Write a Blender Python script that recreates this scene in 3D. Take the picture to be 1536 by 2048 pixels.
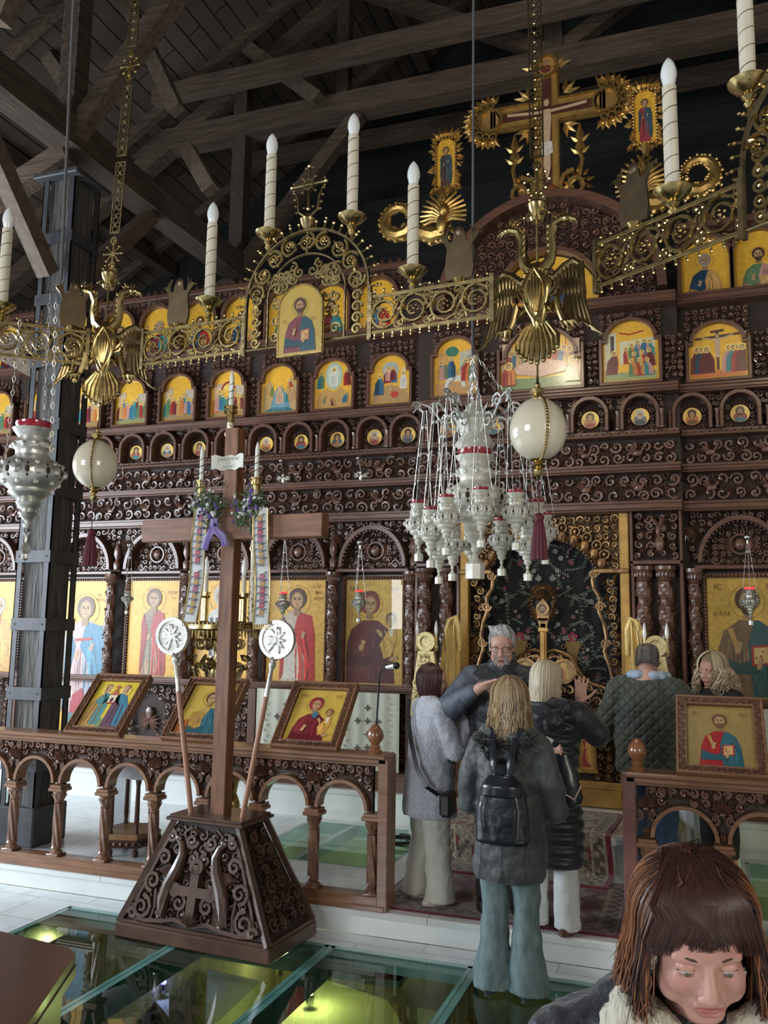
import bpy, math, random
from mathutils import Vector, Matrix, Euler
PI=math.pi; R=math.radians
C=bpy.context.scene.collection
for o in list(bpy.data.objects): bpy.data.objects.remove(o)
rng=random.Random(7)
# ---------------------------------------------------------------- camera
F_PX=1725.07; YAW,PITCH,ROLL=R(19.806),R(7.755),R(.852); EYE=Vector((0,0,1.9))
fw=Vector((-math.sin(YAW)*math.cos(PITCH),math.cos(YAW)*math.cos(PITCH),math.sin(PITCH)))
rt=Vector((math.cos(YAW),math.sin(YAW),0)); up=rt.cross(fw)
rt2=rt*math.cos(ROLL)+up*math.sin(ROLL); up2=up*math.cos(ROLL)-rt*math.sin(ROLL)
cam=bpy.data.cameras.new('camera'); co=bpy.data.objects.new('camera',cam); C.objects.link(co)
cam.sensor_fit='HORIZONTAL'; cam.sensor_width=36; cam.lens=36*F_PX/1536; cam.clip_start=.05; cam.clip_end=100
Mc=Matrix((( rt2.x,up2.x,-fw.x,EYE.x),(rt2.y,up2.y,-fw.y,EYE.y),(rt2.z,up2.z,-fw.z,EYE.z),(0,0,0,1)))
co.matrix_world=Mc; bpy.context.scene.camera=co
# ---------------------------------------------------------------- light
sc=bpy.context.scene
sc.view_settings.view_transform='Standard'; sc.view_settings.look='None'; sc.view_settings.gamma=1; sc.view_settings.exposure=0.42
sc.view_settings.use_curve_mapping=False
w=bpy.data.worlds.new('world'); sc.world=w; w.use_nodes=True
w.node_tree.nodes['Background'].inputs[0].default_value=(.75,.86,1,1); w.node_tree.nodes['Background'].inputs[1].default_value=.6
def area(name,loc,target,size,power,col,spread=180):
    l=bpy.data.lights.new(name,'AREA'); l.shape='RECTANGLE'; l.size,l.size_y=size; l.energy=power; l.color=col; l.spread=R(spread)
    o=bpy.data.objects.new(name,l); C.objects.link(o); o.location=loc
    o.rotation_euler=(Vector(target)-Vector(loc)).to_track_quat('-Z','Y').to_euler(); return o
area('window_fill_light',(-9.6,3.0,2.6),(-3,5.0,.3),(4.6,2.6),520,(.80,.90,1))
area('window_fill_light',(-5.6,-5.5,3.2),(-3.0,6,1.4),(3.4,2.6),300,(.88,.94,1))  # ambient fill behind the camera, set at the unseen back-wall window
area('window_fill_light',(4.6,-2.4,3.0),(-1.0,6,1.6),(2.2,2.2),105,(1,.93,.82))  # fill lamp added without a window on this side
area('window_fill_light',(-2.0,10.4,3.4),(-3.5,6.5,.3),(3.0,1.0),60,(.85,.93,1))  # fill lamp added behind the screen, without any window
def spot(name,loc,target,power,col,ang=60,size=.08):
    l=bpy.data.lights.new(name,'SPOT'); l.energy=power; l.color=col; l.spot_size=R(ang); l.spot_blend=.6; l.shadow_soft_size=size
    o=bpy.data.objects.new(name,l); C.objects.link(o); o.location=loc
    o.rotation_euler=(Vector(target)-Vector(loc)).to_track_quat('-Z','Y').to_euler(); return o
spot('ceiling_spot',(-1.6,3.2,5.6),(-2.6,7.9,2.6),110,(1,.86,.62),70)
spot('ceiling_spot',(1.2,3.6,5.4),(.6,7.9,2.2),75,(1,.84,.58),65)
spot('ceiling_spot',(-.6,4.6,6.1),(-1.2,7.9,6.6),26,(1,.8,.5),60)
spot('ceiling_spot',(-.9,5.0,5.6),(-1.1,6.0,.2),60,(1,.95,.88),60,.2)

# ---------------------------------------------------------------- materials
MATS={}
def mat(name,col,rough=.5,metal=0,noise=None,bump=None,coat=0,emis=0,vc=False,spec=.5,alpha=1,stretch=None,sheen=0,trans=0,vein=None):
    if name in MATS: return MATS[name]
    m=bpy.data.materials.new(name); m.use_nodes=True; nt=m.node_tree; N=nt.nodes; L=nt.links; b=N['Principled BSDF']
    I=b.inputs; I['Base Color'].default_value=(*col,1); I['Roughness'].default_value=rough; I['Metallic'].default_value=metal
    I['Specular IOR Level'].default_value=spec; I['Coat Weight'].default_value=coat; I['Coat Roughness'].default_value=.15
    I['Sheen Weight'].default_value=sheen; I['Alpha'].default_value=alpha; I['Transmission Weight'].default_value=trans
    tc=N.new('ShaderNodeTexCoord'); mp=N.new('ShaderNodeMapping'); L.new(tc.outputs['Object'],mp.inputs[0])
    if stretch: mp.inputs['Scale'].default_value=stretch
    src=None
    if vc:
        a=N.new('ShaderNodeAttribute'); a.attribute_name='Col'; src=a.outputs['Color']
    if noise:
        n=N.new('ShaderNodeTexNoise'); n.inputs['Scale'].default_value=noise[0]; n.inputs['Detail'].default_value=6; L.new(mp.outputs[0],n.inputs[0])
        r=N.new('ShaderNodeValToRGB'); r.color_ramp.elements[0].position=.35; r.color_ramp.elements[1].position=.68; L.new(n.outputs[0],r.inputs[0])
        mx=N.new('ShaderNodeMix'); mx.data_type='RGBA'; L.new(r.outputs[0],mx.inputs[0])
        if src:
            mx.blend_type='MULTIPLY'; L.new(src,mx.inputs[6]); k=noise[1]; mx.inputs[7].default_value=(k,k,k,1)
        else:
            mx.inputs[6].default_value=(*col,1); mx.inputs[7].default_value=(*noise[1],1)
        src=mx.outputs[2]
    if src: L.new(src,I['Base Color'])
    if bump:
        n=N.new('ShaderNodeTexNoise'); n.inputs['Scale'].default_value=bump[0]; n.inputs['Detail'].default_value=4; L.new(mp.outputs[0],n.inputs[0])
        bp=N.new('ShaderNodeBump'); bp.inputs['Strength'].default_value=bump[1]; bp.inputs['Distance'].default_value=bump[2] if len(bump)>2 else .01
        L.new(n.outputs[0],bp.inputs['Height']); L.new(bp.outputs[0],I['Normal'])
    if emis:
        I['Emission Color'].default_value=(*col,1); I['Emission Strength'].default_value=emis
    MATS[name]=m; return m
carved=mat('carved_walnut',(.165,.080,.052),.33,noise=(9,(.10,.047,.031)),bump=(60,.25,.004),coat=.35)
backing=mat('gap_shade_backing',(.030,.016,.012),.7,noise=(8,(.035,.018,.012)))  # dark brown put in for the shade behind openwork carving
walnut=mat('walnut_moulding',(.15,.07,.045),.34,noise=(7,(.09,.04,.026)),stretch=(.6,6,6),coat=.25,bump=(20,.1,.003))
walnutv=mat('walnut_upright',(.15,.07,.045),.34,noise=(7,(.09,.04,.026)),stretch=(6,6,.6),coat=.25)
railwood=mat('rail_wood',(.27,.135,.07),.33,noise=(6,(.16,.075,.04)),stretch=(.5,8,8),coat=.3,bump=(30,.1,.002))
railcarve=mat('rail_carved_wood',(.17,.082,.052),.25,noise=(14,(.09,.042,.028)),bump=(50,.25,.003),coat=.4)
colwood=mat('colonnette_wood',(.25,.13,.08),.27,noise=(10,(.14,.07,.045)),coat=.4)
crosswood=mat('cross_wood',(.24,.105,.05),.5,noise=(7,(.12,.05,.026)),stretch=(6,6,.7),bump=(25,.15,.002))
crosswoodh=mat('cross_wood_beam',(.25,.11,.055),.5,noise=(7,(.14,.06,.03)),stretch=(.7,6,6),bump=(25,.15,.002))
pedwood=mat('pedestal_wood',(.105,.055,.036),.34,noise=(8,(.06,.03,.02)),coat=.45,bump=(30,.12,.003))
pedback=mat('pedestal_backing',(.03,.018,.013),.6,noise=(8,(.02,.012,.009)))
timber=mat('old_timber',(.11,.075,.052),.8,noise=(5,(.05,.035,.027)),stretch=(5,.5,5),bump=(12,.7,.02))
timberx=mat('old_timber_beam',(.14,.093,.062),.8,noise=(5,(.065,.044,.031)),stretch=(.5,5,5),bump=(12,.7,.02))
timberz=mat('pillar_timber',(.15,.14,.13),.8,noise=(5,(.05,.045,.042)),stretch=(7,7,.6),bump=(10,1,.03))
newtimber=mat('newer_timber',(.17,.125,.085),.75,noise=(5,(.10,.07,.05)),stretch=(3,3,3),bump=(12,.4,.01))
steel=mat('grey_steel',(.075,.075,.08),.55,metal=.2,noise=(15,(.05,.05,.055)))
brass=mat('brass',(.62,.47,.21),.24,1,noise=(25,(.36,.26,.11)),bump=(45,.3,.002))
brassd=mat('aged_brass',(.40,.30,.15),.3,1,noise=(18,(.2,.15,.08)),bump=(40,.4,.003))
brassb=mat('brown_brass_back',(.16,.11,.06),.4,.8,noise=(18,(.1,.07,.04)))
gold=mat('gilded_wood',(.70,.45,.14),.33,.85,noise=(20,(.42,.25,.08)),bump=(50,.4,.004))
goldd=mat('dark_gilded_wood',(.34,.20,.08),.34,.75,noise=(14,(.12,.065,.035)),bump=(50,.4,.004))
goldflat=mat('gold_leaf_strip',(.52,.31,.085),.42,.5,noise=(9,(.36,.2,.06)))
silver=mat('silver',(.82,.81,.76),.34,.8,noise=(30,(.55,.54,.50)),bump=(70,.5,.003))
silverc=mat('cream_silver',(.84,.82,.72),.42,.2,noise=(40,(.70,.67,.57)),bump=(80,.5,.002))
ivory=mat('candle_cream',(.72,.66,.53),.45,spec=.4,noise=(10,(.66,.6,.47)))
stripe=mat('candle_band',(.17,.10,.045),.4,.5)
bulb=mat('frosted_bulb',(.86,.87,.85),.16,spec=.6,coat=.6)
eggm=mat('eggshell',(.78,.71,.55),.13,coat=.6,noise=(5,(.72,.64,.48)))
redglass=mat('red_glass',(.38,.012,.03),.1,coat=.8)
redlit=mat('red_glass_lit',(1,.04,.05),.1,emis=.9)
maroon=mat('maroon_silk',(.10,.006,.018),.6,sheen=.05,bump=(60,.4,.003),stretch=(8,8,.5))
white=mat('white_marble',(.74,.76,.74),.22,noise=(3,(.66,.69,.67)),coat=.1)
paint=mat('icon_paint',(1,1,1),.42,vc=True,noise=(26,.72),coat=.06,bump=(40,.08,.001))
paint2=mat('bright_icon_paint',(1,1,1),.30,vc=True,noise=(30,.84),coat=.3)
cloth_vc=mat('printed_cloth',(1,1,1),.85,vc=True,noise=(60,.85),bump=(9,.3,.01))
carpetm=mat('wool_carpet',(1,1,1),.95,vc=True,noise=(42,.42),bump=(150,.5,.004),sheen=.2)
blackm=mat('black_plastic',(.012,.012,.013),.35)
metalgrey=mat('chrome',(.6,.6,.62),.2,1)
def tiles(name,col,col2,mortar,sc_,bw,bh,rough,rot=0,off=.5,msize=.006):
    m=bpy.data.materials.new(name); m.use_nodes=True; nt=m.node_tree; N=nt.nodes; L=nt.links; b=N['Principled BSDF']
    g=N.new('ShaderNodeTexCoord'); mp=N.new('ShaderNodeMapping'); mp.inputs['Rotation'].default_value=rot if rot else (0,0,0); L.new(g.outputs['Object'],mp.inputs[0])
    t=N.new('ShaderNodeTexBrick'); L.new(mp.outputs[0],t.inputs[0]); t.offset=off; t.inputs['Scale'].default_value=sc_
    t.inputs['Brick Width'].default_value=bw; t.inputs['Row Height'].default_value=bh; t.inputs['Mortar Size'].default_value=msize; t.inputs['Mortar Smooth'].default_value=0
    t.inputs['Color1'].default_value=(*col,1); t.inputs['Color2'].default_value=(*col2,1); t.inputs['Mortar'].default_value=(*mortar,1)
    n=N.new('ShaderNodeTexNoise'); n.inputs['Scale'].default_value=2.5; n.inputs['Detail'].default_value=8; n.inputs['Distortion'].default_value=1.2; L.new(mp.outputs[0],n.inputs[0])
    r=N.new('ShaderNodeValToRGB'); r.color_ramp.elements[0].position=.42; r.color_ramp.elements[0].color=(.84,.86,.86,1); r.color_ramp.elements[1].position=.56; L.new(n.outputs[0],r.inputs[0])
    mx=N.new('ShaderNodeMix'); mx.data_type='RGBA'; mx.blend_type='MULTIPLY'; mx.inputs[0].default_value=.8
    L.new(t.outputs[0],mx.inputs[6]); L.new(r.outputs[0],mx.inputs[7]); L.new(mx.outputs[2],b.inputs['Base Color']); b.inputs['Roughness'].default_value=rough
    MATS[name]=m; return m
marble=tiles('marble_tiles',(.70,.74,.73),(.66,.70,.70),(.36,.38,.38),1,.8,.4,.2,msize=.004)
planks=tiles('roof_planks',(.14,.10,.075),(.09,.066,.05),(.008,.006,.005),1,3.2,.17,.8,rot=(0,0,PI/2),msize=.008)
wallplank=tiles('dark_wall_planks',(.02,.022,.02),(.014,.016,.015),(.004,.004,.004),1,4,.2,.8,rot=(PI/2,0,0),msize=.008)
plaster=mat('plaster',(.55,.53,.5),.9,noise=(3,(.48,.46,.43)))
stonem=mat('pit_stone',(.34,.30,.19),.9,noise=(3,(.2,.18,.12)),bump=(6,1,.05))
sandm=mat('pit_sand',(.42,.42,.27),.95,noise=(5,(.34,.35,.24)),bump=(8,.6,.02))
darkm=mat('dark_void',(.02,.022,.022),.9)
lampm=mat('lamp_lit',(1,.82,.25),.3,emis=14)
lampv=mat('violet_lamp_lit',(.25,.18,1),.3,emis=6)
def glassmat(name,tint,ior=1.5,rough=.01):
    m=bpy.data.materials.new(name); m.use_nodes=True; nt=m.node_tree; N=nt.nodes; L=nt.links
    N.remove(N['Principled BSDF']); out=N['Material Output']
    t=N.new('ShaderNodeBsdfTransparent'); t.inputs[0].default_value=(*tint,1); g=N.new('ShaderNodeBsdfGlossy'); g.inputs['Roughness'].default_value=rough
    f=N.new('ShaderNodeFresnel'); f.inputs[0].default_value=ior; mx=N.new('ShaderNodeMixShader')
    gm=N.new('ShaderNodeNewGeometry'); mm=N.new('ShaderNodeMath'); mm.operation='MULTIPLY_ADD'; mm.inputs[1].default_value=-1; mm.inputs[2].default_value=1; L.new(gm.outputs['Backfacing'],mm.inputs[0]); m2=N.new('ShaderNodeMath'); m2.operation='MULTIPLY'; L.new(mm.outputs[0],m2.inputs[0]); L.new(f.outputs[0],m2.inputs[1]); L.new(m2.outputs[0],mx.inputs[0]); L.new(t.outputs[0],mx.inputs[1]); L.new(g.outputs[0],mx.inputs[2]); L.new(mx.outputs[0],out.inputs[0])
    MATS[name]=m; return m
floorglass=glassmat('floor_glass',(.62,.76,.72),1.6)
edgeglass=mat('glass_edge_green',(.14,.34,.30),.12,coat=.5,noise=(4,(.08,.22,.20)))
clearglass=glassmat('clear_glass',(.95,.97,.95),1.5)

# ---------------------------------------------------------------- mesh builder
class MB:
    def __init__(s): s.v=[];s.f=[];s.m=[];s.c=[];s.M=Matrix();s.col=(1,1,1);s.mi=0
    def add(s,vs,fs):
        b=len(s.v);M=s.M
        s.v+=[tuple(M@Vector(v)) for v in vs]
        s.f+=[tuple(i+b for i in f) for f in fs]; s.m+=[s.mi]*len(fs); s.c+=[s.col]*len(fs); return s
    def box(s,x0,x1,y0,y1,z0,z1):
        return s.add([(x,y,z) for x in(x0,x1) for y in(y0,y1) for z in(z0,z1)],[(0,1,3,2),(4,6,7,5),(0,4,5,1),(2,3,7,6),(0,2,6,4),(1,5,7,3)])
    def cbox(s,x0,x1,y0,y1,z0,z1,c=.006):
        vs=[];
        for (x,sx) in((x0,1),(x1,-1)):
            for (y,sy) in((y0,1),(y1,-1)):
                for (z,sz) in((z0,1),(z1,-1)):
                    vs+=[(x,y+sy*c,z+sz*c),(x+sx*c,y,z+sz*c),(x+sx*c,y+sy*c,z)]
        def i(a,b,d,k): return ((a*2+b)*2+d)*3+k
        fs=[]
        for a in(0,1): fs.append([i(a,0,0,0),i(a,0,1,0),i(a,1,1,0),i(a,1,0,0)])
        for b in(0,1): fs.append([i(0,b,0,1),i(1,b,0,1),i(1,b,1,1),i(0,b,1,1)])
        for d in(0,1): fs.append([i(0,0,d,2),i(0,1,d,2),i(1,1,d,2),i(1,0,d,2)])
        for a in(0,1):
            for b in(0,1): fs.append([i(a,b,0,0),i(a,b,1,0),i(a,b,1,1),i(a,b,0,1)])
            for d in(0,1): fs.append([i(a,0,d,0),i(a,1,d,0),i(a,1,d,2),i(a,0,d,2)])
        for b in(0,1):
            for d in(0,1): fs.append([i(0,b,d,1),i(1,b,d,1),i(1,b,d,2),i(0,b,d,2)])
        for a in(0,1):
            for b in(0,1):
                for d in(0,1): fs.append([i(a,b,d,0),i(a,b,d,1),i(a,b,d,2)])
        return s.add(vs,fs)
    def tube(s,pts,r,n=6,closed=False,flat=1):
        P=[Vector(p) for p in pts]; k=len(P); rr=r if isinstance(r,(list,tuple)) else [r]*k
        vs=[];nrm=None
        for i,p in enumerate(P):
            a=P[i-1] if (i>0 or closed) else P[i]; b=P[(i+1)%k] if (i<k-1 or closed) else P[i]
            t=(b-a); t=t.normalized() if t.length>1e-9 else Vector((0,0,1))
            if nrm is None:
                nrm=Vector((0,1,0)) if abs(t.y)<.9 else Vector((1,0,0))
            nrm=nrm-t*nrm.dot(t)
            if nrm.length<1e-6: nrm=t.orthogonal()
            nrm.normalize(); bn=t.cross(nrm)
            for j in range(n):
                A=2*PI*(j+.5)/n if n==4 else 2*PI*j/n
                vs.append(p+nrm*math.cos(A)*rr[i]*flat+bn*math.sin(A)*rr[i])
        fs=[]
        for i in range(k if closed else k-1):
            for j in range(n):
                fs.append((i*n+j,i*n+(j+1)%n,((i+1)%k)*n+(j+1)%n,((i+1)%k)*n+j))
        if not closed:
            if rr[0]>1e-5: fs.append(tuple(range(n-1,-1,-1)))
            if rr[-1]>1e-5: fs.append(tuple((k-1)*n+j for j in range(n)))
        return s.add(vs,fs)
    def lathe(s,prof,n=16,cx=0,cy=0,cz=0,lobes=0,amp=0,twist=0):
        vs=[];fs=[];k=len(prof)
        for (r,z) in prof:
            for j in range(n):
                A=2*PI*j/n; q=r*(1+amp*math.cos(lobes*A+twist*z)) if lobes else r
                vs.append((cx+q*math.cos(A),cy+q*math.sin(A),cz+z))
        for i in range(k-1):
            for j in range(n): fs.append((i*n+j,i*n+(j+1)%n,(i+1)*n+(j+1)%n,(i+1)*n+j))
        if prof[0][0]>1e-5: fs.append(tuple(range(n-1,-1,-1)))
        if prof[-1][0]>1e-5: fs.append(tuple((k-1)*n+j for j in range(n)))
        return s.add(vs,fs)
    def rope(s,cx,cy,z0,z1,r,strands=4,pitch=.12,n=20,amp=.16,steps=None,taper=1):
        st=steps or max(6,int((z1-z0)/pitch*8)); prof=[(r*(1+(taper-1)*i/st),z0+(z1-z0)*i/st) for i in range(st+1)]
        return s.lathe(prof,n,cx,cy,0,strands,amp,2*PI/pitch)
    def poly(s,pts,y0,y1):     # outline in x,z extruded from y0 to y1 (y0 front)
        n=len(pts); vs=[(p[0],y0,p[1]) for p in pts]+[(p[0],y1,p[1]) for p in pts]
        fs=[tuple(range(n)),tuple(range(2*n-1,n-1,-1))]+[(i,(i+1)%n,(i+1)%n+n,i+n) for i in range(n)]
        return s.add(vs,fs)
    def ball(s,c,r,n=8,k=5):
        if not isinstance(r,(tuple,list)): r=(r,r,r)
        vs=[(c[0],c[1],c[2]-r[2])];fs=[]
        for i in range(1,k):
            a=-PI/2+PI*i/k
            for j in range(n): vs.append((c[0]+r[0]*math.cos(a)*math.cos(2*PI*j/n),c[1]+r[1]*math.cos(a)*math.sin(2*PI*j/n),c[2]+r[2]*math.sin(a)))
        vs.append((c[0],c[1],c[2]+r[2])); T=len(vs)-1
        for j in range(n):
            fs.append((0,1+(j+1)%n,1+j)); fs.append((T,T-n+j,T-n+(j+1)%n))
        for i in range(k-2):
            for j in range(n): fs.append((1+i*n+j,1+i*n+(j+1)%n,1+(i+1)*n+(j+1)%n,1+(i+1)*n+j))
        return s.add(vs,fs)
    def leaf(s,x,z,a,l,w,y=0,h=.01):   # carved leaf lying on the plane y, ridge towards -y
        ca,sa=math.cos(a),math.sin(a)
        def q(u,v,d): return (x+u*ca-v*sa,y-d,z+u*sa+v*ca)
        return s.add([q(0,0,0),q(l*.35,-w/2,0),q(l,0,0),q(l*.35,w/2,0),q(l*.4,0,h)],[(0,1,4),(1,2,4),(2,3,4),(3,0,4)])
    def spiral(s,x,z,r,turns=1.5,a0=0,d=1,th=.01,y=0,seg=9,rise=0,n=4,r1=.16):
        k=max(5,int(seg*turns)); P=[];W=[]
        for i in range(k+1):
            t=i/k; q=r*(1-t*(1-r1)); A=a0+d*2*PI*turns*t
            P.append((x+q*math.cos(A),y-th*.5-rise*t,z+q*math.sin(A))); W.append(th*(1-.35*t))
        return s.tube(P,W,n)
    def arch(s,cx,cz,r0,r1,y0,y1,a0=0,a1=PI,n=16,zs=1):
        vs=[];fs=[]
        for i in range(n+1):
            a=a0+(a1-a0)*i/n; c_,s_=math.cos(a),math.sin(a)
            for (q,y) in((r0,y0),(r1,y0),(r1,y1),(r0,y1)): vs.append((cx+q*c_,y,cz+q*s_*zs))
        for i in range(n):
            for j in range(4): fs.append((i*4+j,i*4+(j+1)%4,(i+1)*4+(j+1)%4,(i+1)*4+j))
        fs+= [(3,2,1,0),tuple(n*4+j for j in range(4))]
        return s.add(vs,fs)
    def build(s,name,mats,parent=None,local=False,smooth=35):
        me=bpy.data.meshes.new(name); V=s.v
        if parent is not None and not local:
            Mi=parent_world(parent).inverted(); V=[tuple(Mi@Vector(v)) for v in V]
        me.from_pydata(V,[],s.f)
        if not isinstance(mats,(list,tuple)): mats=[mats]
        for m in mats: me.materials.append(m)
        if len(mats)>1: me.polygons.foreach_set('material_index',s.m)
        if any(m in (paint,paint2,cloth_vc,carpetm) or m.name.startswith('strand') for m in mats):
            at=me.color_attributes.new('Col','FLOAT_COLOR','CORNER'); buf=[]
            for f,c in zip(s.f,s.c): buf+=[c[0],c[1],c[2],1.0]*len(f)
            at.data.foreach_set('color',buf)
        if smooth:
            me.polygons.foreach_set('use_smooth',[True]*len(s.f)); me.set_sharp_from_angle(angle=R(smooth))
        me.update()
        o=bpy.data.objects.new(name,me); C.objects.link(o)
        if parent is not None: o.parent=parent
        return o
def parent_world(p):
    M=Matrix.LocRotScale(p.location,p.rotation_euler,p.scale)
    return parent_world(p.parent)@M if p.parent else M
def tag(o,label=None,cat=None,group=None,kind=None):
    if label: o['label']=label
    if cat: o['category']=cat
    if group: o['group']=group
    if kind: o['kind']=kind
    return o
def thing(name,label,cat,loc=(0,0,0),rz=0,group=None,rot=None):
    o=bpy.data.objects.new(name,None); C.objects.link(o); o.location=loc; o.rotation_euler=rot or (0,0,rz); o.empty_display_size=.1
    return tag(o,label,cat,group)
def struct(name,mb,m,smooth=30): return tag(mb.build(name,m,smooth=smooth),kind='structure')
def copy_tree(o,parent=None):
    c=o.copy(); C.objects.link(c); c.parent=parent
    for ch in list(o.children): copy_tree(ch,c)
    return c
def dup(o,loc,label,rz=None,scale=None,group=None):
    c=copy_tree(o); c.location=loc; c['label']=label
    if rz is not None: c.rotation_euler=(0,0,rz)
    if scale: c.scale=(scale,)*3
    if group: c['group']=group
    return c
def T(x,y,z): return Matrix.Translation((x,y,z))
def RX(a): return Matrix.Rotation(a,4,'X')
def RY(a): return Matrix.Rotation(a,4,'Y')
def RZ(a): return Matrix.Rotation(a,4,'Z')
# carved scrollwork filling a rectangle in the x,z plane, front towards -y
def scrolls(mb,x0,x1,z0,z1,cell,y,inside=None,th=.012,leaves=4,seed=1,grape=.15):
    g=random.Random(seed); W,Hh=x1-x0,z1-z0; nx=max(1,round(W/cell)); nz=max(1,round(Hh/cell)); cw,ch=W/nx,Hh/nz; r0=min(cw,ch)*.46; t=th*.72
    for i in range(nx):
        for j in range(nz):
            cx,cz=x0+cw*(i+.5+g.uniform(-.13,.13)),z0+ch*(j+.5+g.uniform(-.12,.12)); r=r0*g.uniform(.72,1.12)
            if not(inside and not inside(cx,cz)):
                d=1 if (i+j)%2 else -1; a0=g.uniform(0,6.3)
                mb.spiral(cx,cz,r,g.uniform(.9,1.5),a0,d,t,y,rise=th*.7)
                q=g.random()
                if q<grape:
                    for k in range(6):
                        a=k*2.4; e=r*.34*math.sqrt(k/5); mb.ball((cx+e*math.cos(a),y-th*1.1,cz-r*.1+e*math.sin(a)),r*.17,5,3)
                elif q<.7:
                    for k in range(3): mb.leaf(cx,cz,a0+k*2.1,r*.55,r*.3,y-th*.5,th)
                else: mb.ball((cx,y-th*.9,cz),r*.18,5,4)
                for k in range(leaves):
                    a=a0+k*2*PI/leaves+g.uniform(-.5,.5); mb.leaf(cx+r*.7*math.cos(a),cz+r*.7*math.sin(a),a+g.uniform(-1.3,1.3),r*g.uniform(.55,1.0),r*.3,y,th*1.2)
            # tendrils and leaves in the gaps between the scrolls
            for (u,v) in((0,0),(.5,0),(0,.5)):
                px_,pz_=x0+cw*(i+u+g.uniform(-.1,.1)),z0+ch*(j+v+g.uniform(-.1,.1))
                if px_<x0+.1*cw or pz_<z0+.1*ch or (inside and not inside(px_,pz_)): continue
                a=g.uniform(0,6.3); l=r0*g.uniform(.75,1.1); mb.leaf(px_,pz_,a,l,l*.42,y-.001,th*1.1); mb.leaf(px_,pz_,a+g.uniform(1.7,2.8),l*.9,l*.42,y-.001,th); mb.leaf(px_,pz_,a-1.6,l*.7,l*.42,y-.001,th)
def fluff(mb,pts,size,y,seed=1,th=.01):   # loose leaves at given points
    g=random.Random(seed)
    for (x,z) in pts:
        a=g.uniform(0,6.3); mb.leaf(x,z,a,size,size*.5,y,th)
        mb.leaf(x,z,a+2.1,size,size*.5,y,th)
        if g.random()<.4: mb.spiral(x,z,size*.6,1.1,a,g.choice((-1,1)),th*.6,y,seg=7)
def text(mb,s,x,z,h,col,y=0,align='CENTER'):
    cu=bpy.data.curves.new('t','FONT'); cu.body=s; cu.size=h; cu.align_x=align; cu.resolution_u=2
    o=bpy.data.objects.new('t',cu); C.objects.link(o); dg=bpy.context.evaluated_depsgraph_get()
    me=bpy.data.meshes.new_from_object(o.evaluated_get(dg)); vs=[(x+v.co.x,y,z+v.co.y) for v in me.vertices]; fs=[tuple(p.vertices) for p in me.polygons]
    c0=mb.col; mb.col=col; mb.add(vs,fs); mb.col=c0
    bpy.data.objects.remove(o); bpy.data.curves.remove(cu); bpy.data.meshes.remove(me)
# ================================================================ STRUCTURE
PZ=.15; UZ=.42; LIP=5.33; S2=7.67; GX0,GX1,GY0,GY1=-4.08,3.0,1.0,5.13
def slab(name,rects,z0,z1,m):
    b=MB()
    for (x0,x1,y0,y1) in rects: b.box(x0,x1,y0,y1,z0,z1)
    return struct(name,b,m)
slab('floor',[(-10,GX0,-6,LIP+.01),(GX0,7,GY1,LIP+.01),(GX1,7,-6,GY1),(GX0,GX1,-6,GY0)],-.12,0,marble)
PH=[(-3.4,-2.2,6.25,7.55),(-7.3,-6.2,6.6,7.55),(.3,1.6,6.1,7.55)]  # glass openings in the raised floor
slab('floor',[(-10,7,LIP+.03,6.1),(-10,-7.3,6.1,S2+.03),(-7.3,-6.2,6.1,6.6),(-7.3,-6.2,7.55,S2+.03),(-6.2,-3.4,6.1,S2+.03),(-3.4,-2.2,6.1,6.25),(-3.4,-2.2,7.55,S2+.03),(-2.2,.3,6.1,S2+.03),(.3,1.6,7.55,S2+.03),(1.6,7,6.1,S2+.03)],.02,PZ,marble)
slab('floor',[(-10,7,S2+.03,11)],.02,UZ,marble)
b=MB(); # moulded marble step noses
def nose(b,x0,x1,y,z,h):
    b.box(x0,x1,y+.018,y+.2,z-h,z-.001)
    for k in range(int((x1-x0)/1.2)+1):
        a=x0+k*1.2; e=min(a+1.195,x1)
        if e-a<.05: continue
        P=[(a,y+.0,z-.012),(a,y+.012,z),(a,y+.16,z+.001),(a,y+.16,z-.05),(a,y+.03,z-.05),(a,y+.004,z-.04)]
        b.add(P+[(e,p[1],p[2]) for p in P],[(0,1,7,6),(1,2,8,7),(2,3,9,8),(3,4,10,9),(4,5,11,10),(5,0,6,11),(0,5,4,3,2,1),(6,7,8,9,10,11)])
nose(b,-10,7,LIP,PZ+.001,.15); struct('trim_1',b,white)
b=MB(); nose(b,-10,7,S2,UZ+.001,.27); b.box(-10,7,S2+.012,S2+.05,PZ,PZ+.05); struct('trim_2',b,white)
# rounded step before the holy doors
b=MB(); RCX,RCY,RR=-1.27,7.72,1.2
for (r,z0,z1) in((RR-.03,PZ,UZ-.05),(RR,UZ-.05,UZ-.012),(RR-.012,UZ-.012,UZ)):
    pts=[(RCX+r*math.cos(PI+PI*i/40),RCY+r*math.sin(PI+PI*i/40)) for i in range(41)]; n=len(pts)
    b.add([(x,y,z0) for x,y in pts]+[(x,y,z1) for x,y in pts],[tuple(range(n)),tuple(range(2*n-1,n-1,-1))]+[(i,(i+1)%n,(i+1)%n+n,i+n) for i in range(n)])
struct('trim_3',b,white)
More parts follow.
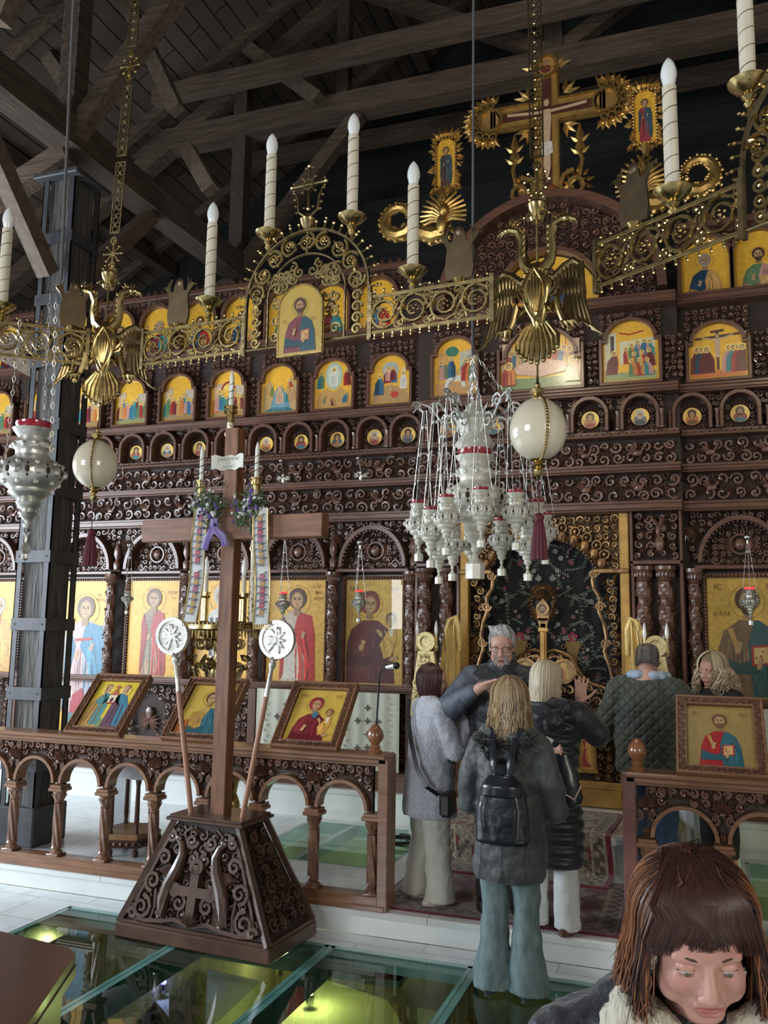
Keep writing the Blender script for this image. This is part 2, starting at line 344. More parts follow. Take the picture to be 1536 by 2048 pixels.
# pit under the glass floor
b=MB(); b.box(GX0-.3,GX1+.3,GY0-.3,GY1+3.6,-2.0,-1.7); b.box(GX0-.3,GX0-.05,GY0-.3,GY1+3.6,-1.75,-.12); b.box(GX0-.3,GX1+.3,GY1+3.3,GY1+3.6,-1.75,-.0)
b.box(GX1,GX1+.2,GY0-.3,GY1+3.6,-1.75,-.12); b.box(GX0-.3,GX1+.3,GY0-.3,GY0-.05,-1.75,-.12)
struct('trim_4',b,stonem)
b=MB(); b.box(-7.6,-2.0,6.0,7.75,-.55,-.45); b.box(.1,1.8,6.0,7.75,-.55,-.45); b.box(-7.6,-7.35,6,7.75,-.5,.02); b.box(-3.75,-3.42,6,7.75,-.5,.02); b.box(-2.18,-2.0,6,7.75,-.5,.02); b.box(-7.6,-2,7.58,7.75,-.5,.02); b.box(.1,1.8,7.58,7.75,-.5,.02); struct('trim_5',b,sandm)
# low stone ruins seen through the glass
def at(x,y,Z):
    d=rt2*(x-768)+up2*(1024-y)+fw*F_PX; return EYE+d*((Z-EYE.z)/d.z)
def ruin(poly,z,label,m=sandm):
    P=[at(x,y,z) for x,y in poly]; b=MB(); n=len(P)
    b.add([tuple(p) for p in P]+[(p.x,p.y,-1.72) for p in P],[tuple(range(n)),tuple(range(2*n-1,n-1,-1))]+[(i,(i+1)%n,(i+1)%n+n,i+n) for i in range(n)])
    tag(b.build('stone_block',m,smooth=0),label,'stone')
ruin([(415,1938),(522,1962),(440,2040),(410,2060)],-1.0,'pale angular stone block under the glass, just right of the violet lamp')
ruin([(640,1955),(775,2000),(830,2090),(520,2090),(565,2040)],-.95,'wide pale stone slab under the glass below the backpack woman, beside a yellow lamp')
ruin([(338,1952),(338,2035),(297,1985)],-1.05,'small triangular stone under the glass lit by the violet lamp')
ruin([(835,2015),(912,2030),(900,2090),(850,2090)],-1.0,'narrow sandy stone under the glass by the third green beam')
ruin([(160,1930),(232,1900),(262,1990),(120,2060),(60,2060)],-1.2,'rough stone under the glass in the left corner, lit yellow',stonem)
def pitlamp(x,y,z,label,m,col,power):
    p=at(x,y,z); t=thing('floor_lamp',label,'lamp',p)
    b=MB(); b.lathe([(0,.0),(.022,.004),(.024,.02),(.0,.03)],12,p.x,p.y,p.z); b.build('lens',m,t)
    b=MB(); b.lathe([(.03,-.06),(.034,-.01),(.030,.004),(.024,.0)],12,p.x,p.y,p.z); b.build('housing',metalgrey,t)
    b=MB(); b.tube([(p.x,p.y,p.z-.06),(p.x,p.y,-1.7)],.008,6); b.build('stem',metalgrey,t)
    l=bpy.data.lights.new('lamp_glow','POINT'); l.energy=power; l.color=col; l.shadow_soft_size=.03
    o=bpy.data.objects.new('lamp_glow',l); C.objects.link(o); o.location=p+Vector((0,0,.08))
pitlamp(137,1981,-.8,'yellow lamp under the glass nearest the lectern',lampm,(1,.85,.3),22)
pitlamp(620,1990,-.85,'yellow lamp under the glass right of the second green beam',lampm,(1,.85,.3),12)
pitlamp(327,1968,-.95,'violet lamp under the glass',lampv,(.35,.3,1),7)
pitlamp(560,1937,-1.3,'yellow lamp deep under the glass behind the second beam',lampm,(1,.85,.3),9)
for (x,y,c_,p_) in((-2.9,6.9,(.9,1,.75),5),(-6.8,7.1,(.9,1,.8),3),(.9,6.9,(1,.9,.5),5)):
    l=bpy.data.lights.new('lamp_glow','POINT'); l.energy=p_; l.color=c_; l.shadow_soft_size=.05
    o=bpy.data.objects.new('lamp_glow',l); C.objects.link(o); o.location=(x,y,-.15)
# glass floor
BX=[GX0,-3.02,-2.14,-1.25,-.48,.4,1.3,2.2,GX1]
names=['far left pane of the glass floor, in front of the lectern','glass floor pane under the left half of the cross pedestal','glass floor pane under the right half of the cross pedestal','glass floor pane just left of the backpack woman','glass floor pane the backpack woman stands on','glass floor pane under the brown-haired woman in front','glass floor pane beyond the right edge','last glass floor pane on the right']
for i in range(8):
    b=MB(); b.box(BX[i]+.035,BX[i+1]-.035,GY0+.04,GY1-.05,-.024,-.001); tag(b.build('glass_floor_pane',floorglass,smooth=0),names[i],'glass pane')
for i,x in enumerate(BX):
    b=MB(); b.box(x-.012,x+.012,GY0,GY1,-.17,-.028); b.box(x-.034,x-.008,GY0+.02,GY1-.02,-.022,-.002); b.box(x+.008,x+.034,GY0+.02,GY1-.02,-.022,-.002); b.box(x-.007,x+.007,GY0+.02,GY1-.02,-.025,-.004)
    tag(b.build('glass_beam',edgeglass,smooth=0),['left edge beam of the glass floor','green glass beam running under the pedestal left corner','green glass beam running from the pedestal right corner','green glass beam left of the backpack woman','green glass beam right of the backpack woman','green glass beam below the brown-haired woman','glass beam past the right picture edge','glass beam second from the far right','far right edge beam of the glass floor'][i],'beam')
b=MB(); b.box(GX0,GX1,GY1-.05,GY1-.003,-.024,-.002); tag(b.build('glass_edge_strip',edgeglass,smooth=0),'green edge strip of the glass floor along the white step','strip')
for i,(x0,x1,y0,y1) in enumerate(PH):
    t=thing('raised_glass_pane',['glass pane in the raised floor behind the railing gap','small glass pane in the raised floor behind the pillar','yellow-lit glass pane in the raised floor at the right'][i],'glass pane',((x0+x1)/2,(y0+y1)/2,PZ))
    b=MB(); b.box(x0,x1,y0,y1,PZ-.03,PZ-.004); b.build('pane',floorglass,t,smooth=0)
    b=MB(); 
    for q in((x0,x1,y0,y0+.03),(x0,x1,y1-.03,y1),(x0,x0+.03,y0,y1),(x1-.03,x1,y0,y1)): b.box(q[0],q[1],q[2],q[3],PZ-.1,PZ-.002)
    if i==0: b.box(-2.98,-2.93,y0,y1,PZ-.1,PZ-.003)
    b.build('edge_beam',edgeglass,t,smooth=0)
# ---- walls and roof
def wall(name,b,m): return struct(name,b,m,0)
b=MB(); b.box(-10.2,-10,-6,1.3,0,6.2); b.box(-10.2,-10,5.9,11,0,6.2); b.box(-10.2,-10,1.3,5.9,0,1.3); b.box(-10.2,-10,1.3,5.9,3.9,6.2); wall('wall_left',b,plaster)
b=MB(); b.box(-10,7,-6.2,-6,0,1.9); b.box(-10,-7.4,-6.2,-6,1.9,4.5); b.box(-3.8,7,-6.2,-6,1.9,4.5); b.box(-10,7,-6.2,-6,4.5,11.8); wall('wall_back',b,plaster)
b=MB(); b.box(7,7.2,-6,11,0,6.6); wall('wall_right',b,plaster)
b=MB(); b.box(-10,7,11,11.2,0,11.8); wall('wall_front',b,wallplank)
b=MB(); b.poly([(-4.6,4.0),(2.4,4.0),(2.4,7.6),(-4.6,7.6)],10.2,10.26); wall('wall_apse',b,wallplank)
for (n,x0,x1,y0,y1,z0,z1) in(('window_1',-10.12,-10.05,1.3,5.9,1.3,3.9),('window_2',-7.4,-3.8,-6.14,-6.08,1.9,4.5)):
    b=MB()
    if n=='window_1':
        for k in range(6): y=y0+(y1-y0)*k/5; b.box(x0,x1,y-.03,y+.03,z0,z1)
        for z in(z0+.03,2.6,z1-.03): b.box(x0,x1,y0,y1,z-.03,z+.03)
    else:
        for k in range(5): x=x0+(x1-x0)*k/4; b.box(x-.03,x+.03,y0,y1,z0,z1)
        for z in(z0+.03,3.2,z1-.03): b.box(x0,x1,y0,y1,z-.03,z+.03)
    struct(n,b,newtimber)
RX0=-1.27; RZ0=11.4; SL=.62
def roofz(x): return RZ0-SL*abs(x-RX0)
b=MB()
for (xa,xb) in((-10.4,RX0),(RX0,7.4)):
    b.add([(xa,-6,roofz(xa)),(xb,-6,roofz(xb)),(xb,11.2,roofz(xb)),(xa,11.2,roofz(xa)),(xa,-6,roofz(xa)+.1),(xb,-6,roofz(xb)+.1),(xb,11.2,roofz(xb)+.1),(xa,11.2,roofz(xa)+.1)],[(0,1,2,3),(7,6,5,4),(0,4,5,1),(2,6,7,3),(0,3,7,4),(1,2,6,5)])
struct('ceiling',b,planks)
def bar(b,p,q,w,h):   # timber of w x h between two points
    p,q=Vector(p),Vector(q); d=(q-p).normalized(); s=d.cross(Vector((0,0,1)))
    if s.length<.01: s=Vector((1,0,0))
    s.normalize(); u=s.cross(d)
    vs=[tuple(e+s*(i*w/2)+u*(j*h/2)) for e in(p,q) for i in(-1,1) for j in(-1,1)]
    b.add(vs,[(0,1,3,2),(4,6,7,5),(0,4,5,1),(2,3,7,6),(0,2,6,4),(1,5,7,3)])
def beam(n,p,q,w,h,m=timberx):
    b=MB(); bar(b,p,q,w,h); return struct('trim_%d'%n,b,m)
tn=[10]
def tb(p,q,w=.2,h=.24,m=timberx): beam(tn[0],p,q,w,h,m); tn[0]+=1
PX=-5.17; PX2=2.65
for Y in(2.6,5.85,8.9):
    tb((-9.8,Y,4.35),(PX,Y,4.35),.16,.18); tb((-6.75,Y,8.12),(4.2,Y,8.12),.24,.28); tb((-9.9,Y,roofz(-9.9)-.25),(RX0,Y,roofz(RX0)-.25),.2,.22); tb((7,Y,roofz(7)-.25),(RX0,Y,roofz(RX0)-.25),.2,.22)
    tb((RX0,Y,8.2),(RX0,Y,roofz(RX0)-.2),.2,.2,timber); tb((RX0-.1,Y,8.3),(-3.6,Y,roofz(-3.6)-.3),.15,.16); tb((RX0+.1,Y,8.3),(1.1,Y,roofz(1.1)-.3),.15,.16)
    tb((-3.8,Y,8.2),(-3.8,Y,roofz(-3.8)-.25),.15,.15,timber); tb((1.3,Y,8.2),(1.3,Y,roofz(1.3)-.25),.15,.15,timber)
    tb((PX,Y,6.2),(-7.0,Y,roofz(-7.0)-.3),.16,.18); tb((PX,Y,6.2),(-3.6,Y,8.0),.15,.17); tb((PX,Y,6.2),(PX,Y,roofz(PX)-.3),.18,.18,timber); tb((-9.8,Y,4.3),(PX,Y,6.1),.16,.18)
tb((-6.0,8.2,8.28),(3.5,8.2,8.28),.16,.2); tb((-6.9,10.2,8.5),(4.4,10.2,8.5),.16,.2)
for (x,z,w_,h_) in((PX,5.98+.28,.26,.28),(PX2,6.26,.26,.28),(-7.5,roofz(-7.5)-.16,.18,.2),(-3.4,roofz(-3.4)-.14,.18,.2),(.9,roofz(.9)-.14,.18,.2),(RX0,roofz(RX0)-.14,.2,.2)):
    tb((x,-3,z),(x,10.9,z),w_,h_,timber)
for k in range(13):
    y=-1+k*.95
    for (xa,xb) in((-10,RX0),(RX0,7)): 
        if k%2==0: tb((xa,y,roofz(xa)-.07),(xb,y,roofz(xb)-.07),.1,.14,timberx)
# braces from the pillar heads and short struts
for (p,q) in(((PX,6.0,4.9),(PX,7.1,6.1)),((PX,5.7,4.9),(PX,4.6,6.1)),((PX,2.8,4.9),(PX,3.9,6.1)),((PX,5.9,4.0),(PX-1.7,5.9,4.9)),
    ((-4.6,4.4,6.2),(-4.1,4.4,7.5)),((-4.3,3.6,6.3),(-5.2,3.6,7.1)),((-5.55,7.0,8.55),(-4.85,7.0,7.15)),((-6.9,7.0,8.6),(-6.1,7.0,7.5)),((-4.7,7.0,6.7),(-4.4,7.0,6.2)),((-6.4,5.9,4.4),(-6.4,5.9,5.5)),((-4.0,8.6,8.1),(-5.0,8.6,9.0))):
    tb(p,q,.13,.15,newtimber)
tb((-9,8.0,4.15),(-5.3,8.0,4.15),.12,.16,newtimber); tb((-5.2,8.2,4.9),(-3.6,8.2,4.9),.1,.13,newtimber)
# ---- composite timber pillar with riveted steel cage
def pillar(x,y,label):
    t=thing('timber_pillar',label,'pillar',(x,y,PZ)); W=.17; D=.17; Z1=5.84
    b=MB(); b.cbox(x-W+.035,x+W-.035,y-D+.035,y+D-.035,PZ,Z1,.02); b.build('timber_core',timberz,t)
    for sx in(-1,1):
        for sy in(-1,1):
            b=MB(); cx,cy=x+sx*W,y+sy*D
            b.box(min(cx,cx-sx*.055),max(cx,cx-sx*.055),min(cy,cy-sy*.01),max(cy,cy-sy*.01),PZ,Z1); b.box(min(cx,cx-sx*.01),max(cx,cx-sx*.01),min(cy,cy-sy*.055),max(cy,cy-sy*.055),PZ,Z1)
            b.build('steel_angle',steel,t,smooth=0)
    z=PZ+.02
    while z<Z1-.1:
        b=MB(); o_=.008; b.box(x-W-o_,x+W+o_,y-D-o_,y-D+.002,z,z+.1); b.box(x-W-o_,x+W+o_,y+D-.002,y+D+o_,z,z+.1); b.box(x-W-o_,x-W+.002,y-D,y+D,z,z+.1); b.box(x+W-.002,x+W+o_,y-D,y+D,z,z+.1)
        for s in(-1,1): b.ball((x+s*(W-.03),y-D-o_,z+.05),.008,6,3)
        b.build('batten_plate',steel,t,smooth=0); z+=.56
    b=MB(); b.cbox(x-.24,x+.24,y-.24,y+.24,Z1-.03,Z1+.02,.01); b.build('cap_plate',steel,t,smooth=0)
    b=MB(); b.cbox(x-W-.03,x+W+.03,y-D-.03,y+D+.03,PZ,PZ+.3,.01); b.build('base_plate',steel,t,smooth=0)
pillar(-5.17,5.93,'tall dark timber pillar caged in grey steel straps behind the railing')
# ================================================================ PAINTED ICONS (flat painted boards)
GOLDC=(.88,.48,.05); GOLDL=(.9,.60,.13); SKIN=(.45,.24,.11); DK=(.05,.025,.015)
class PT:
    def __init__(s,mb,x0,z0,w,h,y): s.b=mb;s.x=x0;s.z=z0;s.w=w;s.h=h;s.y=y
    def P(s,u,v): return (s.x+max(.004,min(.996,u))*s.w,s.z+max(.004,v)*s.h)
    def poly(s,pts,col):
        s.y-=.00012; s.b.col=col; q=[s.P(*p) for p in pts]; s.b.add([(a,s.y,c) for a,c in q],[tuple(range(len(q)))])
    def ell(s,u,v,ru,rv,col,n=18,rot=0,a0=0,a1=2*PI):   # ru, rv both in units of width
        P=[]; 
        for i in range(n+(0 if abs(a1-a0-2*PI)<.01 else 1)):
            a=a0+(a1-a0)*i/n; p,q=ru*math.cos(a),rv*math.sin(a); p,q=p*math.cos(rot)-q*math.sin(rot),p*math.sin(rot)+q*math.cos(rot)
            P.append((u+p,v+q*s.w/s.h))
        s.poly(P,col)
    def ring(s,u,v,r,t,col,n=28):
        s.y-=.00012; s.b.col=col; vs=[];fs=[]
        for i in range(n):
            a=2*PI*i/n
            for q in(r,r-t): x,z=s.P(u,v); vs.append((x+q*s.w*math.cos(a),s.y,z+q*s.w*math.sin(a)))
        for i in range(n): fs.append((2*i,2*((i+1)%n),2*((i+1)%n)+1,2*i+1))
        s.b.add(vs,fs)
    def line(s,pts,t,col):
        s.y-=.0001; s.b.col=col; Q=[Vector(s.P(*p)) for p in pts]; t*=s.w/2
        for a,c in zip(Q,Q[1:]):
            d=(c-a)
            if d.length<1e-6: continue
            n=Vector((-d.y,d.x)).normalized()*t; s.b.add([(p.x,s.y,p.y) for p in(a-n,c-n,c+n,a+n)],[(0,1,2,3)])
def shade(c,k): return tuple(min(1,x*k) for x in c)
def face(p,u,v,r,hair,beard=False,veil=None,turn=0,old=False):
    sk=(.56,.33,.16)
    if veil: p.ell(u,v+.02,r*1.5,r*1.65,veil); p.ell(u,v-.0,r*1.2,r*1.35,shade(veil,1.6))
    else: p.ell(u,v+r*.25*p.w/p.h,r*1.32,r*1.42,hair)
    p.poly([(u-r*.42,v-r*.7*p.w/p.h),(u-r*.5,v-r*2.0*p.w/p.h),(u+r*.5,v-r*2.0*p.w/p.h),(u+r*.42,v-r*.7*p.w/p.h)],shade(sk,.62))
    p.ell(u+turn*r*.2,v,r*.86,r*1.12,shade(sk,.75)); p.ell(u+turn*r*.3,v+.0,r*.66,r*.95,sk)
    if beard: p.ell(u+turn*r*.25,v-r*.85*p.w/p.h,r*.68,r*.72,hair); p.ell(u+turn*r*.3,v-r*.42*p.w/p.h,r*.42,r*.2,shade(sk,.8))
    A=p.w/p.h; U=u+turn*r*.3
    for s_ in(-1,1):
        p.ell(U+s_*r*.33,v+r*.16*A,r*.2,r*.1,DK,8); p.line([(U+s_*r*.12,v+r*.36*A),(U+s_*r*.55,v+r*.34*A)],r*.1,DK)
    p.line([(U,v+r*.2*A),(U+turn*r*.06,v-r*.25*A)],r*.13,shade(sk,.5)); p.line([(U-r*.2,v-r*.52*A),(U+r*.2,v-r*.52*A)],r*.13,(.32,.08,.05))
def hand(p,u,v,r,a,col=(.56,.33,.16)):
    A=p.w/p.h; p.ell(u,v,r,r*.7,col,10,a)
    for k in(-.5,-.15,.2,.5): p.line([(u+r*.5*math.cos(a+k),v+r*.5*math.sin(a+k)*A),(u+r*1.9*math.cos(a+k*.6),v+r*1.9*math.sin(a+k*.6)*A)],r*.36,col)
def folds(p,pts,col,n,g,t=.012):
    us=[q[0] for q in pts]; vs=[q[1] for q in pts]
    for i in range(n):
        u=min(us)+(max(us)-min(us))*(.15+.7*(i+.5)/n); a=min(vs)+(max(vs)-min(vs))*g.uniform(.05,.3); e=min(vs)+(max(vs)-min(vs))*g.uniform(.55,.85)
        p.line([(u+g.uniform(-.03,.03),a),(u+g.uniform(-.03,.03),(a+e)/2),(u*.7+.15+g.uniform(-.02,.02),e)],t,shade(col,g.choice((.5,1.5,1.8))))
def bust(p,cx,cz,s,robe,cloak,hair=(.09,.045,.025),beard=True,halo=(.84,.55,.11),book=None,seed=1,veil=None,trim=None,bless=False,turn=0,child=None):
    g=random.Random(seed); A=p.w/p.h; v=lambda k: cz+k*s*A
    p.ring(cx,cz,s*1.0,s*.035,(.42,.16,.05)); 
    body=[(cx-s*1.9,min(.01,v(-4.3))),(cx-s*1.7,v(-2.8)),(cx-s*1.35,v(-1.75)),(cx-s*.5,v(-1.1)),(cx+s*.5,v(-1.1)),(cx+s*1.35,v(-1.75)),(cx+s*1.7,v(-2.8)),(cx+s*1.9,min(.01,v(-4.3)))]
    body=[(min(max(a,.01),.99),max(b_,.01)) for a,b_ in body]
    p.poly(body,robe); folds(p,body,robe,10,g,s*.07)
    if cloak:
        c=[(cx+s*.15,min(.01,v(-4.3))),(cx-s*.05,v(-2.5)),(cx+s*.35,v(-1.15)),(cx+s*.6,v(-1.1)),(cx+s*1.38,v(-1.7)),(cx+s*1.75,v(-2.8)),(cx+s*1.92,min(.01,v(-4.3)))]
        c=[(min(max(a,.01),.99),max(b_,.01)) for a,b_ in c]; p.poly(c,cloak); folds(p,c,cloak,8,g,s*.07)
        p.poly([(cx-s*1.75,max(.01,v(-4.3))),(cx-s*1.7,v(-3.2)),(cx-s*.5,v(-3.7)),(cx+s*.4,v(-3.3)),(cx+s*.4,max(.01,v(-4.3)))],shade(cloak,.8))
    if trim: p.line([(cx-s*1.0,v(-1.6)),(cx-s*.6,v(-2.9))],s*.28,trim)
    if book:
        bx,bz=cx+s*.62,v(-3.2); q=[(bx-s*.5,bz-s*.62*A),(bx+s*.55,bz-s*.5*A),(bx+s*.55,bz+s*.68*A),(bx-s*.5,bz+s*.6*A)]; p.poly(q,book)
        q2=[(bx+(a-bx)*.72,bz+(b_-bz)*.78) for a,b_ in q]; p.poly(q2,(.78,.5,.2)); 
        for k in range(5): p.ell(bx+s*g.uniform(-.25,.25),bz+s*g.uniform(-.35,.35)*A,s*.09,s*.09,(.5,.16,.06),6)
        hand(p,bx-s*.1,bz-s*.62*A,s*.2,1.3)
    if bless: hand(p,cx-s*.62,v(-2.85),s*.26,1.35)
    face(p,cx,cz,s*.52,hair,beard,veil,turn)
    if child: 
        u,w_=child; rr=s*.55
        p.ring(u,w_+.0,rr*.85,s*.03,(.42,.16,.05))
        q=[(u-rr*1.1,w_-rr*4.3*A),(u-rr*1.5,w_-rr*3.2*A),(u-rr*.3,w_-rr*1.4*A),(u-rr*.65,w_-rr*.7*A),(u+rr*.6,w_-rr*.8*A),(u+rr*.8,w_-rr*2.6*A),(u+rr*.1,w_-rr*4.6*A),(u-rr*.9,w_-rr*5.0*A)]
        p.poly(q,(.72,.38,.09)); folds(p,q,(.72,.38,.09),5,g,s*.05); p.poly([(u-rr*.2,w_-rr*1.1*A),(u+rr*.4,w_-rr*1.0*A),(u+rr*.3,w_-rr*2.2*A),(u-rr*.1,w_-rr*2.2*A)],(.80,.72,.58))
        face(p,u,w_,rr*.52,(.2,.09,.04)); hand(p,u-rr*1.4,w_-rr*1.9*A,s*.2,2.2); hand(p,cx-s*.55,v(-3.0),s*.28,1.2); hand(p,u+rr*.2,w_-rr*5.0*A,s*.22,.3)
def stand(p,cx,z0,z1,robe,cloak,hair,seed=1,beard=False,wings=None,armor=None,halo=True,checks=False,w=1):
    g=random.Random(seed); H=z1-z0; A=p.w/p.h; r=H/A*.062*1.0; V=lambda k: z0+H*k; hd=V(.90); sw=r*2.4*w
    if wings:
        for s_ in(-1,1):
            q=[(cx+s_*sw*.6,V(.74)),(cx+s_*sw*1.5,V(.84)),(cx+s_*sw*1.75,V(.7)),(cx+s_*sw*1.55,V(.45)),(cx+s_*sw*1.25,V(.25)),(cx+s_*sw*.9,V(.5))]
            q=[(min(.98,max(.02,a)),b_) for a,b_ in q]; p.poly(q,wings)
            for k in range(5): p.line([(cx+s_*sw*(1.0+.1*k),V(.74-.02*k)),(cx+s_*sw*(1.0+.1*k),V(.42+.02*k))],r*.12,shade(wings,.5))
    if halo: p.ring(cx,hd,r*2.0,r*.07,(.42,.16,.05))
    q=[(cx-sw*.85,z0),(cx-sw*.75,V(.3)),(cx-sw*.62,V(.55)),(cx-sw,V(.66)),(cx-sw*.8,V(.77)),(cx-r*.6,V(.82)),(cx+r*.6,V(.82)),(cx+sw*.8,V(.77)),(cx+sw,V(.64)),(cx+sw*.62,V(.5)),(cx+sw*.8,V(.25)),(cx+sw*.85,z0)]
    p.poly(q,robe); folds(p,q,robe,13,g,r*.12)
    if armor:
        p.poly([(cx-sw*.6,V(.5)),(cx-sw*.66,V(.74)),(cx+sw*.6,V(.74)),(cx+sw*.58,V(.5))],armor)
        for k in range(6): p.line([(cx-sw*.6,V(.53+.035*k)),(cx+sw*.58,V(.53+.035*k))],r*.08,shade(armor,.55))
        for k in range(7): p.line([(cx-sw*.5+sw*.17*k,V(.5)),(cx-sw*.62+sw*.2*k,V(.34))],r*.3,shade(armor,1.35 if k%2 else .8))
    if cloak:
        c=[(cx+r*.2,V(.81)),(cx+sw*.85,V(.775)),(cx+sw*1.05,V(.62)),(cx+sw*1.1,V(.25)),(cx+sw*1.0,V(.06)),(cx+sw*.5,V(.1)),(cx+sw*.45,V(.45)),(cx-sw*.2,V(.62))]; p.poly(c,cloak); folds(p,c,cloak,10,g,r*.14)
        p.poly([(cx-sw*.9,V(.7)),(cx-sw*.75,V(.77)),(cx-sw*.4,V(.62)),(cx-sw*.75,V(.3)),(cx-sw*.95,V(.12))],shade(cloak,.85))
    if checks:
        for i in range(8):
            for j in range(14):
                if (i+j)%2: u=cx-sw*.75+sw*1.5*i/8; p.poly([(u,V(.1+.045*j)),(u+sw*.19,V(.1+.045*j)),(u+sw*.19,V(.145+.045*j)),(u,V(.145+.045*j))],(.06,.05,.05))
    for s_ in(-1,1): hand(p,cx+s_*sw*.35,V(.58+.03*s_),r*.35,1.2)
    face(p,cx,hd,r,hair,beard)
def mini(p,u,v,h,c1,c2,seed=0,lean=0):
    A=p.w/p.h; w=h*.30
    p.poly([(u-w*.9,v),(u-w*.8+lean*.4,v+h*.55),(u-w*.35+lean,v+h*.8),(u+w*.35+lean,v+h*.8),(u+w*.8+lean*.4,v+h*.5),(u+w*.9,v)],c1)
    p.poly([(u+w*.1,v+h*.05),(u-w*.1+lean,v+h*.78),(u+w*.4+lean,v+h*.78),(u+w*.85+lean*.4,v+h*.5),(u+w*.9,v+h*.05)],c2)
    for k in(-.4,.0,.45): p.line([(u+w*k,v+h*.08),(u+w*k*.7+lean*.6,v+h*.6)],w*.1,shade(c1,.5))
    p.ell(u+lean,v+h*.9,h*.15/1.0,h*.15,(.88,.62,.16),10); p.ell(u+lean,v+h*.885,h*.085,h*.1,(.22,.1,.05),8); p.ell(u+lean*1.15,v+h*.87,h*.06,h*.08,(.6,.36,.2),8)
RED=(.42,.035,.03);BLUE=(.05,.17,.28);TEAL=(.05,.24,.24);OCH=(.62,.34,.10);GRN=(.13,.22,.10);PNK=(.58,.30,.26);WHT=(.72,.70,.6);MAR=(.16,.025,.03);ORG=(.66,.20,.05);DBL=(.025,.06,.12)
def scene_paint(p,kind,seed):
    g=random.Random(seed); A=p.w/p.h; pal=[RED,BLUE,OCH,GRN,PNK,MAR,TEAL,ORG]
    if kind=='baptism':
        p.poly([(.02,.02),(.02,.55),(.2,.75),(.35,.5),(.4,.02)],(.5,.32,.14)); p.poly([(.62,.02),(.66,.5),(.82,.8),(.98,.6),(.98,.02)],(.55,.36,.16)); p.poly([(.2,.02),(.34,.4),(.45,.62),(.55,.62),(.7,.35),(.85,.02)],(.14,.30,.36)); p.poly([(.05,.02),(.3,.12),(.75,.1),(.95,.02)],(.04,.16,.2))
        for k in range(6): p.line([(.3+.07*k,.05),(.45+.02*k,.5)],.012,(.4,.55,.6))
        mini(p,.5,.2,.42,(.6,.38,.22),(.65,.42,.25)); mini(p,.22,.35,.33,OCH,GRN,lean=.04); mini(p,.8,.42,.33,OCH,RED,lean=-.03); mini(p,.88,.25,.3,PNK,OCH,lean=-.03); mini(p,.75,.22,.28,TEAL,OCH,lean=-.03)
    elif kind=='transfig':
        p.poly([(.02,.02),(.1,.35),(.3,.45),(.5,.36),(.7,.45),(.92,.3),(.98,.02)],(.6,.34,.12)); p.ell(.5,.72,.24,.36,(.45,.55,.42)); p.ell(.5,.72,.17,.28,(.62,.68,.55)); mini(p,.5,.48,.42,WHT,(.8,.78,.68)); mini(p,.13,.45,.38,TEAL,GRN,lean=.03); mini(p,.87,.48,.38,RED,MAR,lean=-.03)
        mini(p,.2,.1,.22,OCH,GRN,lean=.06); mini(p,.5,.05,.22,MAR,OCH,lean=-.05); mini(p,.8,.1,.24,BLUE,TEAL,lean=.05)
    elif kind=='raising':
        p.poly([(.02,.02),(.05,.3),(.5,.42),(.95,.3),(.98,.02)],(.5,.3,.12)); p.ell(.5,.75,.22,.2,(.42,.46,.42)); p.poly([(.78,.3),(.78,.72),(.84,.8),(.9,.72),(.9,.3)],(.75,.6,.35)); mini(p,.84,.32,.36,WHT,WHT)
        for k,(u,c) in enumerate(((.4,MAR),(.5,RED),(.6,BLUE),(.45,PNK),(.57,MAR))): mini(p,u,.45+.05*(k//3),.3,c,shade(c,1.5))
        mini(p,.2,.2,.45,DBL,BLUE,lean=.03); mini(p,.62,.12,.2,RED,ORG,lean=-.08); p.poly([(.5,.2),(.66,.26),(.72,.18),(.6,.12)],(.6,.05,.04))
    elif kind=='entry':
        p.poly([(.02,.3),(.1,.8),(.3,.9),(.42,.3)],(.66,.36,.12)); p.poly([(.62,.3),(.6,.8),(.98,.85),(.98,.3)],(.55,.5,.4)); p.ell(.42,.82,.16,.13,(.05,.2,.14)); p.line([(.42,.45),(.42,.8)],.03,(.2,.1,.04)); p.poly([(.02,.02),(.02,.25),(.98,.25),(.98,.02)],(.60,.32,.12))
        p.poly([(.22,.14),(.28,.36),(.7,.36),(.75,.14),(.66,.14),(.62,.26),(.36,.26),(.32,.14)],WHT); mini(p,.4,.33,.4,BLUE,DBL)
        for u,c in((.75,RED),(.86,ORG),(.93,GRN)): mini(p,u,.25,.42,c,shade(c,.7))
        mini(p,.14,.28,.38,OCH,BLUE); mini(p,.22,.3,.36,PNK,GRN)
    elif kind=='supper':
        p.poly([(.0,.3),(.0,.86),(.14,.86),(.14,.3)],(.66,.42,.28)); p.poly([(.86,.3),(.86,.86),(1,.86),(1,.3)],(.62,.4,.28)); p.poly([(.0,.0),(.0,.2),(1,.2),(1,.0)],(.2,.27,.11))
        for u in(.18,.32,.68,.82): p.line([(u,.5),(u,.88)],.012,RED)
        for k,u in enumerate((.13,.2,.27,.34,.42,.5,.58,.66,.73,.8,.87)): v=.36+.13*math.sin(PI*(u-.1)/.8); mini(p,u,v,.32 if u!=.5 else .42,pal[k%8],pal[(k+3)%8])
        p.ell(.5,.38,.34,.095,(.60,.34,.26),28); p.ell(.5,.41,.29,.07,(.72,.44,.3),28); p.poly([(.16,.38),(.2,.27),(.5,.2),(.8,.27),(.84,.38),(.5,.28)],(.66,.42,.3))
        for k in range(14): u=.19+.62*k/13; p.ell(u,.285-.05*math.sin(PI*(u-.16)/.68),.006,.006,DK,6)
        for k in range(10): p.ell(.25+.055*k,.4+.03*math.sin(k*2),.012,.012,(.85,.7,.4),8)
        mini(p,.07,.08,.4,RED,ORG,lean=.02); mini(p,.93,.08,.42,GRN,PNK,lean=-.02)
    elif kind=='washing':
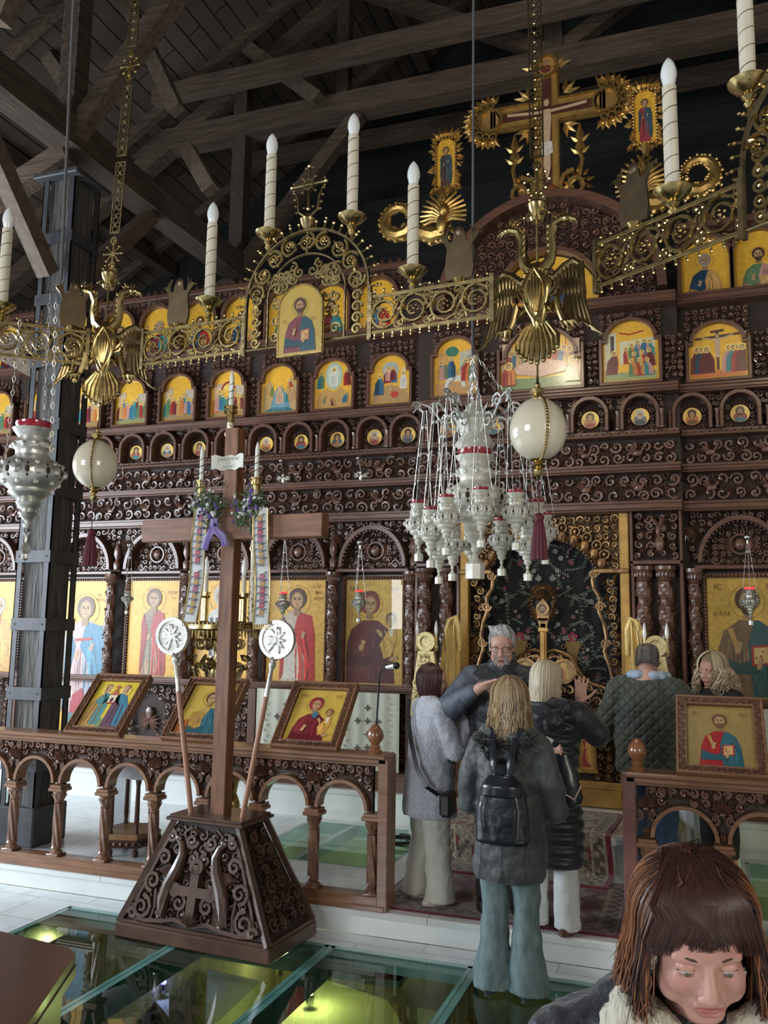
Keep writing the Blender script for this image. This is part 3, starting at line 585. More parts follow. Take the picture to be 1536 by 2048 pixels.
        p.poly([(.02,.2),(.02,.88),(.24,.88),(.24,.2)],(.78,.70,.48)); p.poly([(.3,.3),(.3,.7),(.96,.75),(.96,.3)],(.74,.66,.45)); p.poly([(.13,.5),(.13,.82),(.2,.82),(.2,.5)],(.06,.05,.06)); p.line([(.3,.86),(.5,.82),(.75,.87)],.03,RED); p.poly([(.02,.02),(.02,.16),(.98,.16),(.98,.02)],(.33,.36,.16))
        mini(p,.14,.13,.42,MAR,MAR,lean=.06)
        for k,(u,v) in enumerate(((.45,.3),(.55,.36),(.66,.4),(.78,.42),(.88,.4),(.6,.2),(.75,.22),(.88,.24),(.7,.08),(.55,.08),(.84,.08))): mini(p,u,v,.3,pal[(k*3)%8],pal[(k*5+2)%8],lean=-.03)
    elif kind=='cross':
        p.line([(.5,.1),(.5,.93)],.05,(.1,.05,.03)); p.line([(.1,.78),(.9,.83)],.05,(.1,.05,.03)); p.line([(.38,.9),(.62,.92)],.05,(.1,.05,.03)); p.poly([(.46,.4),(.45,.76),(.55,.77),(.54,.4)],(.6,.4,.26)); p.line([(.46,.74),(.22,.8)],.03,(.6,.4,.26)); p.line([(.54,.75),(.78,.82)],.03,(.6,.4,.26)); p.ell(.5,.81,.04,.05,(.2,.1,.05)); p.ell(.5,.81,.03,.04,(.55,.35,.22))
        p.poly([(.02,.02),(.02,.1),(.5,.16),(.98,.1),(.98,.02)],ORG)
        for u,c in((.14,MAR),(.22,DBL),(.3,MAR),(.7,PNK),(.78,TEAL),(.87,RED),(.93,MAR)): mini(p,u,.1,.52,c,shade(c,.7))
    else:
        ph=g.random(); p.poly([(.02,.02),(.02,.2),(.98,.22),(.98,.02)],g.choice(((.4,.25,.1),(.3,.3,.14)))); p.poly([(.05,.2),(.08,.75),(.3,.8),(.32,.2)],(.6,.42,.26)); p.poly([(.7,.2),(.7,.72),(.95,.7),(.95,.2)],(.56,.46,.34))
        if ph<.6: p.ell(.5,.62,.22,.24,(.36,.05,.04),18,0,0,PI); p.ell(.5,.6,.17,.2,GOLDL,18,0,0,PI)
        for k in range(8): u=.12+.76*k/7; mini(p,u,.1+.05*abs(math.sin(k*2.3)),.42+.08*math.sin(k*1.7),pal[(k*5+seed)%8],pal[(k*3+seed+1)%8])
def archtop(w,h,n=10,shoulder=True):   # board outline with an arched head
    P=[(0,0),(w,0)]; 
    if shoulder: r=w*.42; P+=[(w,h-r*.95),(w/2+r,h-r*.8)]
    else: r=w/2; P+=[(w,h-r)]
    for i in range(n+1):
        a=PI*i/n; P.append((w/2+r*math.cos(a),h-r*(.8 if shoulder else 1)+r*(.8 if shoulder else 1)*math.sin(a)))
    P+=[(w/2-r,h-r*.8),(0,h-r*.95)] if shoulder else [(0,h-r)]
    return P
def board(b,x,z,w,h,y,col,arched=False,thick=.012,shoulder=True,border=None):
    P=archtop(w,h,12,shoulder) if arched else [(0,0),(w,0),(w,h),(0,h)]
    P2=[]; 
    for q in P:
        if not P2 or (abs(q[0]-P2[-1][0])+abs(q[1]-P2[-1][1])>1e-4): P2.append(q)
    b.col=col; b.poly([(x+u,z+v) for u,v in P2],y,y+thick)
    if border:
        b.col=border; s=.93
        b.col=border; cx,cz=w/2,h*.48
        n=len(P2); o=[(x+u,z+v) for u,v in P2]; i_=[(x+cx+(u-cx)*s,z+cz+(v-cz)*(1-(1-s)*w/h)) for u,v in P2]
        b.add([(a,y-.0006,c) for a,c in o]+[(a,y-.0006,c) for a,c in i_],[(k,(k+1)%n,(k+1)%n+n,k+n) for k in range(n)])
# ================================================================ ICONOSTASIS
YI=7.85
icn=thing('iconostasis','great carved dark walnut icon screen across the whole church, rows of framed holy pictures','icon screen',(-1.27,YI,UZ))
def part(name,b,m,smooth=30,parent=None,kind=None): return tag(b.build(name,m,parent or icn,smooth=smooth),kind=kind)
def yc(x): return YI-(.12 if -2.47<x<-.06 else 0)
XL,XR=-8.5,2.4
# dark boards standing in for the shaded gaps behind the carving
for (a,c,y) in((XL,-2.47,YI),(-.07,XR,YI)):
    b=MB(); b.box(a,c,y+.05,y+.09,UZ,1.38); b.box(a,c,y+.05,y+.09,2.4,4.86); part('gap_shade_board',b,backing,0)
b=MB(); b.box(-2.47,-2.02,YI-.05,YI-.02,UZ,3.0); b.box(-.52,-.07,YI-.05,YI-.02,UZ,3.0); b.box(-2.47,-.07,YI-.06,YI+.09,2.98,4.9); part('gap_shade_board',b,backing,0)
for x in (-6.62,-5.82,-4.97,-4.17,-3.31,-2.5,-.03,.78,1.7): b=MB(); b.box(x-.09,x+.09,YI+.04,YI+.09,1.3,2.45); part('gap_shade_board',b,backing,0)
def hmould(z0,z1,out,m=walnut,lips=True):
    for (a,c,dy) in(((XL,-2.47,0),(-2.47,-.07,.12),(-.07,XR,0)) if z0>2 else ((XL,-2.47,0),(-.07,XR,0))):
        b=MB(); y=YI-dy; b.cbox(a,c,y-out,y+.06,z0,z1,.008)
        if lips: b.cbox(a,c,y-out-.02,y+.06,z1-.016,z1+.008,.004); b.cbox(a,c,y-out+.012,y+.06,z0-.015,z0,.004)
        part('moulding',b,m)
hmould(2.955,3.015,.13); hmould(3.30,3.345,.09); hmould(3.60,3.625,.10,lips=False); hmould(4.0,4.045,.12); hmould(4.80,4.86,.14); hmould(1.325,1.365,.12)
for (a,c) in((XL,-2.02),(-.52,XR)):
    b=MB(); b.cbox(a,c,YI-.10,YI+.05,UZ,UZ+.16,.01); b.cbox(a,c,YI-.115,YI+.05,UZ+.15,UZ+.175,.005); part('plinth',b,walnut)
# friezes
for i,(z0,z1,cell,seed) in enumerate(((3.035,3.29,.125,3),(3.365,3.585,.11,4))):
    for (a,c,dy) in((XL,-2.5,0),(-2.45,-.09,.12),(-.05,XR-.6,0)):
        b=MB(); scrolls(b,a,c,z0,z1,cell,YI-dy+.03,seed=seed+int(a*3),th=.02,leaves=5,grape=.3)
        g=random.Random(seed+77)
        for k in range(int((c-a)/.45)):     # winged birds among the vines
            x=a+.22+k*.45; z=(z0+z1)/2; b.mi=0
            b.ball((x,YI-dy+.005,z-.01),(.045,.02,.028),8,5); b.ball((x+.05,YI-dy,z+.035),(.016,.014,.016),6,4)
            for q in(-.6,-.2,.2): b.leaf(x-.01,z,2.6+q,.09,.03,YI-dy-.0,.014)
            b.tube([(x+.03,YI-dy,z),(x+.05,YI-dy,z+.035)],.012,5)
        part('carved_frieze',b,carved)
# scallop band
for (a,c,dy) in((XL,-2.48,0),(-2.46,-.08,.12),(-.06,XR-.6,0)):
    b=MB(); n=int((c-a)/.066)
    for k in range(n): b.arch(a+.033+k*.066,3.632,.018,.03,YI-dy-.04,YI-dy+.02,n=5)
    b.box(a,c,YI-dy-.02,YI-dy+.05,3.626,3.668); part('scallop_band',b,carved)
# arcade of medallions
MX=[-7.74+.4*k for k in range(13)]+[-2.59]+[-2.15,-1.72,-1.27,-.83,-.40]+[.03,.42,.82,1.22]
pal=[((.35,.05,.04),(.05,.17,.2)),((.06,.14,.2),(.4,.2,.08)),((.5,.25,.1),(.3,.04,.04)),((.2,.2,.22),(.08,.08,.1)),((.62,.2,.06),(.2,.1,.05))]
for i,x in enumerate(MX):
    y=yc(x); b=MB(); b.arch(x,3.82,.135,.165,y-.09,y+.05,n=14); b.cbox(x-.165,x-.135,y-.09,y+.05,3.665,3.82,.004); b.cbox(x+.135,x+.165,y-.09,y+.05,3.665,3.82,.004); part('niche_arch',b,walnutv)
    b=MB()
    for k in range(22):
        a=2*PI*k/22; b.leaf(x+.092*math.cos(a),3.79+.092*math.sin(a),a+.5,.045,.022,y+.03,.012)
    for s_ in(-1,1):
        for k in range(4): b.spiral(x+s_*.10,3.70+.075*k,.026,1.1,k,s_,.007,y+.03,seg=7)
    part('niche_carving',b,carved)
    for s_ in(-1,1):
        if i%1==0: pass
    b=MB(); 
    for cx in(x-.185,x+.185) if i in(0,13,18) else (x-.185,):
        b.lathe([(.02,3.665),(.022,3.68),(.013,3.69),(.015,3.72),(.017,3.76),(.013,3.80),(.02,3.815),(.024,3.83)],8,cx,y-.08)
    part('niche_colonnette',b,carved)
    b=MB(); 
    for s_ in(-1,1):
        for (dx,dz,r) in((.17,.115,.03),(.13,.15,.022),(.185,.06,.02)): b.spiral(x+s_*dx,3.83+dz,r,1.2,dx*40,s_,.008,y+.0,seg=7); b.leaf(x+s_*dx,3.83+dz,dx*30,.04,.02,y,.01)
    part('spandrel_carving',b,carved)
    if -7.75<x<.7:
        b=MB(); b.M=T(0,0,0); n=20; b.col=GOLDL
        pts=[(x+.078*math.cos(2*PI*k/n),3.79+.078*math.sin(2*PI*k/n)) for k in range(n)]; b.poly(pts,y+.0,y+.02)
        p=PT(b,x-.078,3.712,.156,.156,y-.0005); g=pal[i%5]
        A=1; p.ell(.5,.30,.36,.30,g[0],16); p.ell(.5,.17,.30,.14,g[1],12); p.ell(.5,.66,.24,.26,(.10,.06,.04) if i%3 else (.55,.52,.45)); face(p,.5,.60,.15,(.10,.05,.03) if i%3 else (.5,.47,.42),i%2==0)
        side='left wing' if x<-2.5 else ('centre' if x<-.07 else 'right wing')
        m_=b.build('medallion_icon',paint2); 
        idx={'left wing':lambda: sum(1 for q in MX if q<=x and q<-2.5),'centre':lambda: i-13,'right wing':lambda: i-18}[side]()
        ordw=['','first','second','third','fourth','fifth','sixth','seventh','eighth','ninth','tenth','eleventh','twelfth','thirteenth','fourteenth'][idx]
        tag(m_,f'small round saint medallion, {ordw} from the left in the {side} of the arcade','icon','round saint medallions in the arcade')
# feast row
FX=[(-7.68,'gen'),(-7.05,'gen'),(-6.44,'gen'),(-5.83,'gen'),(-5.22,'gen'),(-4.61,'gen'),(-4.0,'baptism'),(-3.39,'transfig'),(-2.78,'raising'),(-2.08,'entry'),(-1.27,'supper'),(-.47,'washing'),(.26,'cross'),(.95,'gen')]
FL=['small arched feast icon at the far left picture edge','arched feast icon hidden behind the pillar','arched feast icon just right of the pillar','arched feast icon below the left eagle, crowd of figures','arched feast icon with a red canopy over a group','arched feast icon behind the tall candle, enthroned figure','arched feast icon of a blue river between rocks','arched feast icon with a white figure in a pale oval','arched feast icon with a purple crowd on a mount','arched feast icon of a rider entering beside a palm','wide feast icon of a long round table with many seated figures','arched feast icon of seated figures and a stooping man in dark red','arched feast icon of a figure on a dark cross between mourners','arched feast icon past the right picture edge']
for i,(x,kd) in enumerate(FX):
    y=yc(x); wd=.74 if kd=='supper' else .42; hh=.56 if x>-2.5 and x<0 else .5
    if kd in('cross','washing'): wd=.48
    z=4.11
    b=MB(); P=archtop(wd+.05,hh+.035,12)
    b.cbox(x-wd/2-.03,x-wd/2,y-.05,y+.05,z-.02,z+hh*.72,.005); b.cbox(x+wd/2,x+wd/2+.03,y-.05,y+.05,z-.02,z+hh*.72,.005); b.cbox(x-wd/2-.03,x+wd/2+.03,y-.055,y+.05,z-.03,z,.005)
    r=wd*.42; b.arch(x,z+hh-r*.8,r,r+.03,y-.05,y+.05,n=14,zs=.8); 
    for s_ in(-1,1): b.box(min(x+s_*r,x+s_*(wd/2+.03)),max(x+s_*r,x+s_*(wd/2+.03)),y-.045,y+.04,z+hh-r*.95,z+hh-r*.95+.025)
    part('icon_surround',b,walnutv)
    b=MB(); g=random.Random(i)
    scrolls(b,x-wd/2-.03,x+wd/2+.03,z+hh*.76,4.77,.062,y+.03,inside=lambda u,v,x=x,r=r,z=z,hh=hh:((u-x)**2+((v-(z+hh-r*.8))/.8)**2)>(r+.045)**2 ,seed=i,th=.012,leaves=3)
    nx=(FX[i+1][0]-(.74 if FX[i+1][1]=='supper' else .48 if FX[i+1][1] in('cross','washing') else .42)/2) if i<13 else x+wd/2+.2
    part('carved_panel',b,carved); b=MB()
    if nx-(x+wd/2)>.1: scrolls(b,x+wd/2+.045,min(nx-.045,x+.6),z+.01,4.53,.058,y+.03,seed=i+40,th=.012,leaves=4)
    if b.v: part('carved_panel',b,carved)
    if x<.6:
        b=MB(); board(b,x-wd/2,z,wd,hh,y-.0,GOLDC,True,.02)
        scene_paint(PT(b,x-wd/2+.01,z+.01,wd-.02,hh*.93,y-.001),kd,i+2); tag(b.build('feast_icon',paint2),FL[i],'icon','feast icons of the middle row')
# apostle row + crest
AX=[-7.6+.52*k for k in range(10)]+[.18,.62,1.1]
for i,x in enumerate(AX):
    y=YI; b=MB(); b.arch(x,5.22,.2,.235,y-.06,y+.05,n=12); b.cbox(x-.235,x-.2,y-.06,y+.05,4.87,5.22,.004); b.cbox(x+.2,x+.235,y-.06,y+.05,4.87,5.22,.004); part('niche_arch',b,walnutv)
    b=MB(); scrolls(b,x-.26,x+.26,5.2,5.52,.065,y+.02,inside=lambda u,v,x=x:(u-x)**2+(v-5.22)**2>.245**2 and v<5.62-abs(((u*2)%1)-.5)*.25,seed=i,th=.012,leaves=3); part('carved_panel',b,carved)
    if -8<x<.8:
        b=MB(); board(b,x-.2,4.87,.4,.55,y,GOLDC,True,.02,shoulder=False); c=[(MAR,TEAL),(BLUE,RED),(DBL,OCH),(GRN,PNK)][i%4]
        bust(PT(b,x-.19,4.88,.38,.52,y-.001),.5,.62,.2,c[0],c[1],(.35,.3,.25) if i%3==1 else (.09,.05,.03),True,seed=i,book=OCH if i%2 else None,bless=True)
        tag(b.build('apostle_icon',paint2),['','arched bust icon second from the far left of the top row','arched bust icon third from the far left of the top row','arched bust icon of the top row behind the pillar','arched bust icon of the top row left of the left eagle chain','top-row bust icon half visible right of the left eagle','bust icon of the top row under the left lit candle','bust icon of the top row behind the arched chandelier crown','bust icon of the top row right of the chandelier crown','bust icon of the top row left of the winged gold creature','bust icon in dark robes above the right chandelier rail','bust icon in teal robes at the right edge of the top row',''][i] or 'arched bust icon at the far left end of the top row','icon','bust icons of the top row')
b=MB(); b.box(XL,-2.47,YI+.03,YI+.07,4.86,5.5); b.box(-.07,XR-.6,YI+.03,YI+.07,4.86,5.5); part('gap_shade_board',b,backing,0)
for (a,c) in((XL,-2.47),(-.07,XR-.6)):
    b=MB(); b.cbox(a,c,YI-.07,YI+.07,5.5,5.56,.008)
    for k in range(int((c-a)/.09)): b.leaf(a+.045+k*.09,5.56,PI/2,.07,.05,YI-.03,.02)
    part('crest_moulding',b,walnut)
# central gable
GC=-1.2
b=MB(); b.arch(GC,4.95,.98,1.06,YI-.2,YI+.05,a0=0,a1=PI,n=40); b.arch(GC,4.95,.47,.51,YI-.18,YI+.02,n=32); part('gable_arch',b,walnut)
b=MB(); b.arch(GC,4.88,.02,1.0,YI-.03,YI+.0,n=30); part('gap_shade_board',b,backing,0)
b=MB(); scrolls(b,GC-.98,GC+.98,4.9,5.95,.1,YI-.05,inside=lambda u,v:.52**2<(u-GC)**2+(v-4.95)**2<.97**2 ,seed=5,th=.016); 
for s_ in(-1,1): scrolls(b,*( (-2.46,GC-.9) if s_<0 else (GC+.9,-.09)),4.9,5.3,.09,YI-.08,inside=lambda u,v:(u-GC)**2+(v-4.95)**2>1.07**2,seed=6,th=.016)
part('gable_carving',b,carved)
b=MB(); b.col=GOLDC; b.arch(GC,4.95,.0,.46,YI-.05,YI-.03,n=28); p=PT(b,GC-.4,4.95,.8,.42,YI-.052)
p.poly([(.1,.05),(.3,.35),(.7,.35),(.9,.05)],(.5,.22,.1)); bust(p,.5,.62,.13,(.30,.04,.05),DBL,beard=True,seed=3); mini(p,.2,.1,.5,RED,TEAL); mini(p,.8,.1,.5,BLUE,RED); p.poly([(.62,.2),(.72,.2),(.72,.7),(.62,.7)],RED)
tag(b.build('gable_icon',paint2),'half-round icon under the central wooden arch, mostly hidden by the right eagle','icon')
# ---- lower storey: columns, icon frames, lunettes
def vine_column(x,z0,z1,r,y,name='vine_column'):
    t=MB(); t.rope(x,y,z0+.09,z1-.13,r,3,.22,12,.22); g=random.Random(int(x*100))
    n=int((z1-z0)/.022)
    for k in range(n):
        z=z0+.1+(z1-z0-.24)*k/n; a=-PI/2+g.uniform(-1.2,1.2); cx,cy=x+r*math.cos(a),y+r*math.sin(a)*1.0
        t.leaf(cx,z,g.uniform(0,6.3),.04,.022,cy+.0,.012)
        if k%4==0: t.spiral(x+g.uniform(-.5,.5)*r,z,.02,1.2,g.uniform(0,6),1,.006,y-r,seg=7)
    t.lathe([(r*1.5,z0),(r*1.5,z0+.03),(r*1.1,z0+.04),(r*1.35,z0+.06),(r*.9,z0+.09)],12,x,y); t.lathe([(r*.9,z1-.13),(r*1.2,z1-.12),(r*.95,z1-.1),(r*1.2,z1-.06),(r*1.7,z1-.03),(r*1.7,z1)],12,x,y)
    for k in range(8):
        a=PI+PI*k/7; t.leaf(x+r*1.2*math.cos(a),z1-.1,PI/2,.07,.03,y+r*1.2*math.sin(a),.01)
    return part(name,t,carved)
for x in(-6.9,-5.91,-4.98,-4.17,-3.32,-2.52,0.0,.80,1.7): vine_column(x,1.37,2.45,.045,YI-.07)
for x in(-2.37,-2.16,-.41,-.23): vine_column(x,1.1,2.47,.055,YI-.12)
# bays
BAYS=[(-7.55,.7,1.37,'saint'),(-6.28,.58,.74,'angel'),(-5.41,.62,1.38,'george'),(-4.585,.62,1.38,'bishop'),(-3.745,.63,1.38,'deacon'),(-2.915,.58,1.38,'mother'),(.38,.56,1.38,'christ'),(1.25,.6,1.38,'gen')]
for i,(cx,wd,z0,kd) in enumerate(BAYS):
    x0,x1=cx-wd/2,cx+wd/2; z1=2.375; y=YI
    # rope border
    b=MB(); 
    for (p0,p1) in(((x0-.02,z0-.02),(x1+.02,z0-.02)),((x0-.02,z1+.02),(x1+.02,z1+.02)),((x0-.02,z0-.02),(x0-.02,z1+.02)),((x1+.02,z0-.02),(x1+.02,z1+.02))):
        L_=math.hypot(p1[0]-p0[0],p1[1]-p0[1]); n=int(L_/.03)
        for k in range(n):
            u=(k+.5)/n; b.ball((p0[0]+(p1[0]-p0[0])*u,y-.02,p0[1]+(p1[1]-p0[1])*u),(.017,.015,.017),6,4)
    b.box(x0-.045,x0-.005,y,y+.05,z0-.04,z1+.04); b.box(x1+.005,x1+.045,y,y+.05,z0-.04,z1+.04); b.box(x0,x1,y,y+.05,z1,z1+.045); b.box(x0,x1,y,y+.05,z0-.045,z0)
    part('icon_border',b,carved)
    # arch and lunette
    b=MB(); r=.31; b.arch(cx,2.5,r,r+.035,y-.1,y+.06,n=22,zs=1.15); 
    for k in range(26):
        a=PI*(k+.5)/26; b.ball((cx+(r-.012)*math.cos(a),y-.09,2.5+(r-.012)*1.15*math.sin(a)),.009,5,3)
    b.cbox(cx-r-.06,cx+r+.06,y-.09,y+.05,2.445,2.48,.006); part('bay_arch',b,walnut)
    b=MB(); 
    b.ball((cx,y+.02,2.66),(.045,.03,.055),10,6); 
    for s_ in(-1,1):
        for k in range(6): b.leaf(cx+s_*.04,2.64,PI/2-s_*(.5+.33*k),.15-.008*k,.035,y+.03,.014)
        b.spiral(cx+s_*.2,2.53,.045,1.3,0,s_,.01,y+.03)
    for k in range(12): b.leaf(cx-.24+.044*k,2.49,PI/2,.05,.03,y+.03,.012)
    b.arch(cx,2.66,.075,.09,y+.01,y+.04,a0=0,a1=PI*2,n=16)
    scrolls(b,cx-.29,cx+.29,2.49,2.85,.06,y+.035,inside=lambda u,v,cx=cx:.10**2<(u-cx)**2+(v-2.66)**2 and ((u-cx)/.28)**2+((v-2.5)/.33)**2<1,seed=i+70,th=.011,leaves=3); part('lunette_cherub',b,carved)
    b=MB(); scrolls(b,cx-.41,cx+.41,2.47,2.945,.068,y+.02,inside=lambda u,v,cx=cx:(((u-cx)/.37)**2+((v-2.5)/.41)**2)>1 ,seed=i+9,th=.013,leaves=4,grape=.3)
    for k in range(9): b.leaf(cx-.415,2.83,-PI/2+(k-4)*.16,.16,.02,y-.02,.02)   # fan shell between arches
    b.lathe([(.0,2.47),(.03,2.5),(.035,2.56),(.015,2.6),(.035,2.66),(.03,2.72),(.01,2.78),(0,2.82)],8,cx+.415,y-.06,0,6,.15)
    part('spandrel_carving',b,carved)
    # base panel
    if kd!='angel':
        b=MB(); scrolls(b,x0-.04,x1+.04,.64,1.29,.085,y+.02,inside=lambda u,v,cx=cx:((u-cx)/.2)**2+((v-.96)/.26)**2>1,seed=i+19,th=.014,leaves=4)
        for k in range(26): a=2*PI*k/26; b.ball((cx+.2*math.cos(a),y-.0,.96+.26*math.sin(a)),.012,5,3)
        b.ball((cx,y+.02,1.0),(.05,.03,.07),8,5)
        for s_ in(-1,1):
            for k in range(6): b.leaf(cx,.9,PI/2+s_*(.4+.4*k),.15,.04,y+.02,.015)
        part('base_panel',b,carved)
    b=MB(); b.cbox(cx+wd/2+.055,cx+wd/2+.15,y-.06,y+.04,.60,1.31,.008); part('base_stile',b,walnutv)
    if kd=='gen': continue
    b=MB(); b.col=GOLDC if kd in('angel','george','bishop') else (.78,.46,.09); H=z1-z0
    b.box(x0,x1,y+.005,y+.02,z0,z1); p=PT(b,x0,z0,wd,H,y+.004)
    if kd=='saint': bust(p,.6,.72,.17,(.62,.12,.06),OCH,(.5,.48,.44),True,seed=2); lab='large gold icon at the far left edge behind the pillar, red-robed saint'
    if kd=='angel':
        stand(p,.5,.02,.9,(.62,.42,.40),(.08,.24,.36),(.16,.08,.04),5,wings=(.42,.32,.2),w=1.25); p.poly([(.22,.02),(.3,.25),(.52,.3),(.7,.05)],(.42,.06,.08)); p.poly([(.1,.02),(.12,.14),(.85,.12),(.88,.02)],(.10,.20,.2)); p.line([(.3,.61),(.68,.62)],.05,RED); text(b,'ΜΙ',x0+.78*wd,z0+.9*H,.04,(.3,.1,.04),p.y-.001); text(b,'ΧΑΗΛ',x0+.8*wd,z0+.87*H,.04,(.3,.1,.04),p.y-.001); lab='tall door icon of a winged angel in a blue cloak, right of the pillar'
    if kd=='george': stand(p,.5,-.25,.92,(.34,.22,.12),(.45,.05,.04),(.17,.08,.04),7,armor=(.28,.21,.15),w=.9); text(b,'ΓΕΩΡ',x0+.86*wd,z0+.86*H,.045,(.35,.12,.04),p.y-.001); text(b,'ΓΙ',x0+.88*wd,z0+.80*H,.045,(.35,.12,.04),p.y-.001); p.ell(.9,.42,.13,.32,(.25,.33,.16)); lab='large gold icon of an armoured young saint with a red cloak'
    if kd=='bishop': stand(p,.5,-.28,.95,(.62,.58,.5),None,(.5,.48,.42),8,True,checks=True,w=1); lab='large gold icon of a saint in a chequered robe behind the cross'
    if kd=='deacon': stand(p,.52,-.3,.92,(.55,.46,.34),(.52,.05,.04),(.10,.055,.03),9,w=1.05); text(b,'Ο ΑΓ',x0+.86*wd,z0+.92*H,.045,(.35,.12,.04),p.y-.001); text(b,'ΦΑ',x0+.88*wd,z0+.86*H,.045,(.35,.12,.04),p.y-.001); text(b,'ΝΟΥ',x0+.88*wd,z0+.80*H,.045,(.35,.12,.04),p.y-.001); p.poly([(.3,.02),(.33,.3),(.5,.32),(.52,.02)],(.66,.6,.5)); lab='large gold icon of a dark-haired saint in a red cloak right of the cross'
    if kd=='mother': bust(p,.42,.76,.235,MAR,(.13,.02,.03),veil=(.2,.03,.035),beard=False,seed=11,child=(.80,.62),turn=.6); text(b,'ΘΥ',x0+.86*wd,z0+.89*H,.06,(.3,.1,.04),p.y-.001); text(b,'ΜΡ',x0+.14*wd,z0+.89*H,.06,(.3,.1,.04),p.y-.001); lab='large gold icon of a veiled mother in maroon holding a child'
    if kd=='christ': bust(p,.56,.80,.25,(.24,.13,.07),(.035,.10,.11),(.09,.045,.025),True,seed=12,book=RED,bless=True,trim=OCH); text(b,'ΙC',x0+.16*wd,z0+.90*H,.07,(.3,.12,.04),p.y-.001); text(b,'Ο ΕΛΕ',x0+.2*wd,z0+.68*H,.05,(.3,.12,.04),p.y-.001); text(b,'ΧC',x0+.9*wd,z0+.90*H,.07,(.3,.12,.04),p.y-.001); lab='large gold icon of a bearded figure with a red book at the right edge'
    tag(b.build('screen_icon',paint),lab,'icon','large icons of the lower row')
    b=MB(); b.box(x0,x1,y-.012,y-.009,z0,z1)
    if kd in('mother','christ'): tag(part('glass_pane',b,clearglass,0),'clear glass pane')
# door below the angel side: none. square carved panels and pilasters next to the holy doors
for (xa,xc,side) in((-2.46,-2.03,'l'),(-.51,-.08,'r')):
    y=YI-.12; b=MB(); scrolls(b,xa+.03,xc-.03,2.53,2.93,.085,y-.0,seed=31,th=.015,leaves=5)
    b.ball(((xa+xc)/2+.03,y-.05,2.66),(.04,.03,.07),8,6); b.ball(((xa+xc)/2+.02,y-.05,2.77),(.02,.02,.05),8,6); 
    for s_ in(-1,1): b.leaf((xa+xc)/2+.02,2.8,PI/2-s_*.5,.13,.04,y-.03,.02)
    part('square_carved_panel',b,carved)
    b=MB()
    for q in((xa,xa+.025,2.47,2.97),(xc-.025,xc,2.47,2.97),(xa,xc,2.95,2.975),(xa,xc,2.485,2.52)): b.cbox(q[0],q[1],y-.04,y+.06,q[2],q[3],.005)
    b.cbox(xa,xa+.03,y-.02,y+.06,.6,2.49,.005); b.cbox(xc-.03,xc,y-.02,y+.06,.6,2.49,.005); part('panel_frame',b,walnutv)
    b=MB(); scrolls(b,xa+.04,xc-.04,.64,1.06,.085,y+.04,seed=33,th=.015); part('base_panel',b,carved)
    b=MB(); b.cbox(xa,xc,y-.05,y+.06,1.06,1.1,.006); part('moulding',b,walnut)
# ---- holy doors
y=YI-.14
hd=thing('holy_doors_frame','gilded carved arch framing the central holy doors','door frame',(-1.27,y,UZ))
for (a,c,z1) in((-2.02,-1.94,2.98),(-.60,-.52,2.98)):
    b=MB(); b.cbox(a,c,y-.02,y+.08,UZ,z1,.008); b.build('jamb',goldflat,hd)
b=MB(); b.cbox(-2.02,-.52,y-.03,y+.08,2.93,2.975,.008); b.cbox(-2.02,-1.72,y-.05,y+.05,2.41,2.45,.006); b.cbox(-.82,-.52,y-.05,y+.05,2.41,2.45,.006); b.build('lintel',goldd,hd)
OC,OR=-1.27,.49
b=MB(); scrolls(b,-1.94,-.60,2.45,2.93,.075,y+.02,inside=lambda u,v:((u-OC)/.53)**2+((v-2.3)/.49)**2>1,seed=51,th=.014,leaves=5)
for k in range(34):
    a=PI*.12+PI*.76*k/33; b.leaf(OC+.52*math.cos(a),2.3+.45*math.sin(a),a+1.2,.07,.035,y-.03,.02); b.ball((OC+.5*math.cos(a),y-.03,2.3+.43*math.sin(a)),.014,6,4)
b.build('arch_carving',goldd,hd)
b=MB(); n=26; outer=[]; inner=[]
pts=[(-1.94,2.92),(-.60,2.92),(-.60,2.43)]+[(OC+.5*math.cos(PI*k/24),2.36+.36*math.sin(PI*k/24)) for k in range(1,24)]+[(-1.94,2.43)]
b.poly(pts,y+.03,y+.05); b.build('spandrel_board',mat('dark_gold_board',(.10,.06,.025),.5,.3),hd)
for side in(-1,1):   # serpentine gilded jamb borders
    b=MB(); g=random.Random(side+5)
    P=[(.47,2.42),(.44,2.36),(.45,2.28),(.50,2.2),(.49,2.08),(.53,1.98),(.55,1.86),(.53,1.74),(.57,1.62),(.60,1.5),(.60,1.35)]
    b.tube([(OC+side*u,y-.02,v) for u,v in P],.018,6)
    for k in range(70):
        v=1.36+1.05*k/70; u=.5+.12*(1-(v-1.3)/1.15); x=OC+side*g.uniform(u+.02,.66); b.leaf(x,v,g.uniform(0,6.3),.06,.03,y+.01,.018)
        if k%5==0: b.spiral(x,v,.035,1.3,g.uniform(0,6),side,.010,y+.01,seg=8)
    for (u,v) in((.455,2.40),(.50,2.12),(.54,1.8)): b.spiral(OC+side*u,v,.045,1.5,0,side,.014,y-.02)
    b.build('serpentine_border',goldd,hd)
# relief busts of prophets over the arch
for k in range(12):
    a=PI*.14+PI*.72*k/11; x,z=OC+.60*math.cos(a),2.38+.46*math.sin(a)
    b=MB(); b.arch(x,z,.034,.044,y-.022,y-.012,a0=0,a1=2*PI,n=18); b.ball((x,y-.025,z),(.017,.018,.024),8,6); b.ball((x-.03*math.cos(a),y-.02,z-.075),(.045,.025,.06),8,6); b.build('prophet_bust',goldd,hd)
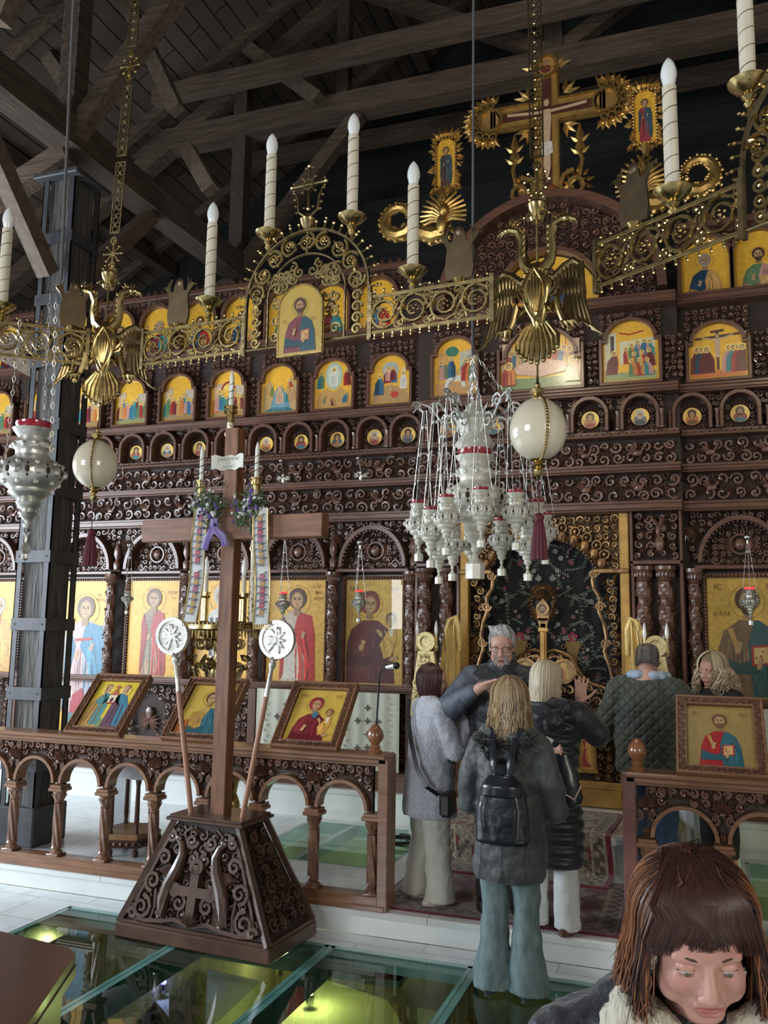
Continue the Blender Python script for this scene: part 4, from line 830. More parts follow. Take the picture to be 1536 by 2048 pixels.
# black embroidered curtain
b=MB(); g=random.Random(3); X0,X1=-1.97,-.57
vs=[];fs=[];n=60
for i in range(n+1):
    x=X0+(X1-X0)*i/n
    for z in(UZ+.02,2.9): vs.append((x,YI+.05+.008*math.sin(i*1.1),z))
fs=[(2*i,2*i+2,2*i+3,2*i+1) for i in range(n)]; b.col=(.006,.006,.008); b.add(vs,fs)
p=PT(b,X0,.5,1.4,2.4,YI+.036); YC0=YI+.036
def sprig(u,v,s_,a):
    p.y=YC0-g.uniform(0,.0008)
    pts=[(u,v)];
    for k in range(6): a+=g.uniform(-.35,.35); u+=s_*.018*math.cos(a); v+=s_*.0105*math.sin(a); pts.append((u,v)); 
    p.line(pts,.003,(.09,.10,.08))
    for (q,w_) in pts[1:]:
        for d in(-1,1): p.ell(q+d*.007,w_+.003,.008,.0035,g.choice(((.16,.18,.15),(.08,.12,.08))),6,a+d)
def bloom(u,v,r,c):
    p.y=YC0-.001-g.uniform(0,.0008)
    for k in range(5): a=k*1.257+u*40; p.ell(u+r*.6*math.cos(a),v+r*.6*math.sin(a)*p.w/p.h,r*.5,r*.5,c,7)
    p.ell(u,v,r*.3,r*.3,(.2,.16,.06),6)
for k in range(60):
    q=g.uniform(.06,.48); v=g.uniform(.36,.93); s_=g.uniform(.5,1.4); a=g.uniform(.3,2.8)
    st=g.getstate(); sprig(.5-q,v,s_,PI-a); g.setstate(st); sprig(.5+q,v,s_,a)
for k in range(85):
    q=g.uniform(.04,.48); v=g.uniform(.38,.93); c=g.choice(((.17,.17,.15),(.15,.04,.06),(.15,.07,.08),(.22,.22,.20))); r=g.uniform(.006,.018)
    bloom(.5-q,v,r,c); bloom(.5+q,v,r,c)
for s_ in(-1,1):
    u=.5+s_*.17; p.poly([(u-.05,.55),(u-.03,.50),(u-.02,.47),(u+.02,.47),(u+.03,.50),(u+.05,.55)],(.20,.13,.045)); p.poly([(u-.03,.47),(u-.02,.45),(u+.02,.45),(u+.03,.47)],(.20,.13,.045)); bloom(u,.565,.03,(.25,.03,.06))
    for d in(-1,1): p.ring(u+d*.06,.53,.016,.005,(.20,.13,.045),12)
tag(b.build('altar_curtain',cloth_vc),'black curtain embroidered with flowers and gold vases behind the holy doors','curtain')
# the door leaves
for side,lab in((-1,'left gilded openwork leaf of the holy doors, behind the grey-haired man'),(1,'right gilded openwork leaf of the holy doors')):
    yd=YI-.06; t=thing('holy_door',lab,'door',(OC+side*.62,yd,UZ+.01)); S=lambda u:OC+side*u
    top=[(.02,1.72),(.09,1.74),(.16,1.72),(.23,1.68),(.28,1.60),(.33,1.52),(.40,1.46),(.48,1.44),(.56,1.40),(.64,1.34)]
    def ztop(u):
        for (a,b_) in zip(top,top[1:]):
            if a[0]<=u<=b_[0]: return a[1]+(b_[1]-a[1])*(u-a[0])/(b_[0]-a[0])
        return 1.34
    b=MB(); b.tube([(S(u),yd-.02,v) for u,v in top],.016,6); b.tube([(S(u*.96+.01),yd-.02,v-.05) for u,v in top],.009,5)
    x0,x1=sorted((S(.02),S(.66)))
    scrolls(b,x0,x1,1.18,1.72,.085,yd,inside=lambda u,v,side=side: v<ztop(abs(u-OC))-.03 and math.hypot(abs(u-OC)-.16,v-1.56)>.1,seed=61,th=.017,leaves=4)
    scrolls(b,x0,x1,.64,1.14,.085,yd,inside=lambda u,v: not(.27<abs(u-OC)<.43 or abs(u-OC)<.06) ,seed=63,th=.017,leaves=4); b.build('openwork',goldd,t)
    b=MB(); b.cbox(x0,x1,yd-.035,yd+.02,1.13,1.19,.006); b.cbox(x0,x1,yd-.035,yd+.02,.58,.64,.006); b.cbox(*sorted((S(.635),S(.665))),yd-.03,yd+.02,.5,1.36,.006); b.cbox(x0,x1,yd-.03,yd+.02,UZ+.01,.58,.008); b.build('door_frame',goldflat,t)
    b=MB(); b.box(x0,x1,yd+.012,yd+.02,UZ+.01,1.3); b.build('gap_shade_board',backing,t,smooth=0)
    # oval of the annunciation
    b=MB(); b.arch(S(.17),1.56,.085,.11,yd-.03,yd+.0,a0=0,a1=2*PI,n=24); b.build('oval_frame',goldd,t)
    b=MB(); b.col=(.42,.25,.08); b.arch(S(.17),1.56,.0,.088,yd-.012,yd+.004,a0=0,a1=2*PI,n=20); p=PT(b,S(.17)-.08,1.48,.16,.16,yd-.013); mini(p,.5,.05,.85,(.35,.12,.05),OCH); b.build('oval_painting',paint,t)
    # standing saints in arched frames
    for uc in(.35,.12):
        xc=S(uc); b=MB(); b.arch(xc,.98,.062,.09,yd-.04,yd,n=14); b.cbox(xc-.09,xc-.062,yd-.04,yd,.74,.98,.004); b.cbox(xc+.062,xc+.09,yd-.04,yd,.74,.98,.004); b.cbox(xc-.1,xc+.1,yd-.045,yd,.71,.745,.004)
        fr=b.build('panel_frame',gold,t); b=MB(); b.col=(.45,.27,.08); b.poly([(xc-.065,.745),(xc+.065,.745),(xc+.065,.98)]+[(xc+.065*math.cos(a),.98+.065*math.sin(a)) for a in(.5,1,1.57,2.1,2.6)]+[(xc-.065,.98)],yd-.012,yd+.002)
        stand(PT(b,xc-.065,.75,.13,.29,yd-.013),.5,.02,.97,(.30,.04,.04),OCH,(.12,.06,.03),4,halo=True); b.build('saint_painting',paint,fr)
b=MB(); xs=OC; yd=YI-.09
t=thing('door_finial_post','gilded central post of the holy doors with an ornate shield-shaped top','post',(xs,yd,UZ+.01))
b.cbox(xs-.03,xs+.03,yd-.04,yd+.02,UZ+.01,1.98,.008); b.cbox(xs-.045,xs+.045,yd-.045,yd+.02,1.9,1.94,.005); b.cbox(xs-.012,xs+.012,yd-.055,yd,.6,1.9,.003); b.build('post',goldflat,t)
b=MB()
for k in range(30):
    a=2*PI*k/30; rr=.10 if math.sin(a)>0 else .085; x,z=xs+rr*math.cos(a),2.14+rr*1.45*math.sin(a); b.leaf(x,z,a+.4,.055,.03,yd-.03,.02); b.ball((x,yd-.03,z),.012,6,4)
for k in range(-3,4): b.leaf(xs+.012*k,2.17,PI/2-.18*k,.15,.022,yd-.04,.02)
b.arch(xs,2.1,.045,.06,yd-.06,yd-.03,a0=0,a1=2*PI,n=18); b.poly([(xs-.05,2.0),(xs+.05,2.0),(xs+.06,2.12),(xs,2.2),(xs-.06,2.12)],yd-.04,yd-.02); b.poly([(xs-.03,1.93),(xs+.03,1.93),(xs+.05,2.02),(xs-.05,2.02)],yd-.04,yd); b.build('shield_finial',goldd,t)
b=MB(); b.col=(.5,.3,.1); b.arch(xs,2.1,0,.045,yd-.05,yd-.04,a0=0,a1=2*PI,n=14); p=PT(b,xs-.04,2.06,.08,.08,yd-.051); face(p,.5,.5,.3,(.1,.05,.03),True); b.build('medallion',paint,t)
# ---- cresting: crucifix, side icons and winged creatures
yc_=YI-.1; cx,cz=-1.19,6.86
t=thing('crest_crucifix','large gilded crucifix crowning the icon screen','cross',(cx,yc_,5.98))
b=MB(); 
def crossout(w,L,Lt,zb): return [(-w,zb),(w,zb),(w,-w),(L,-w),(L,w),(w,w),(w,Lt),(-w,Lt),(-w,w),(-L,w),(-L,-w),(-w,-w)]
b.poly([(cx+u,cz+v) for u,v in crossout(.12,.55,.46,-.88)],yc_,yc_+.05)
for (u,v) in((.55,0),(-.55,0),(0,.46)): b.arch(cx+u,cz+v,.0,.125,yc_,yc_+.05,a0=0,a1=2*PI,n=20)
b.build('cross_board',goldflat,t)
b=MB(); o=[(cx+u,yc_-.01,cz+v) for u,v in crossout(.11,.52,.44,-.86)]; b.tube(o,.014,5,closed=True)
for (u,v) in((.55,0),(-.55,0),(0,.46)): b.arch(cx+u,cz+v,.1,.125,yc_-.03,yc_,a0=0,a1=2*PI,n=20)
b.build('raised_edge',gold,t)
b=MB(); b.col=(.09,.03,.02); b.poly([(cx+u,cz+v) for u,v in crossout(.045,.42,.36,-.8)],yc_-.008,yc_-.001)
p=PT(b,cx-.5,cz-.8,1,1.2,yc_-.009); s_=(.62,.42,.26)
p.poly([(.465,.2),(.47,.4),(.455,.62),(.47,.68),(.53,.68),(.545,.62),(.53,.4),(.535,.2),(.5,.05)],s_); p.line([(.47,.66),(.3,.67),(.12,.685)],.03,s_); p.line([(.53,.66),(.7,.67),(.88,.685)],.03,s_); p.poly([(.45,.4),(.55,.4),(.56,.3),(.45,.28)],(.7,.62,.5)); p.ell(.5,.74,.035,.045,(.15,.07,.04)); p.ell(.5,.735,.025,.035,s_)
for (u,v) in((-.05,.667),(1.05,.667),(.5,1.05)): p.ell(u,v,.085,.085,(.45,.24,.07),16); p.ell(u,v-.02,.05,.045,MAR,12); p.ell(u,v+.03,.03,.03,(.4,.22,.12),10)
b.build('crucifix_painting',paint,t)
b=MB()
for (u,v,sg) in((.55,0,0),(-.55,0,PI)):
    for k in range(-4,5):
        a=sg+k*.42; x,z=cx+u+.17*math.cos(a),cz+v+.17*math.sin(a)
        for d in(-.5,0,.5): b.leaf(x,z,a+d,.13,.06,yc_+.01,.03)
        b.ball((x+.06*math.cos(a),yc_,z+.06*math.sin(a)),.022,6,4); b.spiral(x,z,.05,1.3,a,1,.014,yc_,seg=8)
for (u,v,a) in((.22,.22,PI/4),(-.22,.22,3*PI/4),(.22,-.2,-PI/4),(-.22,-.2,-3*PI/4),(.12,.6,.9),(-.12,.6,2.2)):
    for d in(-.6,0,.6): b.leaf(cx+u*.75,cz+v*.75,a+d,.16,.06,yc_+.01,.03)
for s_ in(-1,1):      # foot scrolls and bud stems
    for k in range(16):
        a=k*.55; q=.03+.006*k; b.leaf(cx+s_*(.26+q*math.cos(a)),cz-.80+q*math.sin(a),a,.09,.045,yc_,.03)
    b.spiral(cx+s_*.25,cz-.8,.15,1.5,PI/2,s_,.03,yc_); b.tube([(cx+s_*.12,yc_,cz-.86),(cx+s_*.3,yc_,cz-.7),(cx+s_*.33,yc_,cz-.55),(cx+s_*.30,yc_,cz-.45)],[.03,.025,.02,.03],6)
    for (dz,w_) in((-.5,.10),(-.38,.08)):
        b.leaf(cx+s_*.31,cz+dz,PI/2,.2,w_,yc_-.01,.03); b.leaf(cx+s_*.31,cz+dz,PI/2-.9,.12,.05,yc_-.01,.02); b.leaf(cx+s_*.31,cz+dz,PI/2+.9,.12,.05,yc_-.01,.02)
b.build('gilded_foliage',gold,t)
b=MB(); b.ball((cx+.05,yc_-.05,cz-.86),(.06,.05,.07),10,6); b.build('skull_boss',mat('red_gilt',(.35,.1,.04),.4,.3),t)
for side,lab in((-1,'small gilded icon of a standing figure left of the crest crucifix'),(1,'small gilded icon of a standing figure right of the crest crucifix')):
    x,z=(-2.19,6.5) if side<0 else (-.29,6.62); t=thing('crest_icon',lab,'icon',(x,yc_,z-.36),group='side icons of the crest')
    b=MB(); b.col=GOLDC; w_,h_=.2,.52; board(b,x-w_/2,z-h_/2,w_,h_,yc_-.005,GOLDC,True,.02)
    stand(PT(b,x-w_/2,z-h_/2,w_,h_*.95,yc_-.006),.5,.04,.88,(.10,.06,.05) if side<0 else (.34,.05,.06),(.05,.09,.11),(.1,.06,.04),5); p=PT(b,x-w_/2,z-h_/2,w_,h_,yc_-.02); b.build('painting',paint,t)
    b=MB(); g=random.Random(8)
    for k in range(44):
        f_=k/44*2*(w_+h_); 
        if f_<w_: q=(x-w_/2+f_,z-h_/2)
        elif f_<w_+h_: q=(x+w_/2,z-h_/2+f_-w_)
        elif f_<2*w_+h_: q=(x+w_/2-(f_-w_-h_),z+h_/2)
        else: q=(x-w_/2,z+h_/2-(f_-2*w_-h_))
        dx,dz=q[0]-x,q[1]-z; a=math.atan2(dz,dx); b.leaf(q[0]+.01*math.cos(a),q[1]+.015*math.sin(a),a+g.uniform(-1,1),.085,.045,yc_-.01,.03); b.ball((q[0],yc_-.01,q[1]),.016,5,4)
    for k in range(-2,3): b.leaf(x+.03*k,z+h_/2,PI/2-.35*k,.13,.05,yc_-.01,.03)
    b.tube([(x,yc_,z-h_/2-.02),(x,yc_,z-h_/2-.14)],[.05,.025],6)
    b.build('gilded_frame',gold,t)
    # serpent and cherub wings
    X=-2.2 if side<0 else -.33; Z=5.98; s_=side
    t=thing('winged_serpent',('gilded winged serpent on the crest %s of the crucifix')%('left' if side<0 else 'right'),'ornament',(X,yc_,Z-.3),group='winged serpents of the crest')
    b=MB()
    P=[(X+s_*(0+.5*u+ .0),yc_,Z+v) for u,v in((0,-.28),(.25,-.22),(.5,-.16),(.75,-.12),(1.0,-.02))]
    ctr=(X+s_*.48,Z+.0)
    Q=[(X,yc_,Z-.2),(X+s_*.12,yc_,Z-.22),(X+s_*.26,yc_,Z-.16)]+[(ctr[0]+(.17-.05*k/11)*math.cos(-PI*.8*(1 if s_>0 else 0)+(PI*1.8 if s_<0 else 0)+s_*k*.5),yc_,ctr[1]+(.17-.05*k/11)*math.sin(-PI*.8+k*.5)) for k in range(12)]
    W=[.09,.09,.085]+[.08-.004*k for k in range(12)]
    b.tube(Q,W,10)
    for i_,(q,w_) in enumerate(zip(Q,W)):
        for k in range(7): a=2*PI*k/7; b.ball((q[0]+w_*.95*math.cos(a),q[1]-.02,q[2]+w_*.95*math.sin(a)),w_*.32,5,4)
    b.build('coiled_body',gold,t)
    for d,nm in((1,'wing'),(-1,'wing')):
        b=MB()
        for k in range(9):
            a=PI/2+d*(.12+.17*k) ; L=.38-.012*k; x0,z0=X-.0+d*.06,Z-.12
            b.tube([(x0,yc_-.06,z0),(x0+L*.6*math.cos(a),yc_-.08,z0+L*.6*math.sin(a)),(x0+L*math.cos(a+d*.12),yc_-.05,z0+L*math.sin(a+d*.12))],[.012,.022,.012],6)
        b.build(nm,gold,t)
    b=MB(); b.ball((X+s_*-.02,yc_-.1,Z-.02),(.055,.055,.07),10,7); b.ball((X,yc_-.1,Z-.16),(.06,.05,.1),8,6); b.build('cherub_head',gold,t)
# ================================================================ CARVED RAILING
def railing(xa,xb,cols,ends,label,fins):
    Y0=5.39; t=thing('carved_railing',label,'railing',((xa+xb)/2,Y0,PZ)); 
    b=MB(); b.cbox(xa,xb,Y0-.05,Y0+.07,PZ,.235,.006); b.cbox(xa,xb,Y0-.065,Y0+.085,PZ,.185,.005); b.build('base_rail',railwood,t)
    b=MB(); b.cbox(xa,xb,Y0-.085,Y0+.12,1.075,1.105,.008); b.cbox(xa,xb,Y0-.06,Y0+.09,1.045,1.078,.006); b.cbox(xa,xb,Y0-.045,Y0+.07,1.03,1.048,.004); b.build('top_rail',railwood,t)
    r=.163; zc=.77
    for i,c in enumerate(cols):
        b=MB(); b.lathe([(.048,.245),(.048,.262),(.03,.275),(.042,.29),(.03,.31)],14,c,Y0); b.rope(c,Y0,.305,.60,.033,6,.21,36,.13,steps=44); b.lathe([(.031,.6),(.038,.607),(.03,.615),(.04,.65),(.052,.69)],14,c,Y0)
        b.cbox(c-.05,c+.05,Y0-.05,Y0+.05,.235,.252,.003)
        for k in range(8): a=2*PI*k/8; b.add([(c+.03*math.cos(a),Y0+.03*math.sin(a),.615),(c+.058*math.cos(a),Y0+.058*math.sin(a),.672),(c+.04*math.cos(a+.35),Y0+.04*math.sin(a+.35),.655),(c+.04*math.cos(a-.35),Y0+.04*math.sin(a-.35),.655)],[(0,2,1),(0,1,3)])
        b.build('colonnette',colwood,t,smooth=50)
        b=MB(); b.cbox(c-.06,c+.06,Y0-.06,Y0+.06,.69,.715,.004); b.cbox(c-.05,c+.05,Y0-.055,Y0+.055,.715,.735,.003); b.build('impost_block',railwood,t)
    bays=[(cols[k]+cols[k+1])/2 for k in range(len(cols)-1)]
    xlo,xhi=min(cols[0],xa+.0),max(cols[-1],xb)
    b=MB()
    for c in bays:
        N=14
        for k in range(N):
            u0=-.205+.41*k/N; u1=u0+.41/N
            zz=[zc+math.sqrt(max(0,(r+.01)**2-min(u*u,(r+.01)**2))) if abs(u)<r+.01 else .735 for u in(u0,u1)]
            b.add([(c+u0,Y0-.004,zz[0]),(c+u1,Y0-.004,zz[1]),(c+u1,Y0-.004,1.03),(c+u0,Y0-.004,1.03),(c+u0,Y0+.03,zz[0]),(c+u1,Y0+.03,zz[1]),(c+u1,Y0+.03,1.03),(c+u0,Y0+.03,1.03)],[(0,1,2,3),(7,6,5,4),(0,4,5,1)])
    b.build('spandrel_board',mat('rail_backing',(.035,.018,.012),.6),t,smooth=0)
    for c in bays:
        b=MB(); b.arch(c,zc-.02,r,r+.022,Y0-.055,Y0+.05,n=20); 
        b.build('arch_band',railwood,t)
        b=MB(); ins=lambda u,v,c=c:(u-c)**2+(v-zc+.02)**2>(r+.042)**2
        scrolls(b,c-.205,c+.205,.74,1.03,.062,Y0-.008,inside=ins,seed=int(c*50),th=.014,leaves=5)
        scrolls(b,c-.205,c+.205,.97,1.03,.055,Y0-.02,seed=int(c*50)+1,th=.010,leaves=4)
        for s_ in(-1,):
            x=c+s_*.205
            for k in range(-4,5): b.leaf(x,.905,PI/2+k*.3,.085,.022,Y0-.03,.02)
            b.ball((x,Y0-.04,.90),(.018,.014,.014),8,5)
            for d in(-1,1): b.spiral(x+d*.045,.86,.03,1.4,PI/2,d,.012,Y0-.02); b.leaf(x+d*.01,.80,-PI/2,.07,.03,Y0-.02,.02)
        b.build('carved_spandrel',railcarve,t)
    for (x0,x1,side) in ends:
        b=MB(); b.cbox(x0,x1,Y0-.06,Y0+.10,PZ,1.10,.006); b.build('end_post',railwood if side<0 else mat('rail_wood_violet_light',(.23,.10,.085),.33,noise=(6,(.15,.06,.05)),coat=.3),t)  # violet light on the right post is tinted into its wood colour
    for fx in fins:
        b=MB(); b.lathe([(.042,1.105),(.045,1.12),(.03,1.13),(.036,1.145),(.026,1.16),(.05,1.19),(.056,1.215),(.046,1.25),(.022,1.28),(.0,1.292)],20,fx,Y0+.02); b.build('finial',mat('finial_wood',(.30,.13,.06),.2,coat=.6,noise=(12,(.2,.08,.04))),t)
    return t
railing(-6.1,-1.88,[-1.985-.41*k for k in range(10)][::-1],[(-1.935,-1.865,-1)],'left carved walnut railing of twisted colonnettes and round arches behind the cross',[-1.985])
railing(-.41,2.2,[-.30+.41*k for k in range(6)],[(-.43,-.355,1)],'right carved railing with one framed icon, behind the brown-haired woman',[-.345])
# ---- framed icons leaning on the railing
def frame_icon(x,label,paintf,wf=.47,hf=.53):
    t=thing('framed_icon',label,'framed icon',(x,5.335,1.108),group='framed icons resting on the railing',rot=(-R(42),0,0))
    w2=wf/2; b=MB()
    fw_=.052
    for q in((-w2,w2,0,fw_),(-w2,w2,hf-fw_,hf),(-w2,-w2+fw_,fw_,hf-fw_),(w2-fw_,w2,fw_,hf-fw_)):
        b.cbox(q[0],q[1],-.03,.02,q[2],q[3],.006)
    for q in((-w2-.008,w2+.008,-.008,.008),(-w2-.008,w2+.008,hf-.008,hf+.008),(-w2-.008,-w2+.008,0,hf),(w2-.008,w2+.008,0,hf)): b.cbox(q[0],q[1],-.042,.02,q[2],q[3],.004)
    for q in((-w2+fw_-.006,w2-fw_+.006,fw_-.01,fw_),(-w2+fw_-.006,w2-fw_+.006,hf-fw_,hf-fw_+.01),(-w2+fw_-.01,-w2+fw_,fw_,hf-fw_),(w2-fw_,w2-fw_+.01,fw_,hf-fw_)): b.cbox(q[0],q[1],-.036,.02,q[2],q[3],.002)
    b.build('frame',railwood,t,local=True)
    b=MB(); g=random.Random(int(x*30))
    for (x0,z0,x1,z1) in((-w2,fw_/2,w2,fw_/2),(-w2,hf-fw_/2,w2,hf-fw_/2),(-w2+fw_/2,0,-w2+fw_/2,hf),(w2-fw_/2,0,w2-fw_/2,hf)):
        n=int(math.hypot(x1-x0,z1-z0)/.03)
        for k in range(1,n):
            u=k/n; px_,pz_=x0+(x1-x0)*u,z0+(z1-z0)*u; a=math.atan2(z1-z0,x1-x0)
            b.leaf(px_,pz_,a+(.6 if k%2 else -.6),.036,.018,-.032,.008); b.spiral(px_,pz_,.014,1.1,a,1 if k%2 else -1,.006,-.031,seg=7)
    b.build('carved_border',railcarve,t,local=True)
    b=MB(); W=wf-2*fw_; H=hf-2*fw_; b.col=(.62,.42,.08); b.box(-W/2,W/2,-.012,.0,fw_,hf-fw_); paintf(b,PT(b,-W/2,fw_,W,H,-.0125),W,H,fw_); b.build('painting',paint2,t,local=True)
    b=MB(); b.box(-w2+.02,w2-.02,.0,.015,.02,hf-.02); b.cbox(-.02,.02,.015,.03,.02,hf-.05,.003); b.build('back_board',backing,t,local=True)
    b=MB(); bar(b,(0,.02,hf*.8),(0,.02+.36*.9,hf*.8-.36*.75+.02),.03,.02); b.build('prop',railwood,t,local=True); return t
def pf1(b,p,W,H,f):
    p.poly([(0,0),(0,.22),(1,.22),(1,0)],(.26,.30,.13)); p.poly([(0,.22),(0,1),(1,1),(1,.22)],(.72,.52,.06))
    for (u,c1,c2,ln) in((.22,(.50,.27,.09),(.10,.27,.27),.10),(.78,(.15,.08,.11),(.07,.22,.30),-.10)):
        A=p.w/p.h; mini(p,u,.03,.86,c1,c2,lean=ln*.6)
        p.poly([(u-.10,.55),(u-.05+ln,.75),(u+.08+ln,.73),(u+.10,.5),(u+ln*2.1,.60),(u+ln*.5,.48)],c2); p.ell(u+ln*.6,.87,.075,.085,(.22,.14,.08)); p.ell(u+ln*.75,.865,.055,.068,(.52,.32,.18)); hand(p,u+ln*2.2,.6,.04,0 if ln>0 else PI)
    p.poly([(.42,.55),(.42,.70),(.58,.70),(.58,.55)],(.75,.66,.52)); p.poly([(.40,.70),(.5,.86),(.60,.70)],(.5,.14,.08)); p.ell(.5,.6,.04,.06,(.12,.05,.05)); p.line([(.4,.52),(.6,.54)],.03,RED); p.ell(.5,.88,.05,.04,(.5,.14,.08))
def pf2(b,p,W,H,f):
    p.ring(.52,.76,.2,.01,(.4,.2,.05)); bust(p,.52,.72,.19,(.55,.33,.08),(.04,.13,.16),(.12,.055,.03),False,seed=4,bless=True); 
    for k in range(10): p.line([(.2+.03*k,.1),(.24+.03*k,.45)],.008,(.36,.2,.05))
    p.poly([(.02,.02),(.05,.2),(.2,.3),(.25,.1)],(.5,.12,.04))
def pf3(b,p,W,H,f): bust(p,.44,.70,.185,(.22,.03,.04),(.18,.02,.03),veil=(.26,.035,.04),beard=False,seed=6,child=(.76,.56),turn=.5); p.poly([(.42,.5),(.5,.58),(.56,.5),(.5,.42)],(.06,.18,.28)); text(b,'ΜΡ',-W*.36,f+H*.84,.035,(.3,.1,.04),p.y-.001); text(b,'ΘΥ',W*.36,f+H*.84,.035,(.3,.1,.04),p.y-.001)
def pf4(b,p,W,H,f):
    p.poly([(0,0),(0,1),(1,1),(1,0)],(.36,.25,.08)); bust(p,.5,.74,.17,(.40,.015,.02),(.03,.13,.17),(.17,.08,.04),True,seed=7,book=(.46,.05,.04),bless=True,trim=(.55,.32,.1)); text(b,'ΙC',-W*.36,f+H*.84,.035,(.3,.15,.05),p.y-.001); text(b,'ΧC',W*.36,f+H*.84,.035,(.3,.15,.05),p.y-.001)
frame_icon(-4.14,'framed icon of two saints holding a small red-roofed church, leftmost on the railing',pf1)
frame_icon(-3.31,'framed icon of a long-haired saint in yellow and blue, half hidden by the cross',pf2)
frame_icon(-2.455,'framed icon of a maroon-veiled mother and child, near the end of the left railing',pf3)
frame_icon(.115,'framed icon of a bearded figure in red with a book, on the right railing',pf4)
# ================================================================ GREAT WOODEN CROSS
CX,CY=-2.87,5.0
t=thing('processional_cross','tall plain brown wooden cross standing in a carved pyramid-shaped pedestal','cross',(CX,CY,0),rz=-R(4))
M0=T(CX,CY,0)@RZ(-R(4))
def pb(): b=MB(); b.M=M0.copy(); return b
HB,HT,DB,DT,ZB,ZT_=.535,.235,.27,.15,.10,.70
b=pb(); b.cbox(-HB-.02,HB+.02,-DB-.02,DB+.02,0,.085,.008); b.build('plinth',pedwood,t)
b=pb(); b.cbox(-HB-.01,HB+.01,-DB-.01,DB+.01,.085,.105,.004); b.cbox(-HT-.045,HT+.045,-DT-.04,DT+.04,ZT_,ZT_+.02,.004); b.cbox(-HT-.03,HT+.03,-DT-.025,DT+.025,ZT_+.018,ZT_+.034,.004); b.build('moulding',pedwood,t)
b=pb()
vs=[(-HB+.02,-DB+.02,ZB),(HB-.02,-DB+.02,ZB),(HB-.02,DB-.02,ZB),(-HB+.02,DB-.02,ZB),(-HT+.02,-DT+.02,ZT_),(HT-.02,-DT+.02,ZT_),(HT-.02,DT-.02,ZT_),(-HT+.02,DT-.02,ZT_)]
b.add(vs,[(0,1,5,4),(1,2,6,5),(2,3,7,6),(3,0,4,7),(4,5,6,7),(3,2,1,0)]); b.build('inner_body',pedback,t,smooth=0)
for sx in(-1,1):
    for sy in(-1,1):
        b=pb(); bar(b,(sx*HB,sy*DB,ZB-.01),(sx*HT,sy*DT,ZT_+.005),.035,.035); b.build('corner_post',pedwood,t,smooth=0)
# carved faces: front in local x,z mapped on the slanted plane
Hs=math.hypot(ZT_-ZB,DB-DT); sl=math.atan2(DB-DT,ZT_-ZB)
def ins_front(u,v): return abs(u)<(HB-(HB-HT)*v/Hs)-.055 and .03<v<Hs-.02
b=pb(); b.M=M0@T(0,-DB+.006,ZB)@RX(-sl)
TH=.016
g=random.Random(12)
def vine(pts,th=.016): b.tube([(u,-.012,v) for u,v in pts],th,4)
for s_ in(-1,1):
    # peacocks: body, neck, head, long tail
    b.tube([(s_*.22,-.02,.05),(s_*.215,-.025,.15),(s_*.19,-.03,.24),(s_*.14,-.035,.34),(s_*.12,-.035,.42),(s_*.14,-.03,.48),(s_*.175,-.03,.50)],[.028,.04,.04,.036,.026,.02,.014],8)
    b.ball((s_*.165,-.03,.505),(.026,.02,.022),8,5); b.leaf(s_*.185,.505,0 if s_>0 else PI,.05,.016,-.02,.012)
    for k in range(5): b.leaf(s_*.17,.27+.02*k,PI/2-s_*(1.2+.18*k),.14,.03,-.03,.014)
    for k in range(9): b.tube([(s_*(.205+.004*k)-.03+.008*k,-.05,.06+.0*k),(s_*(.2)-.03+.008*k,-.055,.22)],.004,4)
    for (u,v,r,tn_,a) in((.37,.09,.072,1.6,PI/2),(.315,.245,.062,1.5,-PI/2),(.255,.385,.05,1.4,0),(.07,.50,.045,1.4,PI),(.10,.145,.058,1.5,0),(.225,.51,.035,1.3,PI/2),(.045,.40,.04,1.3,PI/2),(.43,.045,.035,1.2,0)):
        if abs(u)+.0<HB: b.spiral(s_*u,v,r,tn_,a if s_>0 else PI-a,s_,.017,-.008,rise=.01,r1=.2)
        for k in range(3): a2=a+k*2.1; b.leaf(s_*u,v,a2,r*.7,r*.35,-.012,.016)
    vine([(s_*.02,.03),(s_*.12,.05),(s_*.22,.03),(s_*.33,.02),(s_*.43,.03)]); vine([(s_*.44,.04),(s_*.40,.17),(s_*.36,.25),(s_*.33,.33),(s_*.29,.42),(s_*.24,.52),(s_*.18,.56)],.013); vine([(s_*.09,.58),(s_*.14,.54),(s_*.1,.46)],.012); vine([(s_*.3,.02),(s_*.28,.1),(s_*.29,.2)],.012)
    for k in range(22): 
        u,v=g.uniform(.03,.46),g.uniform(.04,.57)
        if ins_front(u+.02,v): a=g.uniform(0,6.3); b.leaf(s_*u,v,a,.06,.026,-.0,.016)
scrolls(b,-HB+.06,HB-.06,.03,Hs-.03,.085,.002,inside=lambda u,v: ins_front(u,v),seed=17,th=.013,leaves=5)
b.box(-.03,.03,-.05,.0,.05,.37); b.box(-.13,.13,-.052,.0,.19,.245); b.arch(0,.36,.02,.05,-.05,0,a0=0,a1=2*PI,n=12)
for (u,v) in((-.13,.217),(.13,.217)): b.arch(u,v,0,.042,-.05,0,a0=0,a1=2*PI,n=12)
for k in range(-3,4): b.leaf(0,.03,PI/2+k*.35,.09,.03,-.045,.02)
b.build('peacock_panel',pedwood,t)
Ws=DB; Hs2=math.hypot(ZT_-ZB,HB-HT); sl2=math.atan2(HB-HT,ZT_-ZB)
for s_ in(-1,1):
    b=pb(); b.M=M0@T(s_*(HB-.006),0,ZB)@RZ(s_*PI/2)@RX(-sl2)
    scrolls(b,-Ws+.04,Ws-.04,.03,Hs2-.03,.11,-.0,inside=lambda u,v: abs(u)<(DB-(DB-DT)*v/Hs2)-.05,seed=5,th=.018,leaves=5); b.build('vine_panel',pedwood,t)
b=pb(); b.cbox(-.052,.052,-.045,.045,ZT_,3.22,.004); b.build('upright',crosswood,t)
